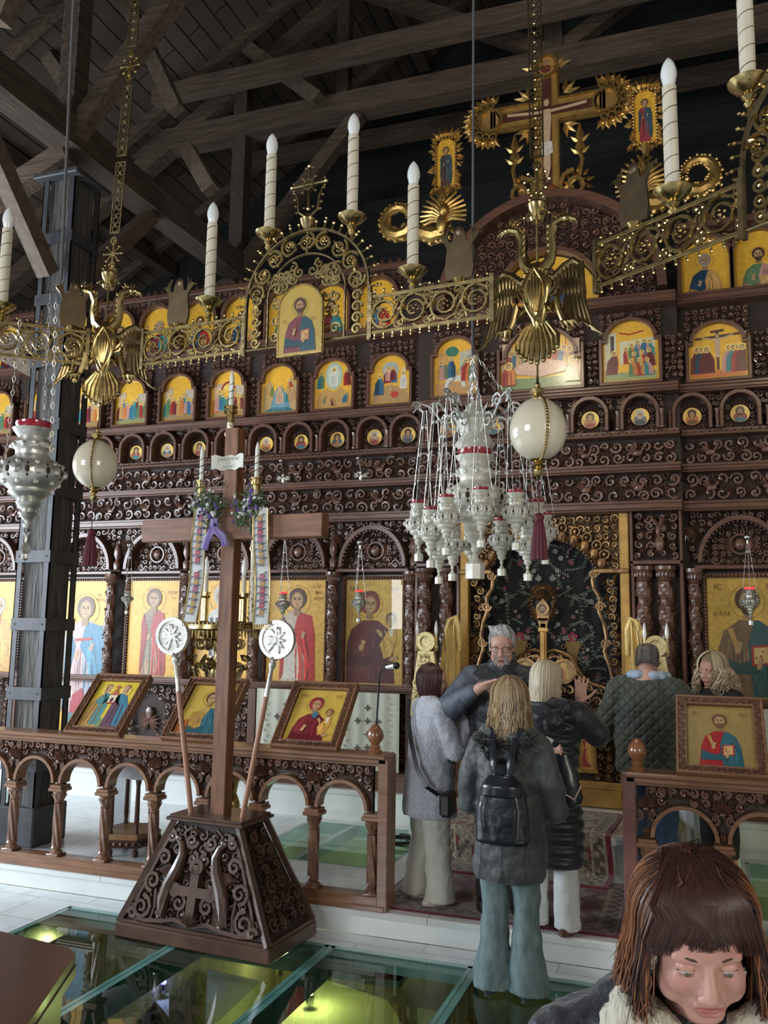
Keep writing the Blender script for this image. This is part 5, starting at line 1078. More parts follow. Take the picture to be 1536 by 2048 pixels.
b=pb(); b.cbox(-.70,.70,-.052,.045,2.47,2.62,.004); b.build('crossbeam',crosswoodh,t)
b=pb(); 
vs=[];n=16
for i in range(n+1):
    u=-.125+.25*i/n; y_=-.055-.01*math.cos(i/n*PI*2)-(.02*abs(i/n-.5)*2)**1
    for z in(2.935+.006*math.sin(i),3.03+.006*math.sin(i)): vs.append((u,y_,z))
    for z in(3.03+.006*math.sin(i),2.935+.006*math.sin(i)): vs.append((u,y_+.006,z))
fs=[]
for i in range(n):
    for j in range(4): fs.append((4*i+j,4*(i+1)+j,4*(i+1)+(j+1)%4,4*i+(j+1)%4))
b.col=(.62,.62,.55); b.add(vs,fs)
text(b,'Ο ΒΑCΙΛΕΥC',0,2.992,.030,(.12,.1,.1),-.074); text(b,'ΤΗC',0,2.968,.022,(.12,.1,.1),-.074); text(b,'ΔΟΞΗC',0,2.943,.026,(.12,.1,.1),-.074)
sg=b.build('scroll_sign',cloth_vc,t)
# ---- processional fans
def fan(px_,top,bot,label):
    d=Vector(top)-Vector(bot); L=d.length; q=d.to_track_quat('Z','X').to_euler(); t=thing('processional_fan',label,'processional fan',bot,rot=None,group='processional fans in the pedestal')
    # build upright along z then tilt about y (lean in x) and x
    ay=math.atan2(d.x,d.z); ax=-math.atan2(d.y,math.hypot(d.x,d.z)); t.rotation_euler=(ax,ay,0)
    b=MB(); b.lathe([(.016,0),(.017,.02),(.017,L*.78)],12); b.build('wooden_pole',mat('pole_wood',(.42,.22,.14),.45,noise=(8,(.32,.16,.1)),stretch=(6,6,.7)),t,local=True)
    b=MB(); b.lathe([(.018,L*.78),(.015,L*.8),(.013,L-.05),(.022,L-.03),(.022,L-.01),(.014,L),(.028,L+.015),(.014,L+.04)],12); b.build('metal_socket',silver,t,local=True)
    b=MB(); zc=L+.14; r=.118; b.arch(0,zc,0,r,-.008,.008,a0=0,a1=2*PI,n=36); b.arch(0,zc,r-.02,r+.003,-.018,.018,a0=0,a1=2*PI,n=36)
    for k in range(40): a=2*PI*k/40; b.ball(((r+.003)*math.cos(a),0,zc+(r+.003)*math.sin(a)),.007,5,3)
    g=random.Random(5)
    b.ball((0,-.012,zc-.005),(.018,.014,.03),8,6); b.ball((0,-.014,zc+.035),(.012,.01,.013),8,6)
    for s_ in(-1,1):   # six wings of the seraph
        for (a,l,w) in((PI/2,.085,.03),(PI/2+s_*.75,.085,.03),(s_*-.15+(0 if s_<0 else PI),.075,.032),(s_*-.5+(0 if s_<0 else PI)+s_*1.0,.08,.03),(-PI/2+s_*.35,.085,.03)):
            M_=b.M.copy(); b.M=T(s_*.008,0,zc-.005)@RY(-a); b.ball((l*.5,-.010,0),(l*.52,.010,w*.42),12,6); [b.tube([(.02,-.019,w*j),(l*.85,-.014,w*j*1.2)],.0018,4) for j in(-.2,0,.2)]; b.M=M_
    b.build('seraph_disc',silver,t,local=True); return t
fan(0,(-3.215,4.93,1.70),(-3.04,4.93,.715),'round silver seraph fan on a pole leaning left in the pedestal')
fan(0,(-2.50,4.93,1.69),(-2.68,4.93,.715),'round silver seraph fan on a pole leaning right in the pedestal')
# ---- wreath, ribbons and embroidered bands hung on the cross
b=MB(); g=random.Random(4); b.mi=0
t=thing('flower_wreath','wreath of purple and white flowers with green leaves at the crossing of the cross','wreath',(CX,CY-.09,2.66))
for s_ in(-1,1):
    lf=MB(); fl=MB()
    for k in range(150):
        a=g.uniform(0,6.3); u=s_*g.uniform(.05,.25); z=2.62+g.gauss(0,.055)+.08*(abs(u)/.22); y_=CY-.10+g.uniform(-.03,.03)
        lf.leaf(CX+u+.02,z,a,g.uniform(.04,.08),.016,y_,.006)
        if k%3==0:
            fl.col=g.choice(((.10,.05,.22),(.13,.06,.28),(.6,.6,.58),(.08,.05,.16),(.35,.38,.3))); q=g.uniform(.008,.016); fl.ball((CX+u+.02,y_-.03,z),(q,q*.7,q),6,4)
    lf.build('foliage',mat('wreath_leaf',(.045,.085,.04),.6,noise=(20,(.1,.14,.06))),t); fl.build('blossoms',cloth_vc,t)
def ribbon(name,pts,w,m,label,cat,y,group=None,colf=None):
    b=MB(); vs=[];fs=[]; n=len(pts)
    for i,(x,z,yy) in enumerate(pts):
        a=pts[max(0,i-1)]; c=pts[min(n-1,i+1)]; d=Vector((c[0]-a[0],c[1]-a[1])).normalized(); nx,nz=-d.y*w/2,d.x*w/2
        for k in range(5): s=k/2-1; vs.append((x+nx*s,y+yy-.004*(1-s*s),z+nz*s))
    for i in range(n-1):
        for k in range(4): fs.append((i*5+k,(i+1)*5+k,(i+1)*5+k+1,i*5+k+1))
    b.add(vs,fs); b.add([(v[0],v[1]+.004,v[2]) for v in vs],[f[::-1] for f in fs]); return b
for (P,lab) in(([(-2.93,2.60,-.02),(-2.945,2.52,-.03),(-2.98,2.46,-.025),(-3.0,2.40,-.02)],'dark purple satin ribbon hanging left from the wreath'),([(-2.93,2.60,-.03),(-2.92,2.53,-.03),(-2.86,2.48,-.03),(-2.845,2.42,-.02)],'dark purple satin ribbon hanging right from the wreath')):
    b=ribbon('r',P,.05,None,'','',CY-.10); tag(b.build('satin_ribbon',mat('purple_satin',(.085,.03,.22),.35,sheen=.5)),lab,'ribbon')
for (x,z0,z1,ln,lab) in((-3.03,2.68,1.93,-.06,'white stole embroidered with red and yellow flowers hanging left of the cross upright'),(-2.60,2.66,1.92,.03,'white stole embroidered with red and yellow flowers hanging right of the cross upright')):
    t=thing('embroidered_stole',lab,'stole',(x,CY-.07,z1)); P=[(x+ln*(z0-z)/(z0-z1),z,-.055 if z>2.45 else -.055+.03*math.sin((2.45-z)*6)) for z in[z0-(z0-z1)*k/16 for k in range(17)]]
    b=ribbon('s',P,.10,None,'','',CY-.06); b.col=(.66,.68,.66); b.c=[(.64,.66,.64)]*len(b.f); g=random.Random(int(x*9))
    for k in range(13):
        q=P[1+int(k*15/13)]; f_=(k*15/13)%1; z=q[1]-.02; xx=q[0]; yy=CY-.06+q[2]-.012
        b.col=g.choice(((.5,.08,.12),(.55,.32,.1),(.45,.12,.2))); 
        for j in range(5): a=j*1.257; b.arch(xx+.013*math.cos(a),z+.013*math.sin(a),0,.008,yy,yy+.003,a0=0,a1=2*PI,n=6)
        b.col=(.1,.1,.16); 
        for s_ in(-1,1): b.arch(xx+s_*.026,z+.02*s_,.006,.01,yy,yy+.003,a0=0,a1=PI*1.3,n=6); b.arch(xx+s_*.01,z-.022,.005,.009,yy,yy+.003,a0=PI,a1=PI*2.3,n=6)
    b.build('band',cloth_vc,t)
    b=MB()
    for s_ in(-1,1): b.tube([(q[0]+s_*.052,CY-.06+q[2]-.004,q[1]) for q in P],.005,5)
    for k in range(9): b.tube([(P[-1][0]-.05+.0125*k,CY-.06+P[-1][2],z1),(P[-1][0]-.05+.0125*k,CY-.06+P[-1][2],z1-.03)],.003,4)
    b.build('gold_fringe',brass,t)
# ================================================================ CANDLESTANDS BEHIND THE CROSS
def tallcandle(x,y,z0,zm,z1,r,t,glass=True):
    b=MB(); b.lathe([(r*.8,z0),(r*.8,zm-.1),(r*.9,zm-.09),(r*.9,zm-.03)],14,x,y); b.build('cream_candle',ivory,t)
    b=MB(); g=random.Random(int(x*77))
    for k in range(22): z=z0+(zm-z0)*k/22; a=-PI/2+g.uniform(-1,1); b.leaf(x+r*.8*math.cos(a),z,PI/2+g.uniform(-.7,.7),.06,.02,y-r*.7,.004)
    b.build('gold_vine_relief',brass,t)
    b=MB(); b.lathe([(r,zm-.1),(r*1.0,zm-.02),(r*1.7,zm-.015),(r*1.7,zm+.01),(r*1.3,zm+.012),(r*1.3,zm+.03),(r*1.75,zm+.032),(r*1.75,zm+.045),(r*.6,zm+.05)],16,x,y); b.build('brass_collar',brass,t)
    b=MB(); b.lathe([(r*.62,zm+.05),(r*.62,z1-.06),(r*.5,z1-.04),(r*.15,z1)],12,x,y); h=b.build('glass_tube',mat('milky_glass',(.72,.74,.7),.12,coat=.7),t)
    b=MB(); 
    P=[]
    for k in range(40): a=k*.55; z=zm+.06+(z1-zm-.14)*k/40; P.append((x+r*.64*math.cos(a),y+r*.64*math.sin(a),z))
    b.tube(P,.0035,4); b.build('spiral_wire',stripe,h)
X0,Y0=-3.72,6.35
t=thing('brass_candelabrum','large ornate brass candelabrum with three tall candles standing behind the cross','candelabrum',(X0,Y0,PZ))
b=MB(); b.lathe([(.22,PZ),(.23,PZ+.03),(.2,PZ+.06),(.14,PZ+.08),(.09,PZ+.12),(.05,PZ+.2),(.035,PZ+.26),(.055,PZ+.29),(.075,PZ+.34),(.055,PZ+.39),(.03,PZ+.42),(.05,PZ+.46),(.065,PZ+.54),(.05,PZ+.62),(.03,PZ+.66),(.055,PZ+.70),(.07,PZ+.78),(.05,PZ+.88),(.03,PZ+.92),(.05,PZ+.97),(.08,PZ+1.05),(.06,PZ+1.13),(.03,PZ+1.2),(.05,PZ+1.28),(.08,PZ+1.36),(.06,PZ+1.46),(.035,PZ+1.52),(.05,PZ+1.58),(.12,PZ+1.66),(.16,PZ+1.72)],20,X0,Y0,0,10,.06); b.build('stem',brass,t)
b=MB(); z=PZ+1.72
b.lathe([(.26,z),(.31,z+.015),(.31,z+.05),(.27,z+.055)],32,X0,Y0)
for k in range(56): a=2*PI*k/56; b.ball((X0+.31*math.cos(a),Y0+.31*math.sin(a),z+.06),.013,5,4); b.tube([(X0+.31*math.cos(a),Y0+.31*math.sin(a),z),(X0+.315*math.cos(a),Y0+.315*math.sin(a),z-.06)],[.011,.004],5)
b.build('tray',brass,t)
b=MB(); g=random.Random(3)
for k in range(12):
    a=2*PI*k/12; M=T(X0,Y0,0)@RZ(a); b.M=M; b.spiral(.17,z-.10,.07,1.4,PI/2,1,.016,0); b.spiral(.12,z-.26,.06,1.4,0,-1,.014,0); b.leaf(.2,z-.2,-.6,.1,.05,0,.02); b.tube([(.05,0,z-.5),(.16,0,z-.42),(.2,0,z-.32)],.012,5); b.ball((.22,0,z-.3),.025,6,5)
b.M=Matrix(); b.build('scroll_arms',brassd,t)
tallcandle(-3.67,6.3,2.05,3.72,4.08,.034,t); tallcandle(-3.93,6.3,1.95,3.09,3.44,.032,t); tallcandle(-3.40,6.3,1.95,3.09,3.44,.032,t)
for (dx,dy) in((-.03,-.2),(.14,-.16),(-.2,-.12),(.22,-.02)):
    x,y=X0+dx,Y0+dy; b=MB(); b.lathe([(.045,z+.05),(.045,z+.06),(.03,z+.08),(.03,z+.26),(.045,z+.28),(.045,z+.31)],14,x,y,0,8,.06); b.build('candle_cup',brass,t)
    b=MB(); b.lathe([(.02,z+.3),(.02,z+.46)],10,x,y); b.build('short_candle',ivory,t); b=MB(); b.lathe([(.016,z+.46),(.026,z+.5),(.02,z+.55),(.004,z+.6)],12,x,y); b.build('bulb',bulb,t)
# low brass stand seen through the arch beside the cross foot
t=thing('brass_stand','low turned brass stand seen through the railing arch beside the cross foot','stand',(-3.35,6.0,PZ)); b=MB(); x,y=-3.35,6.0
b.lathe([(.14,PZ),(.15,PZ+.03),(.08,PZ+.07),(.04,PZ+.12),(.06,PZ+.17),(.075,PZ+.22),(.05,PZ+.28),(.03,PZ+.31),(.05,PZ+.35),(.065,PZ+.41),(.045,PZ+.47),(.03,PZ+.5),(.04,PZ+.55),(.05,PZ+.6),(.03,PZ+.66)],18,x,y); b.build('stem',brass,t); b=MB(); b.lathe([(.03,PZ+.66),(.12,PZ+.69),(.13,PZ+.72),(.02,PZ+.71)],18,x,y); b.build('drip_dish',brass,t)
# gold stands with candles flanking the doors
for (x,lab,s_) in((-2.20,'ornate pale gold lampstand with two small candles left of the holy doors',-1),(-.30,'ornate pale gold lampstand with two candles right of the holy doors',1)):
    y=7.25; Z=UZ; t=thing('gilt_lampstand',lab,'lampstand',(x,y,Z)); pg=mat('pale_gilt',(.72,.62,.32),.35,.55,noise=(25,(.55,.44,.2)),bump=(40,.5,.004))
    b=MB(); b.lathe([(.16,Z),(.16,Z+.04),(.06,Z+.1),(.03,Z+.2),(.05,Z+.35),(.03,Z+.5),(.06,Z+.65),(.04,Z+.75)],16,x,y); b.build('foot',pg,t)
    b=MB(); pts=[(x-.14,Z+.75),(x+.14,Z+.75),(x+.10,Z+1.1),(x+.07,Z+1.3),(x-.07,Z+1.3),(x-.10,Z+1.1)]; b.poly(pts,y-.03,y+.03); b.arch(x,Z+1.38,.05,.085,y-.04,y+.03,a0=0,a1=2*PI,n=22); b.arch(x,Z+1.38,0,.05,y-.015,y+.02,a0=0,a1=2*PI,n=18)
    scrolls(b,x-.11,x+.11,Z+.78,Z+1.28,.07,y-.03,inside=lambda u,v,x=x:abs(u-x)<.12-.08*(v-Z-.75)/.55,seed=8,th=.014); b.build('ornate_body',pg,t)
    for d in(-1,1):
        b=MB(); b.lathe([(.014,Z+1.3),(.024,Z+1.33),(.012,Z+1.36),(.012,Z+1.44)],10,x+d*.085,y); b.build('candle_cup',pg,t); b=MB(); b.lathe([(.012,Z+1.44),(.017,Z+1.48),(.010,Z+1.54),(0,Z+1.57)],10,x+d*.085,y); b.build('bulb',bulb,t)
for (x,lab,d) in((-2.0,'long gold satin cloth draped over a stand left of the holy doors',1),(-.47,'long gold satin cloth draped over a stand right of the holy doors',-1)):
    y=7.38; b=MB(); vs=[];fs=[]; NX,NZ=24,16
    for j in range(NZ+1):
        v=j/NZ; z=UZ+.42+(1.58-.42)*v; wd=.10-.045*v+.02*math.sin(v*3)
        for i in range(NX+1):
            u=i/NX*2-1; vs.append((x+u*wd+d*.05*(1-v)*(-1),y+.03*math.sin(u*9+v*2)*(1-v*.5)-.03*math.cos(u*1.5),z+(-.10*abs(u)**2 if v>.9 else 0)))
    for j in range(NZ):
        for i in range(NX): a=j*(NX+1)+i; fs.append((a,a+1,a+NX+2,a+NX+1))
    b.add(vs,fs); b.add([(v[0],v[1]+.01,v[2]) for v in vs],[f[::-1] for f in fs])
    P=[(x-d*.045,y-.03,UZ+1.55-.22),(x-d*.05,y-.03,UZ+1.48),(x-d*.02,y-.035,UZ+1.57),(x+d*.03,y-.03,UZ+1.6),(x+d*.055,y-.02,UZ+1.5),(x+d*.06,y-.01,UZ+1.3)]; b.tube(P,[.01,.022,.03,.03,.026,.015],8,flat=.5)
    tag(b.build('satin_drape',mat('gold_satin',(.62,.44,.15),.32,.35,sheen=.3,bump=(9,.5,.02),stretch=(6,6,.6)),smooth=60),lab,'drape')
# ================================================================ CLOTHS WITH CROSSES UNDER THE ICONS
for (x0,x1,lab) in((-4.08,-3.42,'cream cloth with small dark crosses under the icon right of the cross'),(-3.22,-2.60,'cream cloth with small dark crosses under the mother and child icon'),(.06,.68,'cream cloth with small dark crosses under the icon at the right edge')):
    b=MB(); y=YI-.13; b.col=(.60,.60,.50); n=24; vs=[]
    for i in range(n+1):
        x=x0+(x1-x0)*i/n
        for z in(.60,1.31): vs.append((x,y+.006*math.sin(i*1.3),z))
    b.add(vs,[(2*i,2*i+2,2*i+3,2*i+1) for i in range(n)]); b.add([(v[0],v[1]+.006,v[2]) for v in vs],[(2*i+1,2*i+3,2*i+2,2*i) for i in range(n)])
    b.col=(.10,.08,.06); cx=(x0+x1)/2
    for (dx,z) in((0,1.17),(0,1.05),(0,.93),(0,.81),(-.1,1.05),(.1,1.05),(-.1,.8),(.1,.8)):
        for a in range(4): b.leaf(cx+dx,z,a*PI/2,.038,.02,y-.012,.001)
    b.col=(.42,.38,.28)
    for k in range(12):
        for s_ in(-1,1): b.leaf(cx+s_*.22,.7+.05*k,PI/2+s_*.6*(1 if k%2 else -1),.045,.014,y-.012,.001)
    tag(b.build('cross_cloth',cloth_vc),lab,'cloth')
# ================================================================ RUGS
def rug(name,quadf,x0,x1,v0,v1,nx,nv,pal_,label,seed,thick=.012):
    b=MB(); g=random.Random(seed); W=x1-x0; L=v1-v0
    for j in range(nv):
        for i in range(nx):
            u0,u1=i/nx,(i+1)/nx; w0,w1=j/nv,(j+1)/nv; cu,cw=(u0+u1)/2*W,(w0+w1)/2*L; e=min(cu,W-cu,cw,L-cw)
            if e<.03: c=pal_[0]
            elif e<.05: c=pal_[1]
            elif e<.13: c=pal_[2] if (math.sin(cu*60)*math.sin(cw*60))>.1 else pal_[3]
            elif e<.15: c=pal_[1]
            else:
                du,dw=abs(cu-W/2),abs(cw-L/2); k=math.sin(du*26)+math.cos(dw*23+du*9)+.7*math.sin(du*51-dw*37); c=pal_[0] if k>.75 else pal_[3] if k>.2 else pal_[4] if k>-.6 else pal_[2]
            c=shade(c,g.uniform(.75,1.2)); P=[quadf(x0+u*W,v0+w_*L) for u,w_ in((u0,w0),(u1,w0),(u1,w1),(u0,w1))]; b.col=c; b.add(P,[(0,1,2,3)])
    n=40; b.col=pal_[0]
    for (p,q) in(((0,0),(1,0)),((1,0),(1,1)),((1,1),(0,1)),((0,1),(0,0))):
        for k in range(n):
            a=quadf(x0+(p[0]+(q[0]-p[0])*k/n)*W,v0+(p[1]+(q[1]-p[1])*k/n)*L); c=quadf(x0+(p[0]+(q[0]-p[0])*(k+1)/n)*W,v0+(p[1]+(q[1]-p[1])*(k+1)/n)*L)
            b.add([a,c,(c[0],c[1],c[2]-thick),(a[0],a[1],a[2]-thick)],[(0,1,2,3)])
    return tag(b.build(name,carpetm,smooth=60),label,'rug')
rug('floor_rug',lambda x,v:(x,v,PZ+.014),-2.0,-.46,5.42,6.52,100,72,[(.15,.02,.035),(.34,.26,.19),(.30,.23,.17),(.10,.03,.03),(.22,.10,.08)],'dark red patterned rug on the raised floor under the visitors',2)
def drape(x,v):
    # follows floor, the round step side, then its top
    e=RCY-math.sqrt(max(.01,(RR+.012)**2-(x-RCX)**2)); a=e-6.33
    if v<a: y=6.33+v; z=PZ+.027
    elif v<a+.27: y=e; z=PZ+.027+(v-a)
    else: y=e+(v-a-.27); z=UZ+.014
    return (x+.015*math.sin(v*6),min(y,7.6),z)
rug('runner_rug',drape,-1.92,-.62,0,1.5,70,84,[(.24,.03,.05),(.45,.38,.28),(.42,.36,.28),(.14,.12,.10),(.36,.29,.22)],'pale patterned runner rug with a crimson edge climbing the rounded step',5)
# ================================================================ SMALL THINGS AROUND
# little octagonal table with lace cloth behind the railing
TX,TY=-4.23,5.98; t=thing('plant_table','small dark wooden eight-sided table behind the railing arches','table',(TX,TY,PZ)); dw=mat('mahogany',(.09,.035,.022),.3,coat=.4,noise=(8,(.05,.02,.014)))
for k in range(6):
    a=2*PI*k/6+.3; x,y=TX+.2*math.cos(a),TY+.2*math.sin(a); b=MB(); b.lathe([(.02,PZ),(.026,PZ+.03),(.014,PZ+.06),(.024,PZ+.10),(.024,PZ+.16),(.014,PZ+.2),(.02,PZ+.25),(.016,PZ+.52),(.024,PZ+.57),(.014,PZ+.6),(.022,PZ+.66),(.022,PZ+.80)],10,x,y); b.build('leg',dw,t)
b=MB(); P=[(TX+.24*math.cos(2*PI*k/6+.3),TY+.24*math.sin(2*PI*k/6+.3)) for k in range(6)]
def prism(b,P,z0,z1): n=len(P); b.add([(x,y,z0) for x,y in P]+[(x,y,z1) for x,y in P],[tuple(range(n-1,-1,-1)),tuple(range(n,2*n))]+[(i,(i+1)%n,(i+1)%n+n,i+n) for i in range(n)])
prism(b,P,PZ+.13,PZ+.17); b.build('shelf',mat('honey_wood',(.36,.2,.09),.4,noise=(6,(.25,.13,.06))),t)
b=MB(); prism(b,[(TX+1.02*(x-TX),TY+1.02*(y-TY)) for x,y in P],PZ+.07,PZ+.13)
for k in range(6):
    for j in range(5): a0,a1=P[k],P[(k+1)%6]; f_=(j+.5)/5; b.ball((TX+1.04*(a0[0]+(a1[0]-a0[0])*f_-TX),TY+1.04*(a0[1]+(a1[1]-a0[1])*f_-TY),PZ+.10),(.018,.018,.014),6,4)
b.build('carved_apron',dw,t); b=MB(); prism(b,P,PZ+.80,PZ+.83); b.build('top',dw,t)
b=MB(); n=48; vs=[]; 
for j,(r,z) in enumerate(((.0,PZ+.834),(.22,PZ+.836),(.250,PZ+.82),(.257,PZ+.77),(.262,PZ+.70),(.268,PZ+.63))):
    for k in range(n): a=2*PI*k/n; q=r*(1+(.05 if j>2 else 0)*math.sin(a*8)+(.02 if j>3 else 0)*math.sin(a*17)); vs.append((TX+q*math.cos(a),TY+q*math.sin(a),z-(.05*abs(math.sin(a*2)) if j==5 else 0)))
b.add(vs,[(j*n+k,j*n+(k+1)%n,(j+1)*n+(k+1)%n,(j+1)*n+k) for j in range(5) for k in range(n)])
tag(b.build('lace_cloth',mat('white_lace',(.74,.77,.82),.8,noise=(30,(.6,.63,.68)),bump=(60,.6,.004))),'white lace cloth hanging over the small eight-sided table','tablecloth')
b=MB(); b.box(-4.70,-4.50,6.3,6.34,PZ,.80); tag(b.build('clear_box',mat('frosted_plastic',(.62,.66,.72),.3,alpha=.55)),'translucent plastic sheet box seen through the second arch','box')
# microphone on its gooseneck
t=thing('gooseneck_microphone','black gooseneck microphone rising from the end of the left railing','microphone',(-2.0,5.47,1.105))
b=MB(); b.tube([(-2.0,5.47,1.1),(-2.0,5.47,1.3),(-1.985,5.46,1.50),(-1.975,5.44,1.60),(-1.95,5.42,1.645),(-1.91,5.4,1.655)],.007,8); b.build('gooseneck',blackm,t)
b=MB(); b.tube([(-1.91,5.4,1.655),(-1.885,5.39,1.66),(-1.84,5.375,1.668)],[.012,.014,.020],10); b.build('capsule',metalgrey,t); b=MB(); b.ball((-1.835,5.373,1.669),(.024,.024,.024),12,8); b.build('windscreen',blackm,t)
b=MB(); b.lathe([(.03,1.105),(.03,1.115),(.012,1.125)],14,-2.0,5.47); b.build('base',blackm,t)
# cable coil on the raised glass
b=MB(); P=[]; 
for k in range(70): a=k*.3; P.append((-2.35+(.13+.02*math.sin(a*.37))*math.cos(a)*1.25,7.05+.1*math.sin(a)*1.3,PZ+.004+.0006*k))
for k in range(12): P.append((-2.2+.05*k,6.95+.02*math.sin(k),PZ+.01))
b.tube(P,.006,5); tag(b.build('black_cable',blackm),'coiled black cable lying on the raised glass floor','cable')
# lectern corner bottom left
LW=mat('lectern_wood',(.17,.075,.042),.32,noise=(4,(.11,.05,.03)),coat=.4,bump=(8,.1,.004))
t=thing('lectern','dark brown wooden stand cut by the lower left corner of the picture','lectern',(-1.95,1.75,0))
def at2(x,y,z): d=rt2*(x-768)+up2*(1024-y)+fw*F_PX; return EYE+d*((z-EYE.z)/d.z)
Zt=1.02
P=[at2(x,y,Zt) for x,y in((-160,1838),(0,1862),(138,1895),(152,1908),(60,2042),(-20,2160),(-420,2160))]; P=[(p.x,p.y) for p in P]
b=MB(); prism(b,P,Zt-.03,Zt); 
b.build('top_board',LW,t)
c=(sum(p[0] for p in P)/7,sum(p[1] for p in P)/7); b=MB(); P2=[(c[0]+(x-c[0])*1.015,c[1]+(y-c[1])*1.015) for x,y in P]; prism(b,P2,Zt-.055,Zt-.028); b.build('edge_moulding',LW,t)
b=MB(); P3=[(c[0]+(x-c[0])*.86,c[1]+(y-c[1])*.86) for x,y in P]; prism(b,P3,0,Zt-.05); b.build('body',LW,t)
b=MB(); P3=[(c[0]+(x-c[0])*.9,c[1]+(y-c[1])*.9) for x,y in P]; prism(b,P3,0,.12); b.build('plinth',LW,t)
# grey shoulder bag and white pedestal behind right rail
t=thing('shoulder_bag','small grey bag with a thin handle on the floor behind the right railing','bag',(-.08,6.95,PZ)); b=MB(); b.ball((-.08,6.95,PZ+.07),(.11,.07,.075),14,8); b.build('body',mat('grey_leather',(.16,.16,.17),.5,noise=(8,(.1,.1,.11))),t); b=MB(); b.tube([(-.14,6.95,PZ+.12),(-.10,6.95,PZ+.24),(-.03,6.95,PZ+.27),(.0,6.95,PZ+.13)],.006,6); b.build('handle',blackm,t)
t=thing('fluted_pedestal','white fluted pedestal behind the right railing beside the man in jeans','pedestal',(-.06,7.35,PZ)); b=MB(); b.lathe([(.17,PZ),(.17,PZ+.05),(.14,PZ+.08)],28,-.06,7.35); b.build('foot',white,t); b=MB(); b.lathe([(.14,PZ+.08),(.13,PZ+.3),(.14,PZ+.56)],48,-.06,7.35,0,16,.03); b.build('shaft',white,t); b=MB(); b.lathe([(.14,PZ+.56),(.2,PZ+.6),(.2,PZ+.66),(.0,PZ+.66)],28,-.06,7.35); b.build('cap',white,t)
# ================================================================ GREAT BRASS CHANDELIER (ring of pierced panels)
ZB_,ZT=2.742,2.85
V=[Vector((-2.42,1.72,0)),Vector((-1.77,2.30,0)),Vector((-.37,2.19,0)),Vector((.66,1.52,0))]
ch=thing('ring_chandelier','huge brass ring chandelier of pierced scrollwork panels hanging in front of the icon screen','chandelier',(-1.07,2.25,ZB_))
def seg_M(a,c): d=c-a; return T(a.x,a.y,0)@RZ(math.atan2(d.y,d.x)), d.length
def brassbuds(b,x,z,r,y,n=5,ph=0):
    for k in range(n): a=ph+k*2*PI/n; b.ball((x+r*math.cos(a),y,z+r*math.sin(a)),r*.34,6,4)
    b.ball((x,y-.003,z),r*.4,6,4)
def panel(a,c,x0,x1,m=0):
    M,L=seg_M(a,c)
    b=MB(); b.M=M
    for z in(ZB_,ZT):
        b.tube([(x0,0,z),(x1,0,z)],.0052,6)
        b.box(x0,x1,-.005,.005,z-.0035,z+.0035)
        for s_ in(-1,1):
            n=max(2,int((x1-x0)/.028))
            for k in range(n):
                x=x0+(k+.5)*(x1-x0)/n; up_=(z==ZT)
                dz=.013 if up_ else -.013
                b.tube([(x,0,z),(x,0,z+dz)],[.003,.0016],4); b.ball((x,0,z+dz*1.25),(.0042,.0042,.0052),6,4)
            break
    b.build('frame_bar',brass,ch)
    b=MB(); b.M=M; n=max(1,round((x1-x0)/.092)); cw=(x1-x0)/n; h=ZT-ZB_; zc=(ZT+ZB_)/2
    for k in range(n):
        x=x0+cw*(k+.5); d=1 if k%2 else -1; r=h*.42
        b.spiral(x,zc,r,1.55,d*PI/2,d,.0056,0,seg=14,n=5,r1=.3); brassbuds(b,x,zc,.012,-.004,5,k)
        b.tube([(x-d*0,0,zc+d*r),(x+cw*.3,0,zc+d*r*.75),(x+cw*.5,0,zc)],[.004,.004,.003],5)
        for j in range(7): a=j*.9+k; b.tube([(x+r*.95*math.cos(a),0,zc+r*.95*math.sin(a)),(x+r*1.18*math.cos(a+.3),0,zc+r*1.18*math.sin(a+.3))],[.003,.0015],4); b.ball((x+r*1.2*math.cos(a+.3),0,zc+r*1.2*math.sin(a+.3)),.0042,5,4)
        for s_ in(-1,1):
            for q in(-1,1): b.spiral(x+s_*cw*.42,zc+q*h*.34,.013,1.2,0,s_*q,.003,0,seg=9); b.ball((x+s_*cw*.42,0,zc+q*h*.34),.005,5,4)
            b.leaf(x+s_*cw*.25,zc,PI/2-s_*.6,.035,.012,-.002,.006)
    b.build('scroll_panel',brass,ch)
    b=MB(); b.M=M
    for x in(x0,x1): b.box(x-.006,x+.006,-.008,.008,ZB_-.016,ZT+.012)
    b.build('end_post',brassd,ch)
def candle(p,zb,h=.235,label=None,lean=(0,0)):
    # brass dish, cream sleeve with spiral band, frosted flame bulb
    t=ch; x,y=p.x,p.y
    b=MB(); b.lathe([(.006,zb-.05),(.012,zb-.042),(.007,zb-.035),(.016,zb-.026),(.010,zb-.02),(.026,zb-.01),(.041,zb+.004),(.043,zb+.008),(.028,zb+.004),(.018,zb+.006)],24,x,y)
    for k in range(8): a=2*PI*k/8; b.ball((x+.03*math.cos(a),y+.03*math.sin(a),zb-.004),.004,5,3)
    b.build('drip_dish',brass,t)
    b=MB(); b.lathe([(.0165,zb+.004),(.0165,zb+.06),(.0168,zb+.12),(.0160,zb+h),(.012,zb+h+.001)],20,x,y); cs=b.build('candle_sleeve',ivory,t)
    b=MB(); P=[]; n=90
    for k in range(n): a=k*2*PI/15; P.append((x+.0168*math.cos(a),y+.0168*math.sin(a),zb+.012+(h-.02)*k/n))
    b.tube(P,.0011,4); b.build('spiral_band',stripe,cs)
    b=MB(); b.lathe([(.013,zb+h),(.0145,zb+h+.01),(.0185,zb+h+.028),(.018,zb+h+.042),(.0135,zb+h+.058),(.006,zb+h+.070),(.0,zb+h+.076)],20,x,y); b.build('flame_bulb',bulb,t)
def onseg(i,x): a,c=V[i],V[i+1]; return a+(c-a).normalized()*x
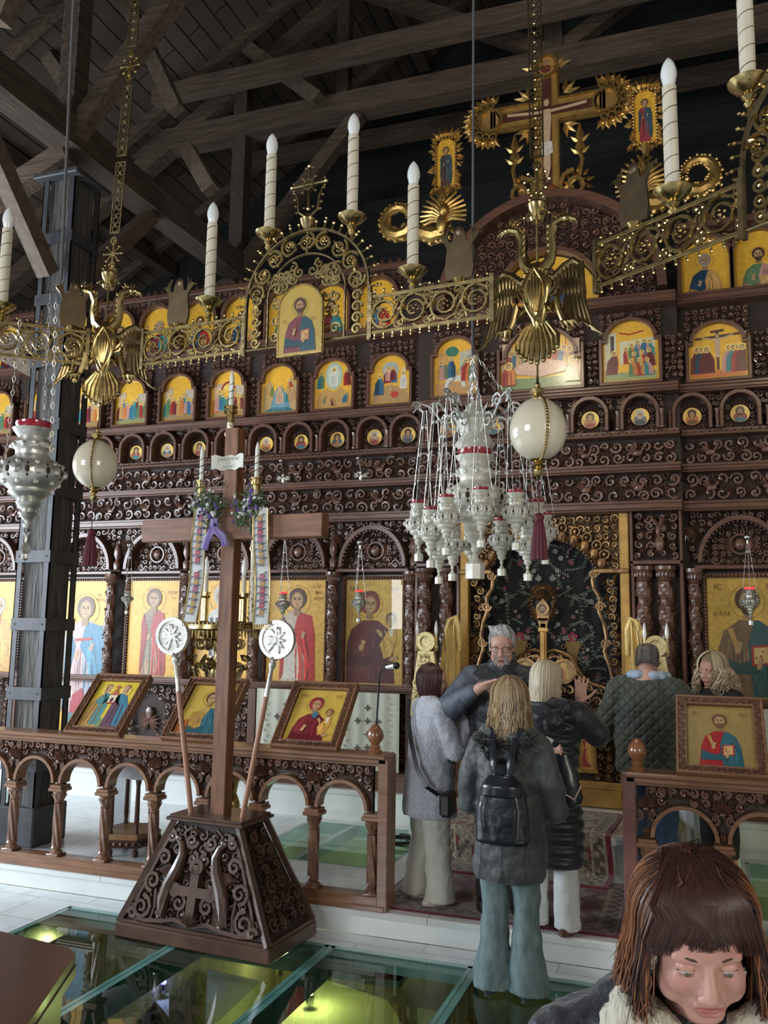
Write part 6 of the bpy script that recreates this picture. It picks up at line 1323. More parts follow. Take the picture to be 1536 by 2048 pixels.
# side panels (x along each side)
L1=(V[2]-V[1]).length
panel(V[0],V[1],0,(V[1]-V[0]).length-.10); panel(V[1],V[2],.10,.49); panel(V[1],V[2],.92,L1-.12); L2=(V[3]-V[2]).length; panel(V[2],V[3],.20,.585); panel(V[2],V[3],1.015,L2)
# arched crowns with an icon
def crown(i,xc,icon):
    M,L=seg_M(V[i],V[i+1]); b=MB(); b.M=M; zc=2.885; r=.212
    b.arch(xc,zc,r-.006,r,-.006,.006,n=34); b.arch(xc,zc,r*.62,r*.62+.004,-.004,.004,n=26)
    for s_ in(-1,1): b.box(xc+s_*r-.005,xc+s_*r+.005,-.006,.006,ZB_-.02,zc); b.box(xc+s_*r*.62-.002,xc+s_*r*.62+.002,-.004,.004,ZB_,zc)
    b.tube([(xc-r,0,ZB_),(xc+r,0,ZB_)],.0045,6); b.tube([(xc,0,zc+r*.62),(xc,0,zc+r)],.004,5); b.build('arch_frame',brassd,ch)
    b=MB(); b.M=M
    for k in range(9):
        a=PI*(k+.5)/9; q=r*.81; x,z=xc+q*math.cos(a),zc+q*math.sin(a); b.spiral(x,z,.030,1.5,a,1 if k%2 else -1,.0058,0,seg=12,n=5,r1=.3); brassbuds(b,x,z,.009,-.003,5)
    for k in range(5):
        for s_ in(-1,1): b.spiral(xc+s_*r*.81,ZB_+.018+.034*k,.018,1.3,0,s_,.005,0,seg=10); b.ball((xc+s_*r*.81,0,ZB_+.018+.034*k),.006,5,4)
    for k in range(4):
        for j in range(2):
            for s_ in(-1,1): x,z=xc+s_*(.075+.028*j)*1.0,ZB_+.03+.05*k; b.spiral(x,z,.018,1.3,k,s_,.0052,0,seg=9)
    for k in range(6): a=PI*(k+.5)/6; b.spiral(xc+.09*math.cos(a),zc+.02+.06*math.sin(a),.02,1.3,a,1 if k%2 else -1,.0052,0,seg=9)
    for k in range(7): a=PI*(k+.5)/7; x,z=xc+r*.81*math.cos(a+.2),zc+r*.81*math.sin(a+.2); b.leaf(x,z,a+1.5,.035,.014,-.002,.006); b.leaf(x,z,a-1.2,.035,.014,-.002,.006)
    for k in range(9):
        for s_ in(-1,1): b.spiral(xc+s_*(.045+.02*(k%4)),ZB_+.20+.02*(k//4)+.0*k,.016,1.2,k,s_,.0045,0,seg=9)
    b.build('arch_scrollwork',brass,ch)
    b=MB(); b.M=M
    for k in range(25):
        a=PI*k/24; x,z=xc+r*math.cos(a),zc+r*math.sin(a); x2,z2=xc+(r+.022)*math.cos(a),zc+(r+.022)*math.sin(a)
        b.tube([(x,0,z),(x2,0,z2)],[.004,.002],5); b.ball((x2,0,z2),.0058,6,4)
        if k%2==0: b.ball((xc+(r+.033)*math.cos(a),0,zc+(r+.033)*math.sin(a)),.0045,6,4)
    for s_ in(-1,1):
        for k in range(4): b.ball((xc+s_*(r+.012),0,ZB_+.03+.03*k),.0055,6,4)
    b.build('bead_edge',brass,ch)
    # topmost little cross in a lyre
    b=MB(); b.M=M; zt=zc+r+.03
    b.lathe([(.012,zt-.03),(.02,zt-.02),(.026,zt+.0),(.012,zt+.008),(.008,zt+.02)],12,xc,0)
    for s_ in(-1,1): b.tube([(xc+s_*.006,0,zt+.01),(xc+s_*.032,0,zt+.03),(xc+s_*.036,0,zt+.07),(xc+s_*.048,0,zt+.10)],[.004,.0045,.004,.003],6); [b.ball((xc+s_*(.04+.004*k),0,zt+.03+.022*k),.005,5,4) for k in range(4)]
    zq=zt+.115
    for a in range(4): 
        A=a*PI/2; L_=.055 if a!=3 else .075; b.tube([(xc,0,zq),(xc+L_*math.cos(A),0,zq+L_*math.sin(A))],[.003,.005],6); b.ball((xc+(L_+.004)*math.cos(A),0,zq+(L_+.004)*math.sin(A)),.007,6,4)
        for d in(-.35,.35): b.ball((xc+L_*math.cos(A+d*.6),0,zq+L_*math.sin(A+d*.6)),.0045,5,4)
        A+=PI/4; b.tube([(xc,0,zq),(xc+.03*math.cos(A),0,zq+.03*math.sin(A))],[.002,.0035],5); b.ball((xc+.032*math.cos(A),0,zq+.032*math.sin(A)),.005,5,4)
    b.arch(xc,zq,.012,.018,-.004,.004,a0=0,a1=2*PI,n=14); b.build('cross_finial',brassd,ch)
    if icon:
        b=MB(); b.M=M; w_,h_=.148,.215; x0=xc-w_/2+.002; z0=ZB_-.048; b.col=(.62,.42,.08); P=[(0,0),(w_,0),(w_,h_-.074)]+[(w_/2+w_/2*math.cos(PI*k/14),h_-.074+w_/2*math.sin(PI*k/14)) for k in range(1,14)]+[(0,h_-.074)]
        b.poly([(x0+u,z0+v) for u,v in P],-.034,-.022); p=PT(b,x0+.006,z0+.007,w_-.012,h_-.014,-.0345)
        bust(p,.5,.70,.21,(.23,.05,.06),(.02,.09,.12),(.10,.05,.03),True,seed=3,book=(.45,.12,.05),bless=True); text(b,'ΙC',x0+.025,z0+.10,.014,(.35,.12,.05),p.y-.0003); text(b,'ΧC',x0+w_-.025,z0+.10,.014,(.35,.12,.05),p.y-.0003)
        t=b.build('crown_icon',paint2); tag(t,'arched icon of a bearded figure with a red book hung on the chandelier crown','icon')
        b=MB(); b.M=M; 
        o=[(x0+u,-.034,z0+v) for u,v in P]; b.tube(o,.0035,5,closed=True); b.build('gilt_edge',brass,t)
crown(1,.705,True); crown(2,.80,False)
# candles
CP=[((437,607),1,.33,2.935),((541,470),1,.555,3.14)]
def cand(px_,py_,zb):   # dish position from where it stands on the ring
    p=at(px_,py_,zb); candle(p,zb); return p
M1,_=seg_M(V[1],V[2])
def candx(i,x,zb,stem=None):
    p=onseg(i,x); candle(p,zb,.262)
    b=MB(); b.tube([(p.x,p.y,stem or ZT),(p.x,p.y,zb-.04)],[.005,.006],6); b.ball((p.x,p.y,(zb+ZT)/2-.02),.009,8,5); b.build('candle_stem',brass,ch)
# ---- double headed eagles
def eagle(P,ang,label,sc_=1.0):
    t=thing('double_headed_eagle',label,'eagle ornament',(P.x,P.y,P.z),rz=ang,group='two-headed eagles on the chandelier')
    def bb(): return MB()
    b=bb(); b.lathe([(.0,-.115),(.012,-.10),(.03,-.05),(.043,.0),(.046,.03),(.036,.06),(.018,.085),(.0,.09)],16)
    for v in b.v: pass
    b.v=[(v[0],v[1]*.55,v[2]) for v in b.v]
    b.tube([(.030*math.sin(PI*k/9)*(1 if k<=9 else 1)*(1 if k<9 else 1),-.026,.062-.15*k/9) for k in range(10)],.0042,6); b.tube([(-.030*math.sin(PI*k/9),-.026,.062-.15*k/9) for k in range(10)],.0042,6)
    for j in range(-2,3): b.tube([(j*.008,-.024,.05),(j*.009,-.030,.0),(j*.003,-.022,-.06)],[.002,.0045,.002],6)
    for k in range(7): b.leaf(-.03+.01*k,.072-.0015*abs(k-3)**2,-PI/2,.022,.012,-.018,.006)
    b.build('body',brass,t,local=True)
    for s_ in(-1,1):
        b=bb(); b.tube([(s_*.012,0,.06),(s_*.035,0,.085),(s_*.043,-.002,.12),(s_*.04,-.004,.155),(s_*.052,-.006,.185),(s_*.078,-.008,.195)],[.017,.016,.014,.013,.014,.012],10)
        b.ball((s_*.085,-.008,.193),(.017,.012,.013),10,6); b.tube([(s_*.097,-.008,.192),(s_*.112,-.008,.185),(s_*.116,-.008,.172)],[.007,.005,.001],6); b.tube([(s_*.096,-.008,.186),(s_*.106,-.008,.176)],[.004,.001],5)
        for k in range(5): b.leaf(s_*(.06+.006*k),.202+.004*(k%2),PI/2+s_*(.9-.3*k),.022,.007,-.006,.005)
        for k in range(5): b.leaf(s_*.04,.10+.018*k,PI/2+s_*.5,.022,.012,-.014,.004)
        b.build('neck_and_head',brass,t,local=True)
        b=bb()   # wing: arched arm and hanging feathers
        b.tube([(s_*.02,0,.05),(s_*.045,.002,.035),(s_*.075,.004,.062),(s_*.10,.006,.075),(s_*.118,.006,.06)],[.012,.012,.012,.011,.008],8)
        for k in range(9):
            x=.05+.0092*k; top=.045+.03*math.sin((k+1)/9*PI*.75); L=.12+.012*k-(.05 if k<3 else 0); sp=.012*(k-3)
            b.tube([(s_*x,.004,top),(s_*(x+.004),.002,top-L*.5),(s_*(x+sp*.5),-.004,top-L*.9),(s_*(x+sp),-.012,top-L)],[.006,.0068,.0062,.002],6)
        for k in range(7): b.leaf(s_*(.05+.01*k),.045+.02*math.sin(k*.4),-PI/2,.04,.014,-.004,.006)
        for k in range(7): b.leaf(s_*(.055+.01*k),.015,-PI/2,.04,.014,-.003,.006)
        for k in range(4): b.ball((s_*.036,-.008,.05-.012*k),.006,6,4)
        b.build('wing',brassd,t,local=True)
        b=bb()   # leg and claw
        b.tube([(s_*.025,0,-.04),(s_*.045,-.006,-.055),(s_*.055,-.01,-.03),(s_*.068,-.01,-.075),(s_*.075,-.012,-.095)],[.013,.014,.012,.009,.007],8)
        for k in(-1,0,1,2): b.tube([(s_*.075,-.012,-.095),(s_*(.085+.012*k),-.018,-.102),(s_*(.09+.014*k),-.016,-.118)],[.006,.006,.0015],6)
        b.ball((s_*.09,-.008,-.118),.010,8,5); b.build('leg',brass,t,local=True)
    b=bb()
    for k in range(-4,5):
        a=-PI/2+k*.16; L=.115-.005*abs(k); b.tube([(.006*k,0,-.085),(.006*k+L*.55*math.cos(a),-.004,-.085+L*.55*math.sin(a)),(L*math.cos(a),-.008,-.085+L*math.sin(a))],[.005,.009,.006],6)
        b.ball((L*math.cos(a),-.008,-.085+L*math.sin(a)),.008,6,4)
    b.build('tail',brass,t,local=True)
    b=bb(); b.lathe([(.018,.205),(.022,.215),(.012,.225),(.022,.24),(.026,.255),(.012,.268),(.0,.275)],12); b.tube([(0,0,.07),(0,0,.21)],.004,5)
    for s_ in(-1,1): b.spiral(s_*.02,.225,.014,1.3,0,s_,.0034,0); b.spiral(s_*.014,.262,.012,1.3,0,s_,.0034,0); b.ball((s_*.036,0,.225),.005,6,4)
    for k in range(5): b.ball((.02*math.cos(PI*k/4),0,.275+.016*math.sin(PI*k/4)),.005,6,4)
    b.build('crown_scroll',brass,t,local=True)
    t.scale=(sc_,)*3; return t
eR=at(1077,590,2.80); eL=at(214,690,2.815)
eagle(Vector((eR.x,eR.y-.015,2.80)),-R(10),'large brass two-headed eagle on the right corner of the chandelier',.98)
eagle(Vector((eL.x,eL.y-.01,2.805)),R(20),'large brass two-headed eagle on the left corner of the chandelier, in front of the pillar',.98)
# ---- candles on the ring
candx(1,.354,2.918); candx(1,.568,3.104,3.02); candx(1,.854,3.102,3.03); candx(1,1.05,2.904); candx(2,.42,2.895); candx(2,.612,3.06,2.98); candx(0,.508,2.895)
# brown cut-out angels seen from behind on top of the ring
def angelback(i,x,label):
    p=onseg(i,x); a=math.atan2((V[i+1]-V[i]).y,(V[i+1]-V[i]).x); t=thing('angel_plaque',label,'angel plaque',(p.x,p.y,ZT+.012),rz=a,group='brown angel plaques on the ring')
    b=MB(); b.poly([(-.036,.0),(.036,.0),(.042,.03),(.036,.09),(.045,.112),(.02,.11),(.016,.135),(-.016,.135),(-.02,.11),(-.045,.112),(-.036,.09),(-.042,.03)],-.004,.004); b.ball((0,0,.14),(.014,.008,.016),8,5); b.build('back_plate',brassb,t,local=True)
    for s_ in(-1,1):
        b=MB()
        for k in range(4): b.tube([(s_*.03,0,.095),(s_*(.038+.006*k),0,.13+.0*k),(s_*(.032+.012*k),0,.155-.01*k)],[.003,.004,.002],5)
        b.build('wing_tip',brassd,t,local=True)
    b=MB(); b.lathe([(.012,-.01),(.02,.0),(.006,.006)],10); b.build('mount',brass,t,local=True)
angelback(1,.235,'small brown angel plaque on the ring between left eagle and left candle'); angelback(1,1.19,'small brown angel plaque on the ring left of the right eagle'); angelback(2,.315,'small brown angel plaque on the ring right of the right eagle'); angelback(0,.72,'small brown angel plaque on the ring left of the left eagle')
# ---- pierced hanging straps
def strap(p,q,label,w=.036):
    p,q=Vector(p),Vector(q); d=q-p; L=d.length; t=thing('hanging_strap',label,'hanging strap',p,group='pierced brass hanging straps'); ay=math.atan2(d.x,d.z); ax=-math.atan2(d.y,math.hypot(d.x,d.z)); t.rotation_euler=(ax,ay,0)
    z=0; k=0
    while z<L-.02:
        kind=k%3; l=.27 if kind!=0 else .12; l=min(l,L-z)
        b=MB()
        if kind==0:
            b.arch(0,z+.02,.008,.013,-.003,.003,a0=0,a1=2*PI,n=10); 
            for a in range(8): A=a*PI/4; b.tube([(0,0,z+.06),(.032*math.cos(A),0,z+.06+.032*math.sin(A))],[.003,.002],5); b.ball((.034*math.cos(A),0,z+.06+.034*math.sin(A)),.0052,5,4)
            b.arch(0,z+.105,.008,.013,-.003,.003,a0=0,a1=2*PI,n=10); b.tube([(0,0,z),(0,0,z+.12)],.003,5); b.build('rosette_link',brass,t,local=True)
        else:
            for s_ in(-1,1): b.box(s_*w/2-.002,s_*w/2+.002,-.002,.002,z+.01,z+l-.01)
            b.box(-w/2,w/2,-.002,.002,z+.01,z+.014); b.box(-w/2,w/2,-.002,.002,z+l-.014,z+l-.01)
            n=max(1,int((l-.02)/.03))
            for j in range(n): zz=z+.025+j*.03; b.arch(0,zz,.009,.012,-.002,.002,a0=0,a1=2*PI,n=10); [b.tube([(s_*.01,0,zz+q_*.008),(s_*w/2,0,zz+q_*.014)],.0016,4) for s_ in(-1,1) for q_ in(-1,1)]; b.ball((0,-.002,zz+.015),.0045,5,4)
            b.build('pierced_link',brassd,t,local=True)
        z+=l; k+=1
    return t
HUB=Vector((-1.1,.9,6.0))
a=Vector((eR.x,eR.y,3.07)); strap(a,a+(at(1066,-150,3.95)-a),'pierced brass strap rising from the right eagle in front of the crest crucifix')
a=Vector((eL.x,eL.y,3.07)); strap(a,a+(at(285,-150,4.3)-a),'pierced brass strap rising from the left eagle beside the pillar')
# ---- ostrich eggs with tassels
def egg(P,r,label):
    t=thing('egg_pendant',label,'egg ornament',(P.x,P.y,P.z-.4),group='ivory eggs under the eagles'); x,y,z=P
    b=MB(); b.lathe([(0,-r*1.13)]+[(r*math.cos(a)*(1-.05*math.sin(a)),r*1.13*math.sin(a)) for a in[-PI/2+PI*k/24 for k in range(1,24)]]+[(0,r*1.13)],40,x,y,z); b.build('eggshell',eggm,t)
    b=MB()
    for A in(R(-62),R(118)):
        Q=[(x+1.012*r*math.cos(a)*math.cos(A),y+1.012*r*math.cos(a)*math.sin(A),z+1.145*r*math.sin(a)) for a in[-PI/2+PI*k/30 for k in range(31)]]
        b.tube(Q,r*.065,6,flat=.4)
        for q in Q[2:-2]: b.ball(((q[0]-x)*1.02+x,(q[1]-y)*1.02+y,q[2]),r*.06,5,4)
    b.build('brass_band',brass,t)
    b=MB(); b.lathe([(r*.3,r*1.10),(r*.12,r*1.2),(r*.22,r*1.3),(r*.25,r*1.42),(r*.08,r*1.52),(r*.10,r*1.6),(r*.04,r*1.7),(r*.03,r*2.1)],14,x,y,z,6,.1); b.build('top_finial',brass,t)
    b=MB(); b.lathe([(0,-r*1.75),(r*.12,-r*1.65),(r*.18,-r*1.5),(r*.08,-r*1.42),(r*.2,-r*1.3),(r*.09,-r*1.22),(r*.3,-r*1.1)],14,x,y,z,6,.1); b.build('bottom_finial',brass,t)
    b=MB(); zt=z-r*2.75; b.tube([(x,y,z-r*1.7),(x,y,zt-.02)],.0016,5); b.build('cord',maroon,t)
    b=MB(); b.ball((x,y,zt-.03),(.0135,.0135,.014),12,8); b.lathe([(.011,zt-.04),(.013,zt-.05),(.018,zt-.09),(.022,zt-.138),(.0,zt-.138)],24,x,y,0,12,.10)
    b.build('silk_tassel',maroon,t,smooth=50)
def pat(px_,py_,dist):
    d=(rt2*(px_-768)+up2*(1024-py_)+fw*F_PX); return EYE+d*(dist/F_PX)
pr=pat(1076,858,2.26); pl=pat(191,928,2.83)
egg(pr,.0745,'ivory egg with brass band and maroon tassel hanging from the right eagle'); egg(pl,.0715,'ivory egg with brass band and maroon tassel hanging from the left eagle')
b=MB(); b.tube([tuple(pr+Vector((0,0,.155))),(pr.x,pr.y,2.60)],.003,5); b.build('hanger',brass,ch)
b=MB(); b.tube([tuple(pl+Vector((0,0,.145))),(pl.x,pl.y,2.62)],.003,5); b.build('hanger',brass,ch)
# ================================================================ SILVER OIL LAMPS
LP=[(0,-1.0),(.05,-.98),(.07,-.92),(.04,-.88),(.12,-.80),(.16,-.74),(.12,-.69),(.17,-.64),(.2,-.58),(.17,-.53),(.30,-.46),(.33,-.42),(.30,-.39),(.42,-.30),(.5,-.16),(.5,-.06),(.43,.06),(.30,.13),(.25,.18),(.25,.24),(.29,.29),(.30,.36),(.26,.42),(.22,.46),(.30,.56),(.32,.6)]
def lampbody(t,x,y,z,s,m,glass=redglass,n=20,lit=False,finial=True):
    b=MB(); b.lathe([(r*s,h*s) for r,h in LP],n,x,y,z)
    for k in range(10):
        a=2*PI*k/10
        for (r,h,q) in((.5,-.11,.07),(.46,.02,.045),(.42,-.28,.05),(.3,.32,.05)): b.ball((x+r*s*math.cos(a),y+r*s*math.sin(a),z+h*s),q*s,5,4)
    b.build('lamp_body',m,t)
    b=MB(); b.mi=0
    for k in range(10):
        a=2*PI*(k+.5)/10; 
        for (r,h,q) in((.492,-.11,.05),(.47,-.19,.03),(.47,-.03,.03)): b.ball((x+r*s*math.cos(a),y+r*s*math.sin(a),z+h*s),(q*s*.8,q*s*.8,q*s*1.2),6,4)
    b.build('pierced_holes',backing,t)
    b=MB(); b.lathe([(.22*s,.5*s),(.25*s,.61*s),(.28*s,.66*s),(.28*s,.71*s),(.24*s,.73*s),(.2*s,.69*s),(0,.62*s)],n,x,y,z); b.build('red_glass_cup',redlit if lit else glass,t)
    if finial:
        b=MB(); b.lathe([(0,-1.42),(.19*1,-1.42),(.19,-1.2),(.08,-1.1),(.04,-1.0)] if 0 else [(0,-1.42*s),(.16*s,-1.42*s),(.16*s,-1.18*s),(.07*s,-1.1*s),(.03*s,-.99*s)],8,x,y,z); b.build('fringe_drop',m,t)
def chain(b,p,q,w=.006,l=.022):
    p,q=Vector(p),Vector(q); d=q-p; n=max(2,int(d.length/l)); u=d.normalized(); s=u.orthogonal().normalized(); s2=u.cross(s)
    for k in range(n):
        c=p+d*((k+.5)/n); e=s if k%2 else s2; hl=d.length/n*.62
        b.tube([tuple(c-u*hl),tuple(c+e*w),tuple(c+u*hl),tuple(c-e*w)],w*.28,4,closed=True)
# big lamp at the left edge
P=pat(62,940,2.55); s=.1
t=thing('large_silver_lamp','large engraved silver oil lamp hanging at the left picture edge','oil lamp',(P.x,P.y,P.z-.2))
lampbody(t,P.x,P.y,P.z+.01,.186,silver,n=32,finial=False)
b=MB(); b.lathe([(.0,-.27),(.012,-.262),(.01,-.25),(.018,-.24),(.012,-.225),(.004,-.215),(.004,-.195),(.012,-.185)],10,P.x,P.y,P.z,4,.3); b.build('pendant_drop',silver,t)
for (A,tp) in((0,(112,590)),(1.9,(100,590)),(3.9,(40,640))):
    b=MB(); q=pat(tp[0],tp[1],2.5); chain(b,(P.x+.07*math.cos(A),P.y+.07*math.sin(A),P.z+.03),tuple(q),.005,.02); b.build('chain',silver,t)
# lamp cluster on ropes
CC=pat(950,985,4.25)
t=thing('silver_lamp_chandelier','silver chandelier with big central lamp and curling arms before the holy doors','chandelier',(CC.x,CC.y,CC.z-.3))
lampbody(t,CC.x,CC.y,CC.z+.0,.30,silverc,n=32)
b=MB(); zr=CC.z+.40
for k in range(6):
    a=2*PI*k/6+.3; M=T(CC.x,CC.y,zr)@RZ(a); b.M=M
    b.tube([(.05,0,-.12),(.10,0,-.02),(.17,0,-.04),(.22,0,.03),(.27,0,.05),(.31,0,.0)],[.007,.008,.007,.007,.006,.004],6); b.spiral(.12,-.06,.045,1.4,0,1,.008,0,seg=10); b.spiral(.20,.02,.04,1.4,PI,-1,.008,0,seg=10); b.spiral(.29,.035,.025,1.3,0,1,.006,0,seg=9)
    for q in(.08,.14,.2,.26): b.leaf(q,.0,.8,.05,.02,0,.006)
b.M=Matrix(); b.build('curling_arms',silver,t)
b=MB(); b.lathe([(.07,-.2),(.10,-.16),(.06,-.1),(.09,-.04),(.05,.02),(.02,.06)],20,CC.x,CC.y,zr); b.build('center_hub',silverc,t)
TP=pat(945,710,4.2)
for k in range(4): b=MB(); a=2*PI*k/4+.3; chain(b,(CC.x+.2*math.cos(a),CC.y+.2*math.sin(a),zr+.03),(TP.x+.015*math.cos(a),TP.y,TP.z),.008,.035); b.build('chain',silver,t)
for k in range(3): b=MB(); a=2*PI*k/3; chain(b,(CC.x+.1*math.cos(a),CC.y+.1*math.sin(a),CC.z+.14),(TP.x,TP.y,TP.z-.05),.007,.035); b.build('chain',silver,t)
b=MB(); b.tube([tuple(TP),(TP.x+.01,TP.y,7.9)],.0065,8); tag(b.build('lamp_rope',mat('grey_rope',(.10,.10,.10),.8,bump=(120,.8,.005))),'dark rope rising from the silver lamp cluster to the roof','rope')
q=at(118,700,3.0); b=MB(); q=pat(122,560,3.1); b.tube([tuple(q),tuple(pat(150,-60,3.3))],.0055,8); tag(b.build('lamp_rope',MATS['grey_rope']),'dark rope crossing the pillar top at the left','rope')
small=[((838,1042),4.2,1.0),((862,1055),4.05,1.0),((893,1030),3.95,1.0),((962,1015),3.9,1.0),((1032,1020),4.0,1.0),((1072,1040),4.2,1.0),((905,1085),4.6,.95),((945,1085),4.7,.9),((1003,1075),4.55,.95),((1055,1085),4.4,.95),((878,1095),4.3,.9),((1090,1060),4.5,.85)]
slab_=['leftmost small silver lamp of the hanging cluster','small silver lamp second from left in the cluster, overlapping the leftmost','small silver lamp in front left of the big central lamp','small silver lamp directly in front of the big central lamp','small silver lamp right of the front middle one in the cluster','small silver lamp partly behind the maroon tassel','low small silver lamp behind the left front lamp of the cluster','lowest small silver lamp in the middle of the cluster','low small silver lamp under the centre right of the cluster','low small silver lamp left of the maroon tassel','low small silver lamp at the lower left of the cluster','rear small silver lamp right of the maroon tassel']
def smalllamp(P,s,label,top,m=silverc,glass=redglass,lit=False,group='small silver lamps of the cluster'):
    t=thing('small_silver_lamp',label,'oil lamp',(P.x,P.y,P.z-s),group=group); lampbody(t,P.x,P.y,P.z,s,m,glass,n=16,lit=lit)
    for k in range(3): b=MB(); a=2*PI*k/3+.5; b.tube([(P.x+.48*s*math.cos(a),P.y+.48*s*math.sin(a),P.z),(top[0]+.01*math.cos(a),top[1],top[2])],.0022,4); [b.ball((P.x+(top[0]-P.x)*f_+.48*s*math.cos(a)*(1-f_),P.y+(top[1]-P.y)*f_+.48*s*math.sin(a)*(1-f_),P.z+(top[2]-P.z)*f_),(.005,.005,.011),5,4) for f_ in(.35,.6,.85)]; b.build('chain',silver,t)
    return t
for (q,dd,k),lab in zip(small,slab_):
    P=pat(q[0],q[1],dd); smalllamp(P,.135*k*(dd/4.1),lab,(P.x*.9+CC.x*.1,P.y,zr+.0))
# vigil lamps before the icons
for (x,y,dd,s_,lit,lab,topy) in((255,1195,7.6,.10,False,'small silver vigil lamp hanging in front of the armoured saint icon',1100),(566,1205,7.3,.12,True,'red-lit silver vigil lamp hanging left of the red-cloaked saint icon',1085),(718,1202,7.3,.125,True,'red-lit silver vigil lamp on three chains before the mother and child icon',1095),(1500,1200,6.9,.14,True,'red-lit silver vigil lamp on three chains before the right edge icon',1085),(388,1205,7.6,.11,False,'small silver vigil lamp half hidden left of the tall candle',1080)):
    P=pat(x,y,dd); Q=pat(x-3,topy,dd); t=smalllamp(P,s_,lab,(P.x,P.y,Q.z),m=silver,lit=lit,group='vigil lamps before the icons')
    b=MB(); b.ball((P.x,P.y,Q.z+.05),(.03,.03,.03),14,8); b.tube([(P.x,P.y,Q.z),(P.x,P.y,Q.z+.05)],.008,6); b.build('ball_top',metalgrey,t); b=MB(); b.tube([(P.x,P.y,Q.z+.07),(P.x,P.y+.25,Q.z+.25)],.003,4); b.tube([(P.x,P.y+.25,Q.z+.25),(P.x,YI-.05,Q.z+.25)],.004,4); b.build('hook_arm',silver,t)
# tiny silver doves hanging from the friezes
for (x,y,lab) in((567,960,'tiny silver dove hanging on the frieze left of centre'),(722,955,'tiny silver dove hanging on the frieze above the mother and child icon'),(1487,900,'tiny silver dove hanging on the frieze at the upper right')):
    P=pat(x,y,7.75); t=thing('silver_dove',lab,'dove ornament',(P.x,P.y,P.z-.05),group='tiny silver doves'); b=MB(); b.ball(tuple(P),(.018,.016,.035),8,6); b.ball((P.x,P.y-.01,P.z+.04),(.013,.013,.014),8,5); b.build('body',silver,t)
    for s_ in(-1,1): b=MB(); [b.leaf(P.x+s_*.01,P.z+.01,PI/2-s_*(1.0+.35*k),.07,.022,P.y-.01,.008) for k in range(3)]; b.build('wing',silver,t)
    b=MB(); b.tube([(P.x,P.y,P.z+.05),(P.x-.03,P.y,P.z+.16),(P.x-.03,P.y,P.z+.2),(P.x-.03,YI-.06,P.z+.24)],.003,4); b.ball((P.x-.03,P.y,P.z+.18),.02,10,6); b.build('hanger',metalgrey,t)
# ================================================================ PEOPLE
def cap(b,p,q,r0,r1=None,n=14):
    r1=r0 if r1 is None else r1; p,q=Vector(p),Vector(q); u=(q-p).normalized(); P=[];W=[]
    for a in(-80,-50,-22): P.append(p+u*r0*math.sin(R(a))); W.append(r0*math.cos(R(a)))
    P+=[p,q]; W+=[r0,r1]
    for a in(22,50,80): P.append(q+u*r1*math.sin(R(a))); W.append(r1*math.cos(R(a)))
    b.tube([tuple(x) for x in P],W,n)
def limb(b,pts,rs,n=14):
    for i in range(len(pts)-1): cap(b,pts[i],pts[i+1],rs[i],rs[i+1],n)
def loft(b,rings,n=32,ph=0):
    vs=[];fs=[];k=len(rings)
    for (cx,cy,z,rx,ry) in rings:
        for j in range(n): a=2*PI*j/n; vs.append((cx+rx*math.cos(a),cy+ry*math.sin(a),z))
    for i in range(k-1):
        for j in range(n): fs.append((i*n+j,i*n+(j+1)%n,(i+1)*n+(j+1)%n,(i+1)*n+j))
    fs+=[tuple(range(n-1,-1,-1)),tuple((k-1)*n+j for j in range(n))]; b.add(vs,fs)
def blob(b,name,m,parent,vox=.01,it=3,label=None,disp=None):
    me=bpy.data.meshes.new('t'); me.from_pydata(b.v,[],b.f); o=bpy.data.objects.new('t',me); C.objects.link(o)
    r=o.modifiers.new('r','REMESH'); r.mode='VOXEL'; r.voxel_size=vox; r.use_smooth_shade=True
    if it: q=o.modifiers.new('s','SMOOTH'); q.iterations=it; q.factor=.5
    if disp:
        tx=bpy.data.textures.new('c','CLOUDS'); tx.noise_scale=disp[0]; tx.noise_depth=2; d=o.modifiers.new('d','DISPLACE'); d.texture=tx; d.strength=disp[1]; d.mid_level=.5; d.texture_coords='LOCAL'
    dg=bpy.context.evaluated_depsgraph_get(); me2=bpy.data.meshes.new_from_object(o.evaluated_get(dg)); bpy.data.objects.remove(o); bpy.data.meshes.remove(me)
    me2.name=name; me2.materials.clear(); me2.materials.append(m); me2.polygons.foreach_set('use_smooth',[True]*len(me2.polygons))
    o2=bpy.data.objects.new(name,me2); C.objects.link(o2); o2.parent=parent
    if label: o2['label']=label
    return o2
def headshape(b,M,male=False,neck=.17):
    M0=b.M.copy(); b.M=M0@M
    b.ball((0,.048,-.066),(.040,.040,.040),16,10)
    b.ball((0,-.012,.035),(.077,.096,.088),20,14); b.ball((0,.020,-.032),(.065,.070,.086),18,12); b.ball((0,.066,-.097),(.032,.022,.020),12,8); b.ball((0,.04,-.08),(.048,.040,.032),14,8); b.ball((0,.045,.035),(.060,.05,.055),14,10)
    for s_ in(-1,1):
        b.ball((s_*.036,.055,-.032),(.028,.030,.032),12,8); b.ball((s_*.042,.030,-.060),(.028,.042,.036),12,8); b.ball((s_*.077,-.008,-.008),(.009,.019,.031),10,8); b.ball((s_*.012,.100,-.042),(.0095,.010,.0085),10,6)
        cap(b,(s_*.012,.084,.022),(s_*.045,.073,.02),.011,.010,10)
    cap(b,(0,.085,.012),(0,.108,-.034),.0085,.0125,12); cap(b,(-.018,.0855,-.066),(.018,.0855,-.066),.0075,.0075,10); cap(b,(-.014,.084,-.077),(.014,.084,-.077),.0078,.0078,10)
    cap(b,(0,-.015,-.07),(0,-.03,-neck),.052,.056,18)
    b.M=M0
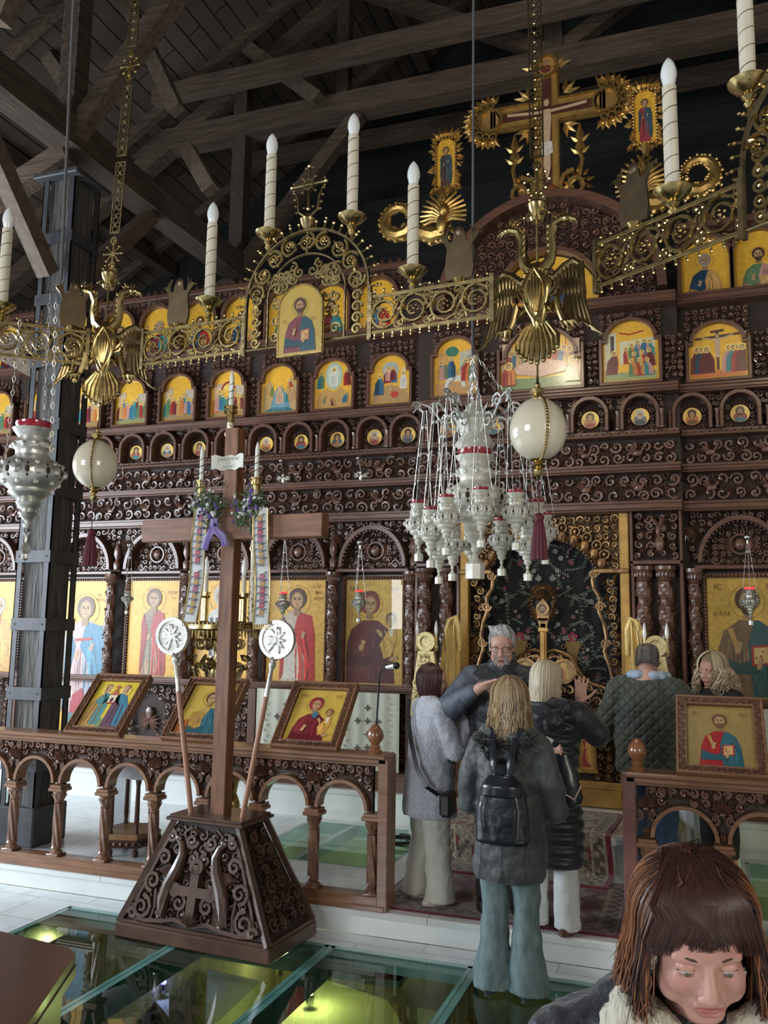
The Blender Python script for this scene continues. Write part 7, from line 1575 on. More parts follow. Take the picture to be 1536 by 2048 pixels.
def facebits(t,M,iris=(.12,.09,.06),brow=(.1,.06,.04),lip=(.42,.13,.11),down=False,skin=None,browth=.0035):
    def bb(): b=MB(); b.M=M.copy(); return b
    for s_ in(-1,1):
        b=bb(); b.ball((s_*.031,.0745,.001),(.0135,.0125,.0125),14,10); b.build('eye',mat('eye_white',(.62,.58,.54),.2,coat=.5),t,local=True)
        b=bb(); b.ball((s_*.031,.0845,-.002 if not down else -.006),(.0055,.004,.0055),10,6); b.build('iris',mat('iris_dark',iris,.15,coat=.6),t,local=True)
        b=bb(); b.tube([(s_*(.031+.0145*math.cos(a)),.0835-.007*math.cos(a)**2,.002+(.0085 if not down else .002)*math.sin(a)-(0 if not down else .004)) for a in[0+PI*k/8 for k in range(9)]],[.0008]+[.0020]*7+[.0008],5); b.build('eyelid',mat('lash_dark',(.05,.03,.025),.6),t,local=True)
        if down or 1:
            b=bb(); zt=.0025 if not down else -.001; 
            b.ball((s_*.031,.0735,.0075 if not down else .0045),(.0165,.0145,.0085 if not down else .0105),14,8); b.build('upper_lid',skin or skinA,t,local=True)
        b=bb(); b.tube([(s_*(.013+.0095*k),.0925-.0016*k*k-.001,.0235+.0025*math.sin(k*.9)) for k in range(5)],[.001,browth,browth,browth*.8,.001],6); b.build('eyebrow',mat('brow_%d'%int(brow[0]*1000),brow,.8),t,local=True)
    b=bb(); P=[(-.024,.0905,-.069),(-.012,.0965,-.0655),(0,.0975,-.067),(.012,.0965,-.0655),(.024,.0905,-.069)]; b.tube(P,[.0012,.0038,.0032,.0038,.0012],6); P=[(-.021,.0900,-.071),(-.01,.0955,-.0755),(.01,.0955,-.0755),(.021,.0900,-.071)]; b.tube(P,[.0012,.0045,.0045,.0012],6); b.build('lips',mat('lips_%d'%int(lip[0]*1000),lip,.4),t,local=True)
def hand(b,w,d,nrm,s=1,curl=.25,side=1,spread=.12):
    # wrist w, direction d of the fingers, palm normal nrm; side=+1 thumb towards d x nrm
    w,d,nrm=Vector(w),Vector(d).normalized(),Vector(nrm).normalized(); x=d.cross(nrm).normalized()*side; nrm=(nrm-d*nrm.dot(d)).normalized()
    cap(b,w,w+d*.03*s,.021*s,.024*s,10)
    for k in(-1,-.33,.33,1): cap(b,w+d*.02*s+x*k*.020*s,w+d*.075*s+x*k*.028*s,.014*s,.0125*s,8)
    for k,L in((1,.068),(.36,.078),(-.30,.073),(-.95,.058)):
        p=w+d*.078*s+x*k*.029*s; dd=(d+x*k*spread).normalized(); r=.0092*s
        for j in range(3):
            q=p+dd*L*s*(.45,.32,.23)[j]; cap(b,p,q,r,r*.92,8); p=q; r*=.92; c=curl*(.8+.5*j); dd=(dd*math.cos(c)+nrm*math.sin(c)).normalized()
    p=w+d*.018*s+x*.022*s; dd=(d*.55+x*.8+nrm*.25).normalized(); r=.012*s
    for j in range(3):
        q=p+dd*s*(.038,.03,.024)[j]; cap(b,p,q,r,r*.9,8); p=q; r*=.9; dd=(dd*math.cos(.3)+d*math.sin(.3)).normalized()
def strand_mat(name,rough=.42,spec=.5):
    return mat('strand_'+name,(1,1,1),rough,vc=True,spec=spec)
def hair(t,M,rad,zend,face,hw,cols,n=260,seed=1,r=.0042,top=(0,-.01,.035),wave=.0,inward=.0,jit=.012,flare=.0,name='hair',part_x=0,minth=4,ends=.02,m='straight',fronthang=None,sides=4):
    g=random.Random(seed); b=MB(); b.M=M.copy(); rx,ry,rz=rad; cx,cy,cz=top
    for i in range(n):
        u=(i+g.random())/n; ph=face+hw+(2*PI-2*hw)*u; th0=R(g.uniform(minth,50)) ; k=g.uniform(.96,1.06); P=[];W=[]
        thE=R(96); ze=zend+g.uniform(-ends,ends)
        if fronthang and (u<.06 or u>.94): ze=fronthang
        for j in range(7):
            th=th0+(thE-th0)*j/6; P.append((cx+part_x*(1-j/6)+rx*k*math.sin(th)*math.cos(ph),cy+ry*k*math.sin(th)*math.sin(ph),cz+rz*k*math.cos(th))); W.append(r*(.5+.5*min(1,j/2)))
        x,y,z=P[-1]; m_=6; p0=g.uniform(0,6.3)
        if ze<z:
            for j in range(1,m_+1):
                f=j/m_; q=1-inward*f*f+flare*f; P.append((cx+(x-cx)*q+wave*math.sin(p0+f*7)+g.uniform(-jit,jit)*f*.5,cy+(y-cy)*q+wave*math.cos(p0+f*7)+g.uniform(-jit,jit)*f*.4,z+(ze-z)*f)); W.append(r*(1-.75*f**3))
        b.col=shade(g.choice(cols),g.uniform(.75,1.2)); b.tube(P,W,sides)
    o=b.build(name,strand_mat(m),t,local=True,smooth=80); return o
def hcap(t,M,rad,m,top=(0,-.012,.035),name='hair_base'):
    b=MB(); b.M=M.copy(); b.ball(top,rad,20,14); 
    return b.build(name,m,t,local=True)
def person(x,y,z,rz,label): return thing('person',label,'person',(x,y,z),rz=rz)
skinA=mat('skin_light',(.58,.34,.25),.45,noise=(30,(.52,.28,.20)),spec=.4)
skinB=mat('skin_ruddy',(.60,.35,.27),.45,noise=(26,(.54,.29,.22)),spec=.4)
skinC=mat('skin_rosy',(.62,.35,.28),.38,noise=(14,(.56,.27,.22)),spec=.5,bump=(160,.08,.002))
# ---------------- 1 woman in pale textured coat
s=.885; t=person(-1.69,5.66,PZ,-R(48),'person in a pale grey textured coat and cream trousers, short burgundy hair, hands raised')
t.scale=(s,)*3
HM=T(0,.03,1.585)@RZ(-R(18))
b=MB(); headshape(b,HM); loft(b,[(0,0,.86,.15,.10),(0,0,1.05,.13,.09),(0,0,1.3,.16,.095),(0,0,1.42,.13,.08),(0,0,1.47,.05,.05)])
limb(b,[(.17,0,1.38),(.21,.10,1.12),(.12,.27,1.36)],[.05,.045,.03]); limb(b,[(-.17,0,1.38),(-.21,.09,1.12),(-.09,.26,1.34)],[.05,.045,.03])
hand(b,(.12,.27,1.36),(-.25,.1,1),(-.6,.5,.1),1,.35,-1); hand(b,(-.09,.26,1.34),(.35,.1,1),(.5,-.5,.1),1,.4,1)
for q in(-1,1): limb(b,[(q*.085,0,.9),(q*.1,.01,.48),(q*.1,-.01,.08)],[.085,.06,.04]); cap(b,(q*.1,-.03,.04),(q*.11,.13,.035),.035,.03)
blob(b,'body',skinA,t,.0065,1); facebits(t,HM,down=False)
wool=mat('boucle_wool',(.60,.61,.66),.95,noise=(55,(.42,.43,.50)),bump=(90,1,.012),sheen=.4)
b=MB(); loft(b,[(0,0,.62,.235,.19),(0,0,.66,.24,.195),(0,0,.85,.225,.18),(0,0,1.05,.205,.155),(0,0,1.25,.205,.135),(0,0,1.38,.19,.115),(0,0,1.43,.13,.09),(0,.0,1.49,.072,.072)],40)
for q,h in((1,(.12,.26,1.34)),(-1,(-.09,.25,1.32))): limb(b,[(q*.16,0,1.39),(q*.24,.09,1.10),h],[.078,.074,.055],16); cap(b,(q*.1,0,1.40),(q*.17,0,1.38),.075)
blob(b,'coat',wool,t,.012,4,disp=(.06,.02))
crm=mat('cream_spotted_cloth',(.66,.63,.54),.8,noise=(12,(.60,.57,.48)),bump=(7,.4,.02))
b=MB()
for q in(-1,1): loft(b,[(q*.13,q*.03,.035,.105,.115),(q*.125,q*.03,.2,.095,.10),(q*.115,.01,.45,.088,.095),(q*.10,0,.75,.098,.12),(q*.07,0,.92,.10,.11)],28)
tr=blob(b,'trousers',crm,t,.011,3,disp=(.12,.03)); b=MB(); g=random.Random(2)
b=MB(); 
for q in(-1,1): loft(b,[(q*.105,.03,.0,.058,.13),(q*.105,.03,.03,.062,.135),(q*.105,.035,.06,.055,.12),(q*.105,.0,.09,.045,.07)],24); blob(b,'shoe',mat('beige_leather',(.55,.47,.37),.5),t,.008,2); b=MB()
bur=mat('burgundy_hair_base',(.035,.013,.016),.5)
hcap(t,HM,(.085,.103,.098),bur,top=(0,-.02,.035)); hair(t,HM,(.094,.112,.106),-.115,PI/2,R(56),[(.055,.018,.022),(.035,.012,.014),(.09,.03,.03)],800,3,.0036,inward=.30,top=(0,-.018,.035),m='glossy',ends=.012)
tt=thing('crossbody_bag','black crossbody bag strap running over the pale textured coat','bag',(-1.69,5.66,PZ+.9)); b=MB(); tr_=Matrix.LocRotScale(t.location,t.rotation_euler,t.scale); P=[tr_@Vector(v) for v in((-.10,-.125,1.45),(-.03,-.165,1.32),(.08,-.185,1.15),(.18,-.185,.98),(.25,-.14,.86),(.27,-.05,.80))]
vs=[];
for p in P:
    for d in((-.012,-.0),(.012,.012)): vs.append((p.x+d[0],p.y-.012,p.z+d[1])); vs.append((p.x+d[0],p.y-.002,p.z+d[1]))
b.add(vs,[(4*i,4*i+4,4*i+6,4*i+2) for i in range(5)]+[(4*i+1,4*i+3,4*i+7,4*i+5) for i in range(5)]); b.build('strap',blackm,tt)
b=MB(); p=tr_@Vector((.27,.02,.76)); b.cbox(p.x-.04,p.x+.04,p.y-.08,p.y+.08,p.z-.09,p.z+.06,.02); b.build('bag_body',blackm,tt)
# ---------------- 2 grey-haired man facing us
t=person(-1.21,5.72,PZ,PI+R(6),'grey-haired person with glasses and a dark jacket facing the camera, one hand raised')
t.scale=(1.03,)*3; HM=T(0,.03,1.60)@RX(-R(10))
b=MB(); headshape(b,HM,True); loft(b,[(0,0,.9,.15,.11),(0,0,1.1,.15,.11),(0,0,1.33,.19,.11),(0,0,1.43,.16,.09),(0,0,1.49,.055,.055)])
RA=[(.20,0,1.40),(.33,.10,1.20),(.10,.30,1.36)]
limb(b,RA,[.055,.05,.032]); hand(b,RA[2],(-.9,.35,.25),(0,.6,-.8),1.05,.15,1,.22); LA=[(-.2,0,1.40),(-.27,-.02,1.12),(-.2,.2,.98)]; limb(b,LA,[.055,.05,.032]); hand(b,LA[2],(.2,.9,-.2),(.9,0,0),1,.4,1)
for q in(-1,1): limb(b,[(q*.09,0,.9),(q*.1,.01,.5),(q*.1,-.01,.08)],[.085,.06,.045]); cap(b,(q*.1,-.03,.04),(q*.11,.13,.035),.035,.03)
blob(b,'body',skinB,t,.0065,1); facebits(t,HM,brow=(.2,.19,.18),skin=skinB,lip=(.30,.10,.09))
pufb=mat('black_puffer_cloth',(.022,.024,.028),.42,noise=(9,(.013,.014,.017)),bump=(14,.5,.02),sheen=.2)
b=MB(); loft(b,[(0,0,.78,.22,.15),(0,0,1.0,.215,.15),(0,0,1.25,.235,.145),(0,0,1.40,.21,.12),(0,0,1.46,.12,.09),(0,.0,1.53,.078,.085)],36); limb(b,LA,[.085,.075,.05]); cap(b,(-.1,0,1.41),(-.19,0,1.39),.085); cap(b,(.1,0,1.41),(.17,0,1.39),.085)
blob(b,'jacket',pufb,t,.012,3,disp=(.08,.03))
b=MB(); limb(b,[(.19,0,1.40),(.335,.09,1.20),(.155,.26,1.33)],[.085,.088,.05],18); blob(b,'sleeve',mat('slate_sleeve_cloth',(.12,.14,.18),.6,noise=(18,(.06,.07,.09)),bump=(14,.6,.02)),t,.012,2,label='slate grey-blue sleeve')
b=MB(); b.lathe([(.032,0),(.035,.006),(.032,.012)],14); 
b=MB()
for q in(-1,1): loft(b,[(q*.1,.0,.05,.07,.08),(q*.1,0,.45,.08,.09),(q*.085,0,.8,.1,.12),(q*.07,0,.92,.09,.11)],24)
blob(b,'trousers',mat('black_trouser_cloth',(.018,.018,.02),.8),t,.012,2)
b=MB(); 
for q in(-1,1): b=MB(); loft(b,[(q*.105,.03,.0,.055,.14),(q*.105,.03,.03,.058,.145),(q*.105,.035,.07,.05,.12)],24); b.build('shoe',blackm,t,local=True)
hcap(t,HM,(.080,.098,.088),mat('grey_hair_base',(.30,.30,.30),.6),top=(0,-.022,.045))
hair(t,HM,(.082,.100,.094),.012,PI/2,R(62),[(.45,.45,.45),(.30,.30,.31),(.6,.6,.6)],600,5,.0022,top=(0,-.02,.042),ends=.02)
g=random.Random(6); b=MB(); b.M=HM.copy()
for k in range(120):      # brushed-up fringe
    x=g.uniform(-.055,.055); P=[(x,.070-abs(x)*.3,.075),(x*1.05+.01,.078-abs(x)*.3,.105+g.uniform(0,.012)),(x*1.0+.02,.05,.135+g.uniform(-.01,.008)),(x+.03,.0,.135)]; b.col=shade((.46,.46,.46),g.uniform(.6,1.4)); b.tube(P,[.002,.0035,.003,.001],4)
b.build('fringe',strand_mat('straight'),t,local=True,smooth=80)
b=MB(); b.M=HM.copy()
for k in range(330):      # short beard
    a=g.uniform(-1.25,1.25); zz=g.uniform(-.105,-.055) if abs(a)<.35 else g.uniform(-.095,-.02); rr=(.066 if abs(a)>.6 else .072); x=rr*math.sin(a)*.92; y_=.018+.078*math.cos(a)-(.012 if zz<-.09 else 0)
    if abs(x)<.02 and -.083<zz<-.058: continue
    b.col=shade((.42,.41,.40),g.uniform(.6,1.5)); b.tube([(x,y_-.004,zz),(x*1.05,y_+.003,zz-.012)],[.0022,.0006],4)
b.build('beard',strand_mat('straight'),t,local=True,smooth=80)
b=MB(); b.M=HM.copy()
for q in(-1,1):
    b.tube([(q*.033+.026*math.cos(a)*(1 if abs(math.cos(a))<.9 else 1),.0965-.004*abs(math.cos(a)),-.001+.017*math.sin(a)) for a in[2*PI*k/20 for k in range(20)]],.0016,5,closed=True); b.tube([(q*.059,.092,.004),(q*.079,.0,.006)],.0016,5)
b.tube([(-.009,.100,.003),(.009,.100,.003)],.0016,5); tg=thing('eyeglasses','thin dark-rimmed glasses worn by the grey-haired man','glasses',t.location); o=b.build('rims',blackm,tg,local=True); tg.rotation_euler=t.rotation_euler; tg.scale=t.scale
# ---------------- 3 woman with backpack
s=.965; t=person(-.99,4.86,0,-R(3),'person in a long dark grey coat and flared jeans, standing on the glass'); t.scale=(s,)*3
HM=T(.0,.02,1.565)@RZ(R(4))
b=MB(); headshape(b,HM); loft(b,[(0,0,.86,.15,.10),(0,0,1.05,.13,.09),(0,0,1.3,.16,.095),(0,0,1.40,.13,.08),(0,0,1.46,.05,.05)])
for q in(-1,1):
    A=[(q*.17,0,1.33),(q*.24,.03,1.06),(q*.15,.19,.96)]; limb(b,A,[.05,.045,.03]); hand(b,A[2],(-q*.7,.6,0),(0,-.5,-.6),1,.4,q)
    limb(b,[(q*.085,0,.9),(q*.09,.01,.48),(q*.1,-.01,.08)],[.085,.06,.04])
    cap(b,(q*.1,-.03,.04),(q*.11,.13,.035),.035,.03)
blob(b,'body',skinA,t,.0065,1); facebits(t,HM)
coatm=mat('charcoal_coat_cloth',(.060,.064,.064),.55,noise=(7,(.04,.043,.043)),bump=(10,.6,.03),sheen=.25)
b=MB(); loft(b,[(0,0,.60,.20,.16),(0,0,.64,.21,.17),(0,0,.80,.205,.165),(0,0,.98,.19,.15),(0,0,1.15,.19,.145),(0,0,1.30,.19,.125),(0,0,1.37,.155,.105),(0,0,1.41,.10,.08)],44)
for q in(-1,1): limb(b,[(q*.17,0,1.31),(q*.235,.0,1.12),(q*.245,.04,.98),(q*.15,.19,.95)],[.075,.076,.074,.052],18); cap(b,(q*.08,0,1.34),(q*.17,0,1.31),.08)
ct=blob(b,'coat',coatm,t,.012,3,disp=(.09,.035))
b=MB()
for x in(-.115,0,.115): b.tube([(x*(1+.15*k/6),-.150-.006*k+abs(x)*.25,1.05-.07*k) for k in range(7)],.0028,4)
b.build('coat_seam',mat('dark_seam',(.02,.02,.022),.7),t,local=True)
b=MB(); cap(b,(-.085,-.09,1.36),(.085,-.09,1.36),.065,.065); cap(b,(-.07,-.125,1.28),(.07,-.125,1.28),.05,.05); b.ball((0,-.12,1.24),(.09,.045,.09),14,10); cap(b,(-.13,.0,1.39),(-.06,-.1,1.37),.05,.055); cap(b,(.13,.0,1.39),(.06,-.1,1.37),.05,.055); blob(b,'hood',coatm,t,.011,3,disp=(.06,.03))
g=random.Random(8); b=MB()
for k in range(520):
    u=g.uniform(-1,1); P0=Vector((.17*u,-.155+.05*u*u+g.uniform(-.02,.02),1.33+.045*abs(u)+g.uniform(-.035,.035))) if k%3 else Vector((.11*u,-.17,1.33-.09*(1-u*u)+g.uniform(-.02,.02))); d=Vector((g.uniform(-1,1)+u*.5,-g.random(),g.uniform(-.6,1))).normalized()*.04; b.col=shade((.025,.024,.024),g.uniform(.5,1.8)); b.tube([tuple(P0),tuple(P0+d*.6),tuple(P0+d+Vector((0,0,-.008)))],[.003,.002,.0005],4)
b.build('fur_trim',strand_mat('straight'),t,local=True,smooth=80)
den=mat('teal_denim',(.17,.235,.235),.8,noise=(9,(.10,.15,.15)),bump=(40,.4,.004),stretch=(3,3,1))
b=MB()
for q in(-1,1): loft(b,[(q*.10,.0,.02,.118,.125),(q*.10,0,.10,.11,.115),(q*.095,0,.22,.088,.095),(q*.09,.01,.42,.072,.08),(q*.088,0,.62,.085,.095),(q*.075,0,.9,.1,.11)],28)
blob(b,'flared_jeans',den,t,.010,2,disp=(.10,.025))
for q in(-1,1): b=MB(); loft(b,[(q*.105,.03,.0,.055,.135),(q*.105,.03,.03,.058,.14),(q*.105,.035,.07,.05,.12)],24); b.build('boot',mat('dark_boot',(.03,.05,.06),.3),t,local=True)
hcap(t,HM,(.083,.101,.096),mat('fair_hair_base',(.20,.13,.065),.6),top=(0,-.022,.035))
hair(t,HM,(.106,.122,.112),-.21,PI/2,R(50),[(.50,.36,.19),(.26,.16,.08),(.62,.49,.30),(.18,.11,.06)],1200,9,.0030,top=(0,-.02,.035),flare=.16,ends=.045,jit=.03,wave=.004)
tb_=thing('leather_backpack','small black leather backpack worn over the dark grey coat','backpack',(-.985,4.67,.80)); LM=MB(); 
lea=mat('black_leather',(.018,.022,.03),.28,coat=.4,noise=(12,(.012,.014,.018)),bump=(22,.4,.01))
bx,by=-.985,4.635
b=MB(); loft(b,[(bx,by,.80,.135,.055),(bx,by,.815,.148,.065),(bx,by,.95,.140,.07),(bx,by,1.06,.125,.065),(bx,by,1.12,.10,.05),(bx,by,1.135,.06,.03)],36); o=blob(b,'bag_body',lea,tb_,.009,3,disp=(.05,.008)); o.matrix_parent_inverse=Matrix.Translation(tb_.location).inverted()
b=MB(); loft(b,[(bx,by-.02,1.04,.115,.06),(bx,by-.025,1.10,.105,.06),(bx,by-.01,1.15,.07,.04)],30); o=blob(b,'flap',lea,tb_,.009,2); o.matrix_parent_inverse=Matrix.Translation(tb_.location).inverted()
for q in(-1,1):
    b=MB(); b.tube([(bx+q*.035,by+.0,1.13),(bx+q*.045,by-.01,1.20),(bx+q*.05,by+.02,1.27),(bx+q*.08,by+.12,1.38),(bx+q*.12,by+.25,1.33),(bx+q*.15,by+.33,1.2)],[.018,.022,.016,.016,.016,.016],8,flat=.5); b.build('shoulder_strap',lea,tb_)
    b=MB(); b.tube([(bx+q*.09,by-.062,.86),(bx+q*.10,by-.068,.98),(bx+q*.085,by-.064,1.05)],.005,5); b.build('zip',MATS['chrome'],tb_)
b=MB(); b.tube([(bx-.02,by-.0,1.15),(bx-.015,by-.02,1.20),(bx+.015,by-.02,1.20),(bx+.02,by,1.15)],.006,6); b.build('grab_handle',lea,tb_)
# ---------------- 4 blonde woman in black long puffer
s=.93; t=person(-.86,5.43,PZ,-R(10),'person with long pale blonde hair in a long black quilted coat, one hand raised'); t.scale=(s,)*3
HM=T(-.02,.02,1.555)@RZ(-R(14))@RX(-R(6))
b=MB(); headshape(b,HM); loft(b,[(0,0,.86,.15,.10),(0,0,1.05,.13,.09),(0,0,1.3,.16,.095),(0,0,1.40,.13,.08),(0,0,1.46,.05,.05)])
RA=[(.18,0,1.36),(.29,.10,1.22),(.16,.16,1.42)]; limb(b,RA,[.05,.045,.03]); hand(b,RA[2],(.05,.05,1),(0,1,0),1.1,.12,-1,.2)
LA=[(-.18,0,1.36),(-.28,-.05,1.12),(.045,-.21,1.08)]; limb(b,LA,[.05,.045,.03]); LA2=[(.18,0,1.36),(.25,-.08,1.12),(.12,-.20,1.12)]
hand(b,(.02,-.20,1.10),(.9,-.05,.3),(0,-.6,.5),1.05,.5,1)
for q in(-1,1): limb(b,[(q*.085,0,.9),(q*.1,.01,.48),(q*.1,-.01,.08)],[.085,.06,.04]); cap(b,(q*.1,-.03,.04),(q*.11,.13,.035),.035,.03)
blob(b,'body',skinA,t,.0065,1); facebits(t,HM)
rings=[]; z=.40
while z<1.38:
    f=(z-.40)/.98; rx=.215-.02*f+.012*math.sin(f*9); 
    for k in range(6):
        a=PI*k/6; zz=z+.075*k/6; rings.append((0,0,zz,rx-.018+.02*math.sin(a),(.165-.03*f)-.018+.02*math.sin(a)))
    z+=.075
rings+=[(0,0,1.40,.15,.10),(0,0,1.43,.09,.08)]
b=MB(); loft(b,rings,44); limb(b,RA[:2]+[(.18,.15,1.37)],[.085,.08,.06],16); limb(b,[(-.18,0,1.36),(-.275,-.04,1.14),(-.05,-.185,1.10)],[.085,.08,.055],16)
for q in(-1,1): cap(b,(q*.08,0,1.37),(q*.18,0,1.34),.085)
blob(b,'long_coat',pufb,t,.009,2)
b=MB(); cap(b,(-.12,-.06,1.40),(.12,-.06,1.40),.06,.06); b.ball((0,-.12,1.31),(.155,.06,.10),18,12); blob(b,'hood',pufb,t,.011,3,disp=(.05,.03))
wt=mat('white_trouser_cloth',(.70,.72,.70),.8,noise=(6,(.64,.66,.64)),bump=(8,.3,.015))
b=MB()
for q in(-1,1): loft(b,[(q*.105,.0,.03,.085,.09),(q*.105,0,.2,.08,.085),(q*.1,.01,.45,.078,.085),(q*.09,0,.75,.09,.11),(q*.07,0,.9,.09,.1)],24)
blob(b,'trousers',wt,t,.010,2,disp=(.1,.02))
for q in(-1,1): b=MB(); loft(b,[(q*.105,.02,.0,.05,.12),(q*.105,.02,.03,.052,.125),(q*.105,.025,.06,.045,.10)],24); b.build('shoe',mat('brown_shoe',(.11,.05,.035),.4),t,local=True)
hcap(t,HM,(.083,.101,.096),mat('pale_hair_base',(.42,.33,.20),.6),top=(0,-.022,.035))
hair(t,HM,(.093,.111,.104),-.22,PI/2,R(50),[(.66,.58,.42),(.50,.40,.25),(.75,.68,.54)],900,19,.0034,top=(0,-.02,.035),inward=.1,ends=.03,jit=.014)
tt=thing('black_handbag','black handbag with a pink-edged strap held behind the back by the blonde woman','handbag',(-.80,5.17,1.0)); b=MB(); loft(b,[(-.74,5.20,.93,.095,.045),(-.74,5.20,.96,.105,.05),(-.75,5.20,1.10,.08,.04),(-.76,5.20,1.20,.045,.02)],28); b.build('bag_body',lea,tt); b=MB(); b.tube([(-.90,5.16,1.24),(-.84,5.15,1.12),(-.76,5.15,1.0),(-.68,5.16,.955),(-.645,5.18,1.03)],.006,6); b.build('pink_strap',mat('pink_leather',(.62,.42,.38),.5),tt)
tt=thing('paper_slip','pale paper slip held in the blonde woman hand behind her back','paper',(-.84,5.19,1.2)); b=MB(); b.M=T(-.835,5.165,1.245)@RY(R(25)); b.box(-.022,.022,-.001,.001,-.05,.05); b.build('sheet',mat('paper_white',(.68,.64,.58),.8),tt)
# ---------------- 5 balding man in quilted green jacket
s=1.0; t=person(-.34,6.62,PZ,-R(6),'balding person in a dark green quilted jacket and blue jeans, seen from behind'); t.scale=(s,)*3
HM=T(0,.03,1.56)@RX(-R(14))
b=MB(); headshape(b,HM,True); loft(b,[(0,0,.9,.15,.11),(0,0,1.1,.16,.11),(0,0,1.33,.19,.11),(0,0,1.41,.16,.09),(0,0,1.47,.055,.055)])
for q in(-1,1):
    A=[(q*.20,0,1.36),(q*.29,.0,1.08),(q*.2,.22,1.0)]; limb(b,A,[.055,.05,.032]); hand(b,A[2],(-q*.3,1,.1),(-q,0,0),1,.4,1)
    limb(b,[(q*.09,0,.9),(q*.1,.01,.5),(q*.1,-.01,.08)],[.085,.06,.045]); cap(b,(q*.1,-.03,.04),(q*.11,.13,.035),.035,.03)
blob(b,'body',skinB,t,.0065,1); facebits(t,HM,skin=skinB)
def quilt(name,col):
    m=mat(name,col,.62,noise=(8,shade(col,.7)),sheen=.3); nt=m.node_tree; N=nt.nodes; L=nt.links; w_=[]
    tc=N.new('ShaderNodeTexCoord')
    for sgn in(-1,1):
        mp=N.new('ShaderNodeMapping'); mp.inputs['Rotation'].default_value=(0,sgn*PI/4,0); L.new(tc.outputs['Object'],mp.inputs[0]); wv=N.new('ShaderNodeTexWave'); wv.inputs['Scale'].default_value=5.5; wv.bands_direction='X'; wv.wave_profile='SIN'; L.new(mp.outputs[0],wv.inputs[0]); r=N.new('ShaderNodeMath'); r.operation='POWER'; L.new(wv.outputs['Fac'],r.inputs[0]); r.inputs[1].default_value=.3; w_.append(r)
    mn=N.new('ShaderNodeMath'); mn.operation='MINIMUM'; L.new(w_[0].outputs[0],mn.inputs[0]); L.new(w_[1].outputs[0],mn.inputs[1]); bp=N.new('ShaderNodeBump'); bp.inputs['Strength'].default_value=.8; bp.inputs['Distance'].default_value=.015; L.new(mn.outputs[0],bp.inputs['Height']); L.new(bp.outputs[0],N['Principled BSDF'].inputs['Normal']); return m
grn=quilt('quilted_olive_cloth',(.050,.058,.042))
b=MB(); loft(b,[(0,0,.76,.235,.165),(0,0,.8,.245,.17),(0,0,1.0,.24,.165),(0,0,1.22,.245,.155),(0,0,1.35,.22,.125),(0,0,1.42,.13,.095)],44)
for q in(-1,1): limb(b,[(q*.20,0,1.35),(q*.31,.0,1.08),(q*.22,.20,1.0)],[.09,.082,.06],18); cap(b,(q*.08,0,1.38),(q*.2,0,1.34),.088)
blob(b,'quilted_jacket',grn,t,.012,3,disp=(.10,.03)); 
b=MB(); cap(b,(-.10,-.03,1.445),(.10,-.03,1.445),.042,.042); cap(b,(-.13,.04,1.44),(-.06,-.06,1.45),.035); cap(b,(.13,.04,1.44),(.06,-.06,1.45),.035); blob(b,'hood_collar',mat('pale_blue_jersey',(.36,.45,.56),.85,noise=(9,(.28,.36,.46))),t,.009,2,disp=(.05,.02),label='pale blue jersey hood collar')
den2=mat('blue_denim',(.05,.095,.18),.8,noise=(9,(.025,.05,.10)),bump=(40,.4,.004))
b=MB()
for q in(-1,1): loft(b,[(q*.105,.0,.03,.085,.095),(q*.105,0,.2,.08,.09),(q*.1,.01,.45,.085,.09),(q*.09,0,.75,.1,.12),(q*.07,0,.92,.1,.11)],28)
blob(b,'jeans',den2,t,.011,2,disp=(.1,.03))
for q in(-1,1): b=MB(); loft(b,[(q*.105,.03,.0,.055,.14),(q*.105,.03,.03,.058,.145),(q*.105,.035,.07,.05,.12)],24); b.build('shoe',blackm,t,local=True)
hair(t,HM,(.079,.098,.090),-.045,PI/2,R(66),[(.10,.085,.075),(.17,.15,.14),(.06,.05,.045)],700,29,.0017,top=(0,-.014,.035),minth=48,ends=.01)
# ---------------- 6 curly-haired woman
s=.95; t=person(.12,7.02,PZ,PI-R(38),'person with curly blonde hair, black clothes and white trainers'); t.scale=(s,)*3
HM=T(0,.03,1.56)@RX(-R(8))
b=MB(); headshape(b,HM); loft(b,[(0,0,.86,.15,.10),(0,0,1.05,.13,.09),(0,0,1.3,.16,.095),(0,0,1.40,.13,.08),(0,0,1.46,.05,.05)])
for q in(-1,1):
    A=[(q*.18,0,1.36),(q*.24,.03,1.08),(q*.12,.2,1.0)]; limb(b,A,[.05,.045,.03]); hand(b,A[2],(-q*.5,.8,.1),(0,-.5,-.6),1,.4,q); limb(b,[(q*.085,0,.9),(q*.1,.01,.48),(q*.1,-.01,.08)],[.085,.06,.04]); cap(b,(q*.1,-.03,.04),(q*.11,.13,.035),.035,.03)
blob(b,'body',skinA,t,.0065,1); facebits(t,HM)
blk=mat('black_jersey',(.012,.012,.014),.75)
b=MB(); loft(b,[(0,0,.72,.2,.14),(0,0,.95,.19,.135),(0,0,1.15,.185,.13),(0,0,1.32,.2,.12),(0,0,1.42,.10,.08)],40)
for q in(-1,1): limb(b,[(q*.18,0,1.35),(q*.25,.02,1.08),(q*.13,.18,1.0)],[.072,.065,.045],16); cap(b,(q*.08,0,1.37),(q*.18,0,1.34),.075)
blob(b,'black_top',blk,t,.011,3,disp=(.1,.02))
b=MB()
for q in(-1,1): loft(b,[(q*.1,.0,.16,.05,.055),(q*.1,0,.3,.062,.068),(q*.098,.01,.48,.062,.068),(q*.09,0,.75,.085,.1),(q*.07,0,.92,.1,.11)],24)
blob(b,'leggings',blk,t,.010,2)
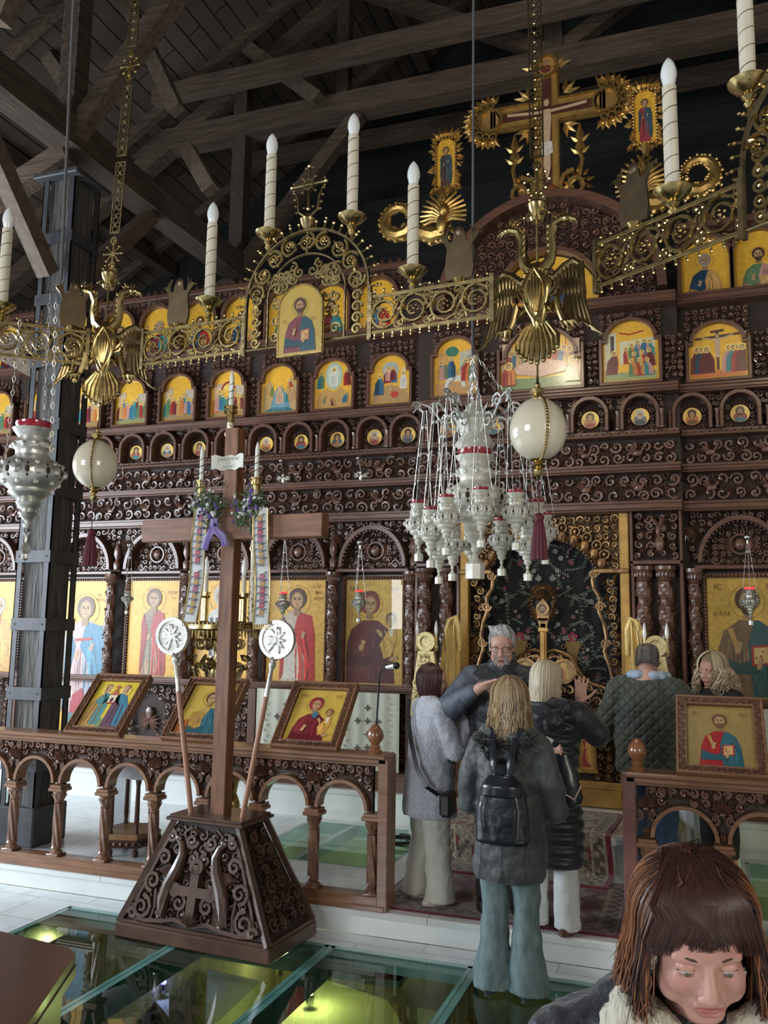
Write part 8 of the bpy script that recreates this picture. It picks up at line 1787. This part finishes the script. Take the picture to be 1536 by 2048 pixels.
for q in(-1,1): b=MB(); loft(b,[(q*.1,.03,.0,.055,.135),(q*.1,.03,.035,.058,.14),(q*.1,.035,.075,.05,.12),(q*.1,-.02,.11,.042,.06),(q*.1,-.02,.17,.042,.048)],24); b.build('white_trainer',mat('white_canvas',(.66,.70,.67),.6),t,local=True)
hcap(t,HM,(.088,.104,.10),mat('curl_base',(.22,.16,.09),.7),top=(0,-.025,.04))
hair(t,HM,(.105,.122,.115),-.14,PI/2,R(42),[(.55,.45,.30),(.40,.30,.18),(.68,.60,.44),(.25,.17,.10)],800,39,.0036,top=(0,-.022,.035),wave=.022,flare=.35,ends=.05,jit=.05,m='curly')
b=MB(); b.tube([(-.11,.03,1.42),(-.04,.125,1.30),(.05,.145,1.18),(.14,.13,1.05),(.19,.05,.95)],.012,6,flat=.35); b.M=Matrix(); b.build('red_strap',mat('red_webbing',(.45,.03,.03),.6),t,local=True)
# ---------------- 7 woman close to the camera, head bowed
FC=pat(1392,1872,1.34)
yaw_=math.atan2(FC.y,FC.x)-PI/2      # facing away by default; turn to face the camera
t=person(FC.x,FC.y,0,0,'person with auburn hair and fringe looking down, close at the lower right')
HR=PI+math.atan2(-(FC.x),FC.y)
HM=T(0,0,FC.z)@RZ(HR+R(13))@RX(-R(21))@RY(R(3))@Matrix.Diagonal((.96,.88,.88,1))
b=MB(); headshape(b,HM,neck=.15); BR=RZ(HR+R(6)); NB=(HM@Vector((0,-.03,-.15)))
b.M=BR.copy(); nz=NB.z; q0=BR.inverted()@Vector((NB.x,NB.y,nz)); cy=q0.y-.02
loft(b,[(0,cy,nz-.62,.15,.10),(0,cy,nz-.4,.13,.09),(0,cy,nz-.15,.16,.09),(0,cy,nz-.06,.13,.075),(0,cy,nz+.01,.052,.052)])
for q in(-1,1):
    A=[(q*.17,cy,nz-.10),(q*.23,cy+.03,nz-.38),(q*.12,cy+.22,nz-.44)]; limb(b,A,[.05,.045,.03]); hand(b,A[2],(-q*.5,.8,.0),(0,-.3,-.8),1,.3,q)
    limb(b,[(q*.085,cy,nz-.6),(q*.1,cy,nz-1.0),(q*.1,cy-.01,.08)],[.085,.06,.04]); cap(b,(q*.1,cy-.03,.04),(q*.11,cy+.13,.035),.035,.03)
b.M=Matrix(); blob(b,'body',skinC,t,.0042,6); facebits(t,HM,brow=(.07,.045,.035),lip=(.45,.17,.14),down=True,skin=skinC,browth=.0028)
hcap(t,HM,(.084,.100,.090),mat('auburn_hair_base',(.028,.013,.010),.6),top=(0,-.028,.042))
AU=[(.045,.018,.014),(.035,.015,.012),(.06,.024,.018),(.07,.03,.022)]; OR=[(.36,.15,.06),(.26,.10,.045),(.18,.07,.035)]
hair(t,HM,(.094,.110,.099),-.13,PI/2,R(58),AU+AU+AU+OR[2:],2300,49,.0017,top=(0,-.024,.04),flare=.22,ends=.02,jit=.012,m='glossy')
hair(t,HM,(.098,.113,.101),-.15,PI/2,R(50),OR,380,50,.0011,top=(0,-.024,.038),flare=.26,ends=.03,jit=.02,m='glossy',name='copper_highlights',minth=30)
g=random.Random(51); b=MB(); b.M=HM.copy()
for k in range(1100):      # swept fringe
    u=g.uniform(-1,1); x0=.012+g.uniform(-.02,.02); th=R(g.uniform(50,72)); x1=u*.074
    P=[(x0+u*.012,-.035+g.uniform(-.02,.03),.1405),(x0+u*.035,.035,.136),(x0+u*.055,.072,.118),(x1*1.0,.092-abs(u)*.03,.082),(x1*1.12+.01*g.uniform(-1,1),.098-abs(u)*.045,.052-.045*abs(u)+g.uniform(-.006,.016))]
    b.col=shade(g.choice(AU),g.uniform(.7,1.5)); b.tube(P,[.0012,.0019,.0019,.0016,.0005],4)
b.build('fringe',strand_mat('glossy'),t,local=True,smooth=80)
b=MB(); b.M=HM.copy()
for k in range(420):      # loose side locks
    q=g.choice((-1,1)); y0=g.uniform(-.03,.05); x0=q*g.uniform(.078,.092); zl=g.uniform(-.17,-.11)
    P=[(q*.03,y0*.5+.02,.14),(q*.075,y0+.01,.10),(x0,y0,.03),(x0+q*g.uniform(0,.02),y0+.01,-.05),(x0+q*g.uniform(-.01,.035),y0+.015,zl)]; b.col=shade(g.choice(AU+AU+OR),g.uniform(.7,1.3)); b.tube(P,[.001,.0018,.0018,.0015,.0004],4)
b.build('side_lock',strand_mat('glossy'),t,local=True,smooth=80)
b=MB(); b.M=BR.copy(); loft(b,[(0,cy,nz-.75,.23,.17),(0,cy,nz-.5,.22,.17),(0,cy,nz-.3,.225,.16),(0,cy-.01,nz-.13,.22,.13),(0,cy-.02,nz-.05,.15,.10),(0,cy-.03,nz+.01,.105,.085)],40)
for q in(-1,1): limb(b,[(q*.19,cy,nz-.12),(q*.27,cy+.0,nz-.38),(q*.16,cy+.19,nz-.45)],[.085,.075,.055],16); cap(b,(q*.08,cy-.02,nz-.06),(q*.19,cy,nz-.12),.08)
b.M=Matrix(); blob(b,'jacket',mat('navy_jacket_cloth',(.028,.028,.038),.5,noise=(9,(.015,.015,.02)),bump=(20,.6,.02),sheen=.3),t,.009,2,disp=(.06,.025))
b=MB(); b.M=BR.copy(); 
for k in range(18):
    a=2*PI*k/18; cap(b,(.098*math.cos(a),cy+.02+.088*math.sin(a),nz-.03+.02*math.sin(a*3)-.02*math.sin(a)),(.098*math.cos(a+.36),cy+.02+.088*math.sin(a+.36),nz-.03+.02*math.sin(a*3+1)-.02*math.sin(a+.36)),.034,.034,10)
for q in(-1,1): limb(b,[(q*.10,cy+.07,nz-.02),(q*.085,cy+.15,nz-.16),(q*.07,cy+.18,nz-.40)],[.045,.05,.05],12)
b.M=Matrix(); scarf=mat('cream_gauze',(.62,.58,.46),.85,noise=(7,(.52,.49,.38)),bump=(16,.8,.02),stretch=(3,3,.5)); tf=thing('scarf','loose cream scarf round the neck of the woman close at lower right','scarf',(FC.x,FC.y,0)); blob(b,'wrap',scarf,tf,.008,2,disp=(.03,.03))
b=MB(); b.M=BR.copy(); loft(b,[(.0,cy+.03,nz-.6,.15,.15),(.0,cy+.03,nz-.3,.15,.15),(0,cy+.02,nz-.1,.13,.11)],30); b.M=Matrix(); blob(b,'patterned_top',mat('teal_white_print',(.62,.66,.64),.8,noise=(22,(.10,.2,.22))),t,.01,1)
b=MB()
for q in(-1,1):
    b.M=BR.copy(); loft(b,[(q*.1,cy,.03,.08,.09),(q*.1,cy,.45,.085,.09),(q*.09,cy,.75,.1,.12),(q*.07,cy,nz-.5,.1,.11)],24)
b.M=Matrix(); blob(b,'trousers',MATS['black_trouser_cloth'],t,.014,1)
for q in(-1,1): b=MB(); b.M=BR.copy(); loft(b,[(q*.1,cy+.03,.0,.055,.135),(q*.1,cy+.03,.03,.058,.14),(q*.1,cy+.035,.07,.05,.12)],24); b.build('shoe',blackm,t,local=True)
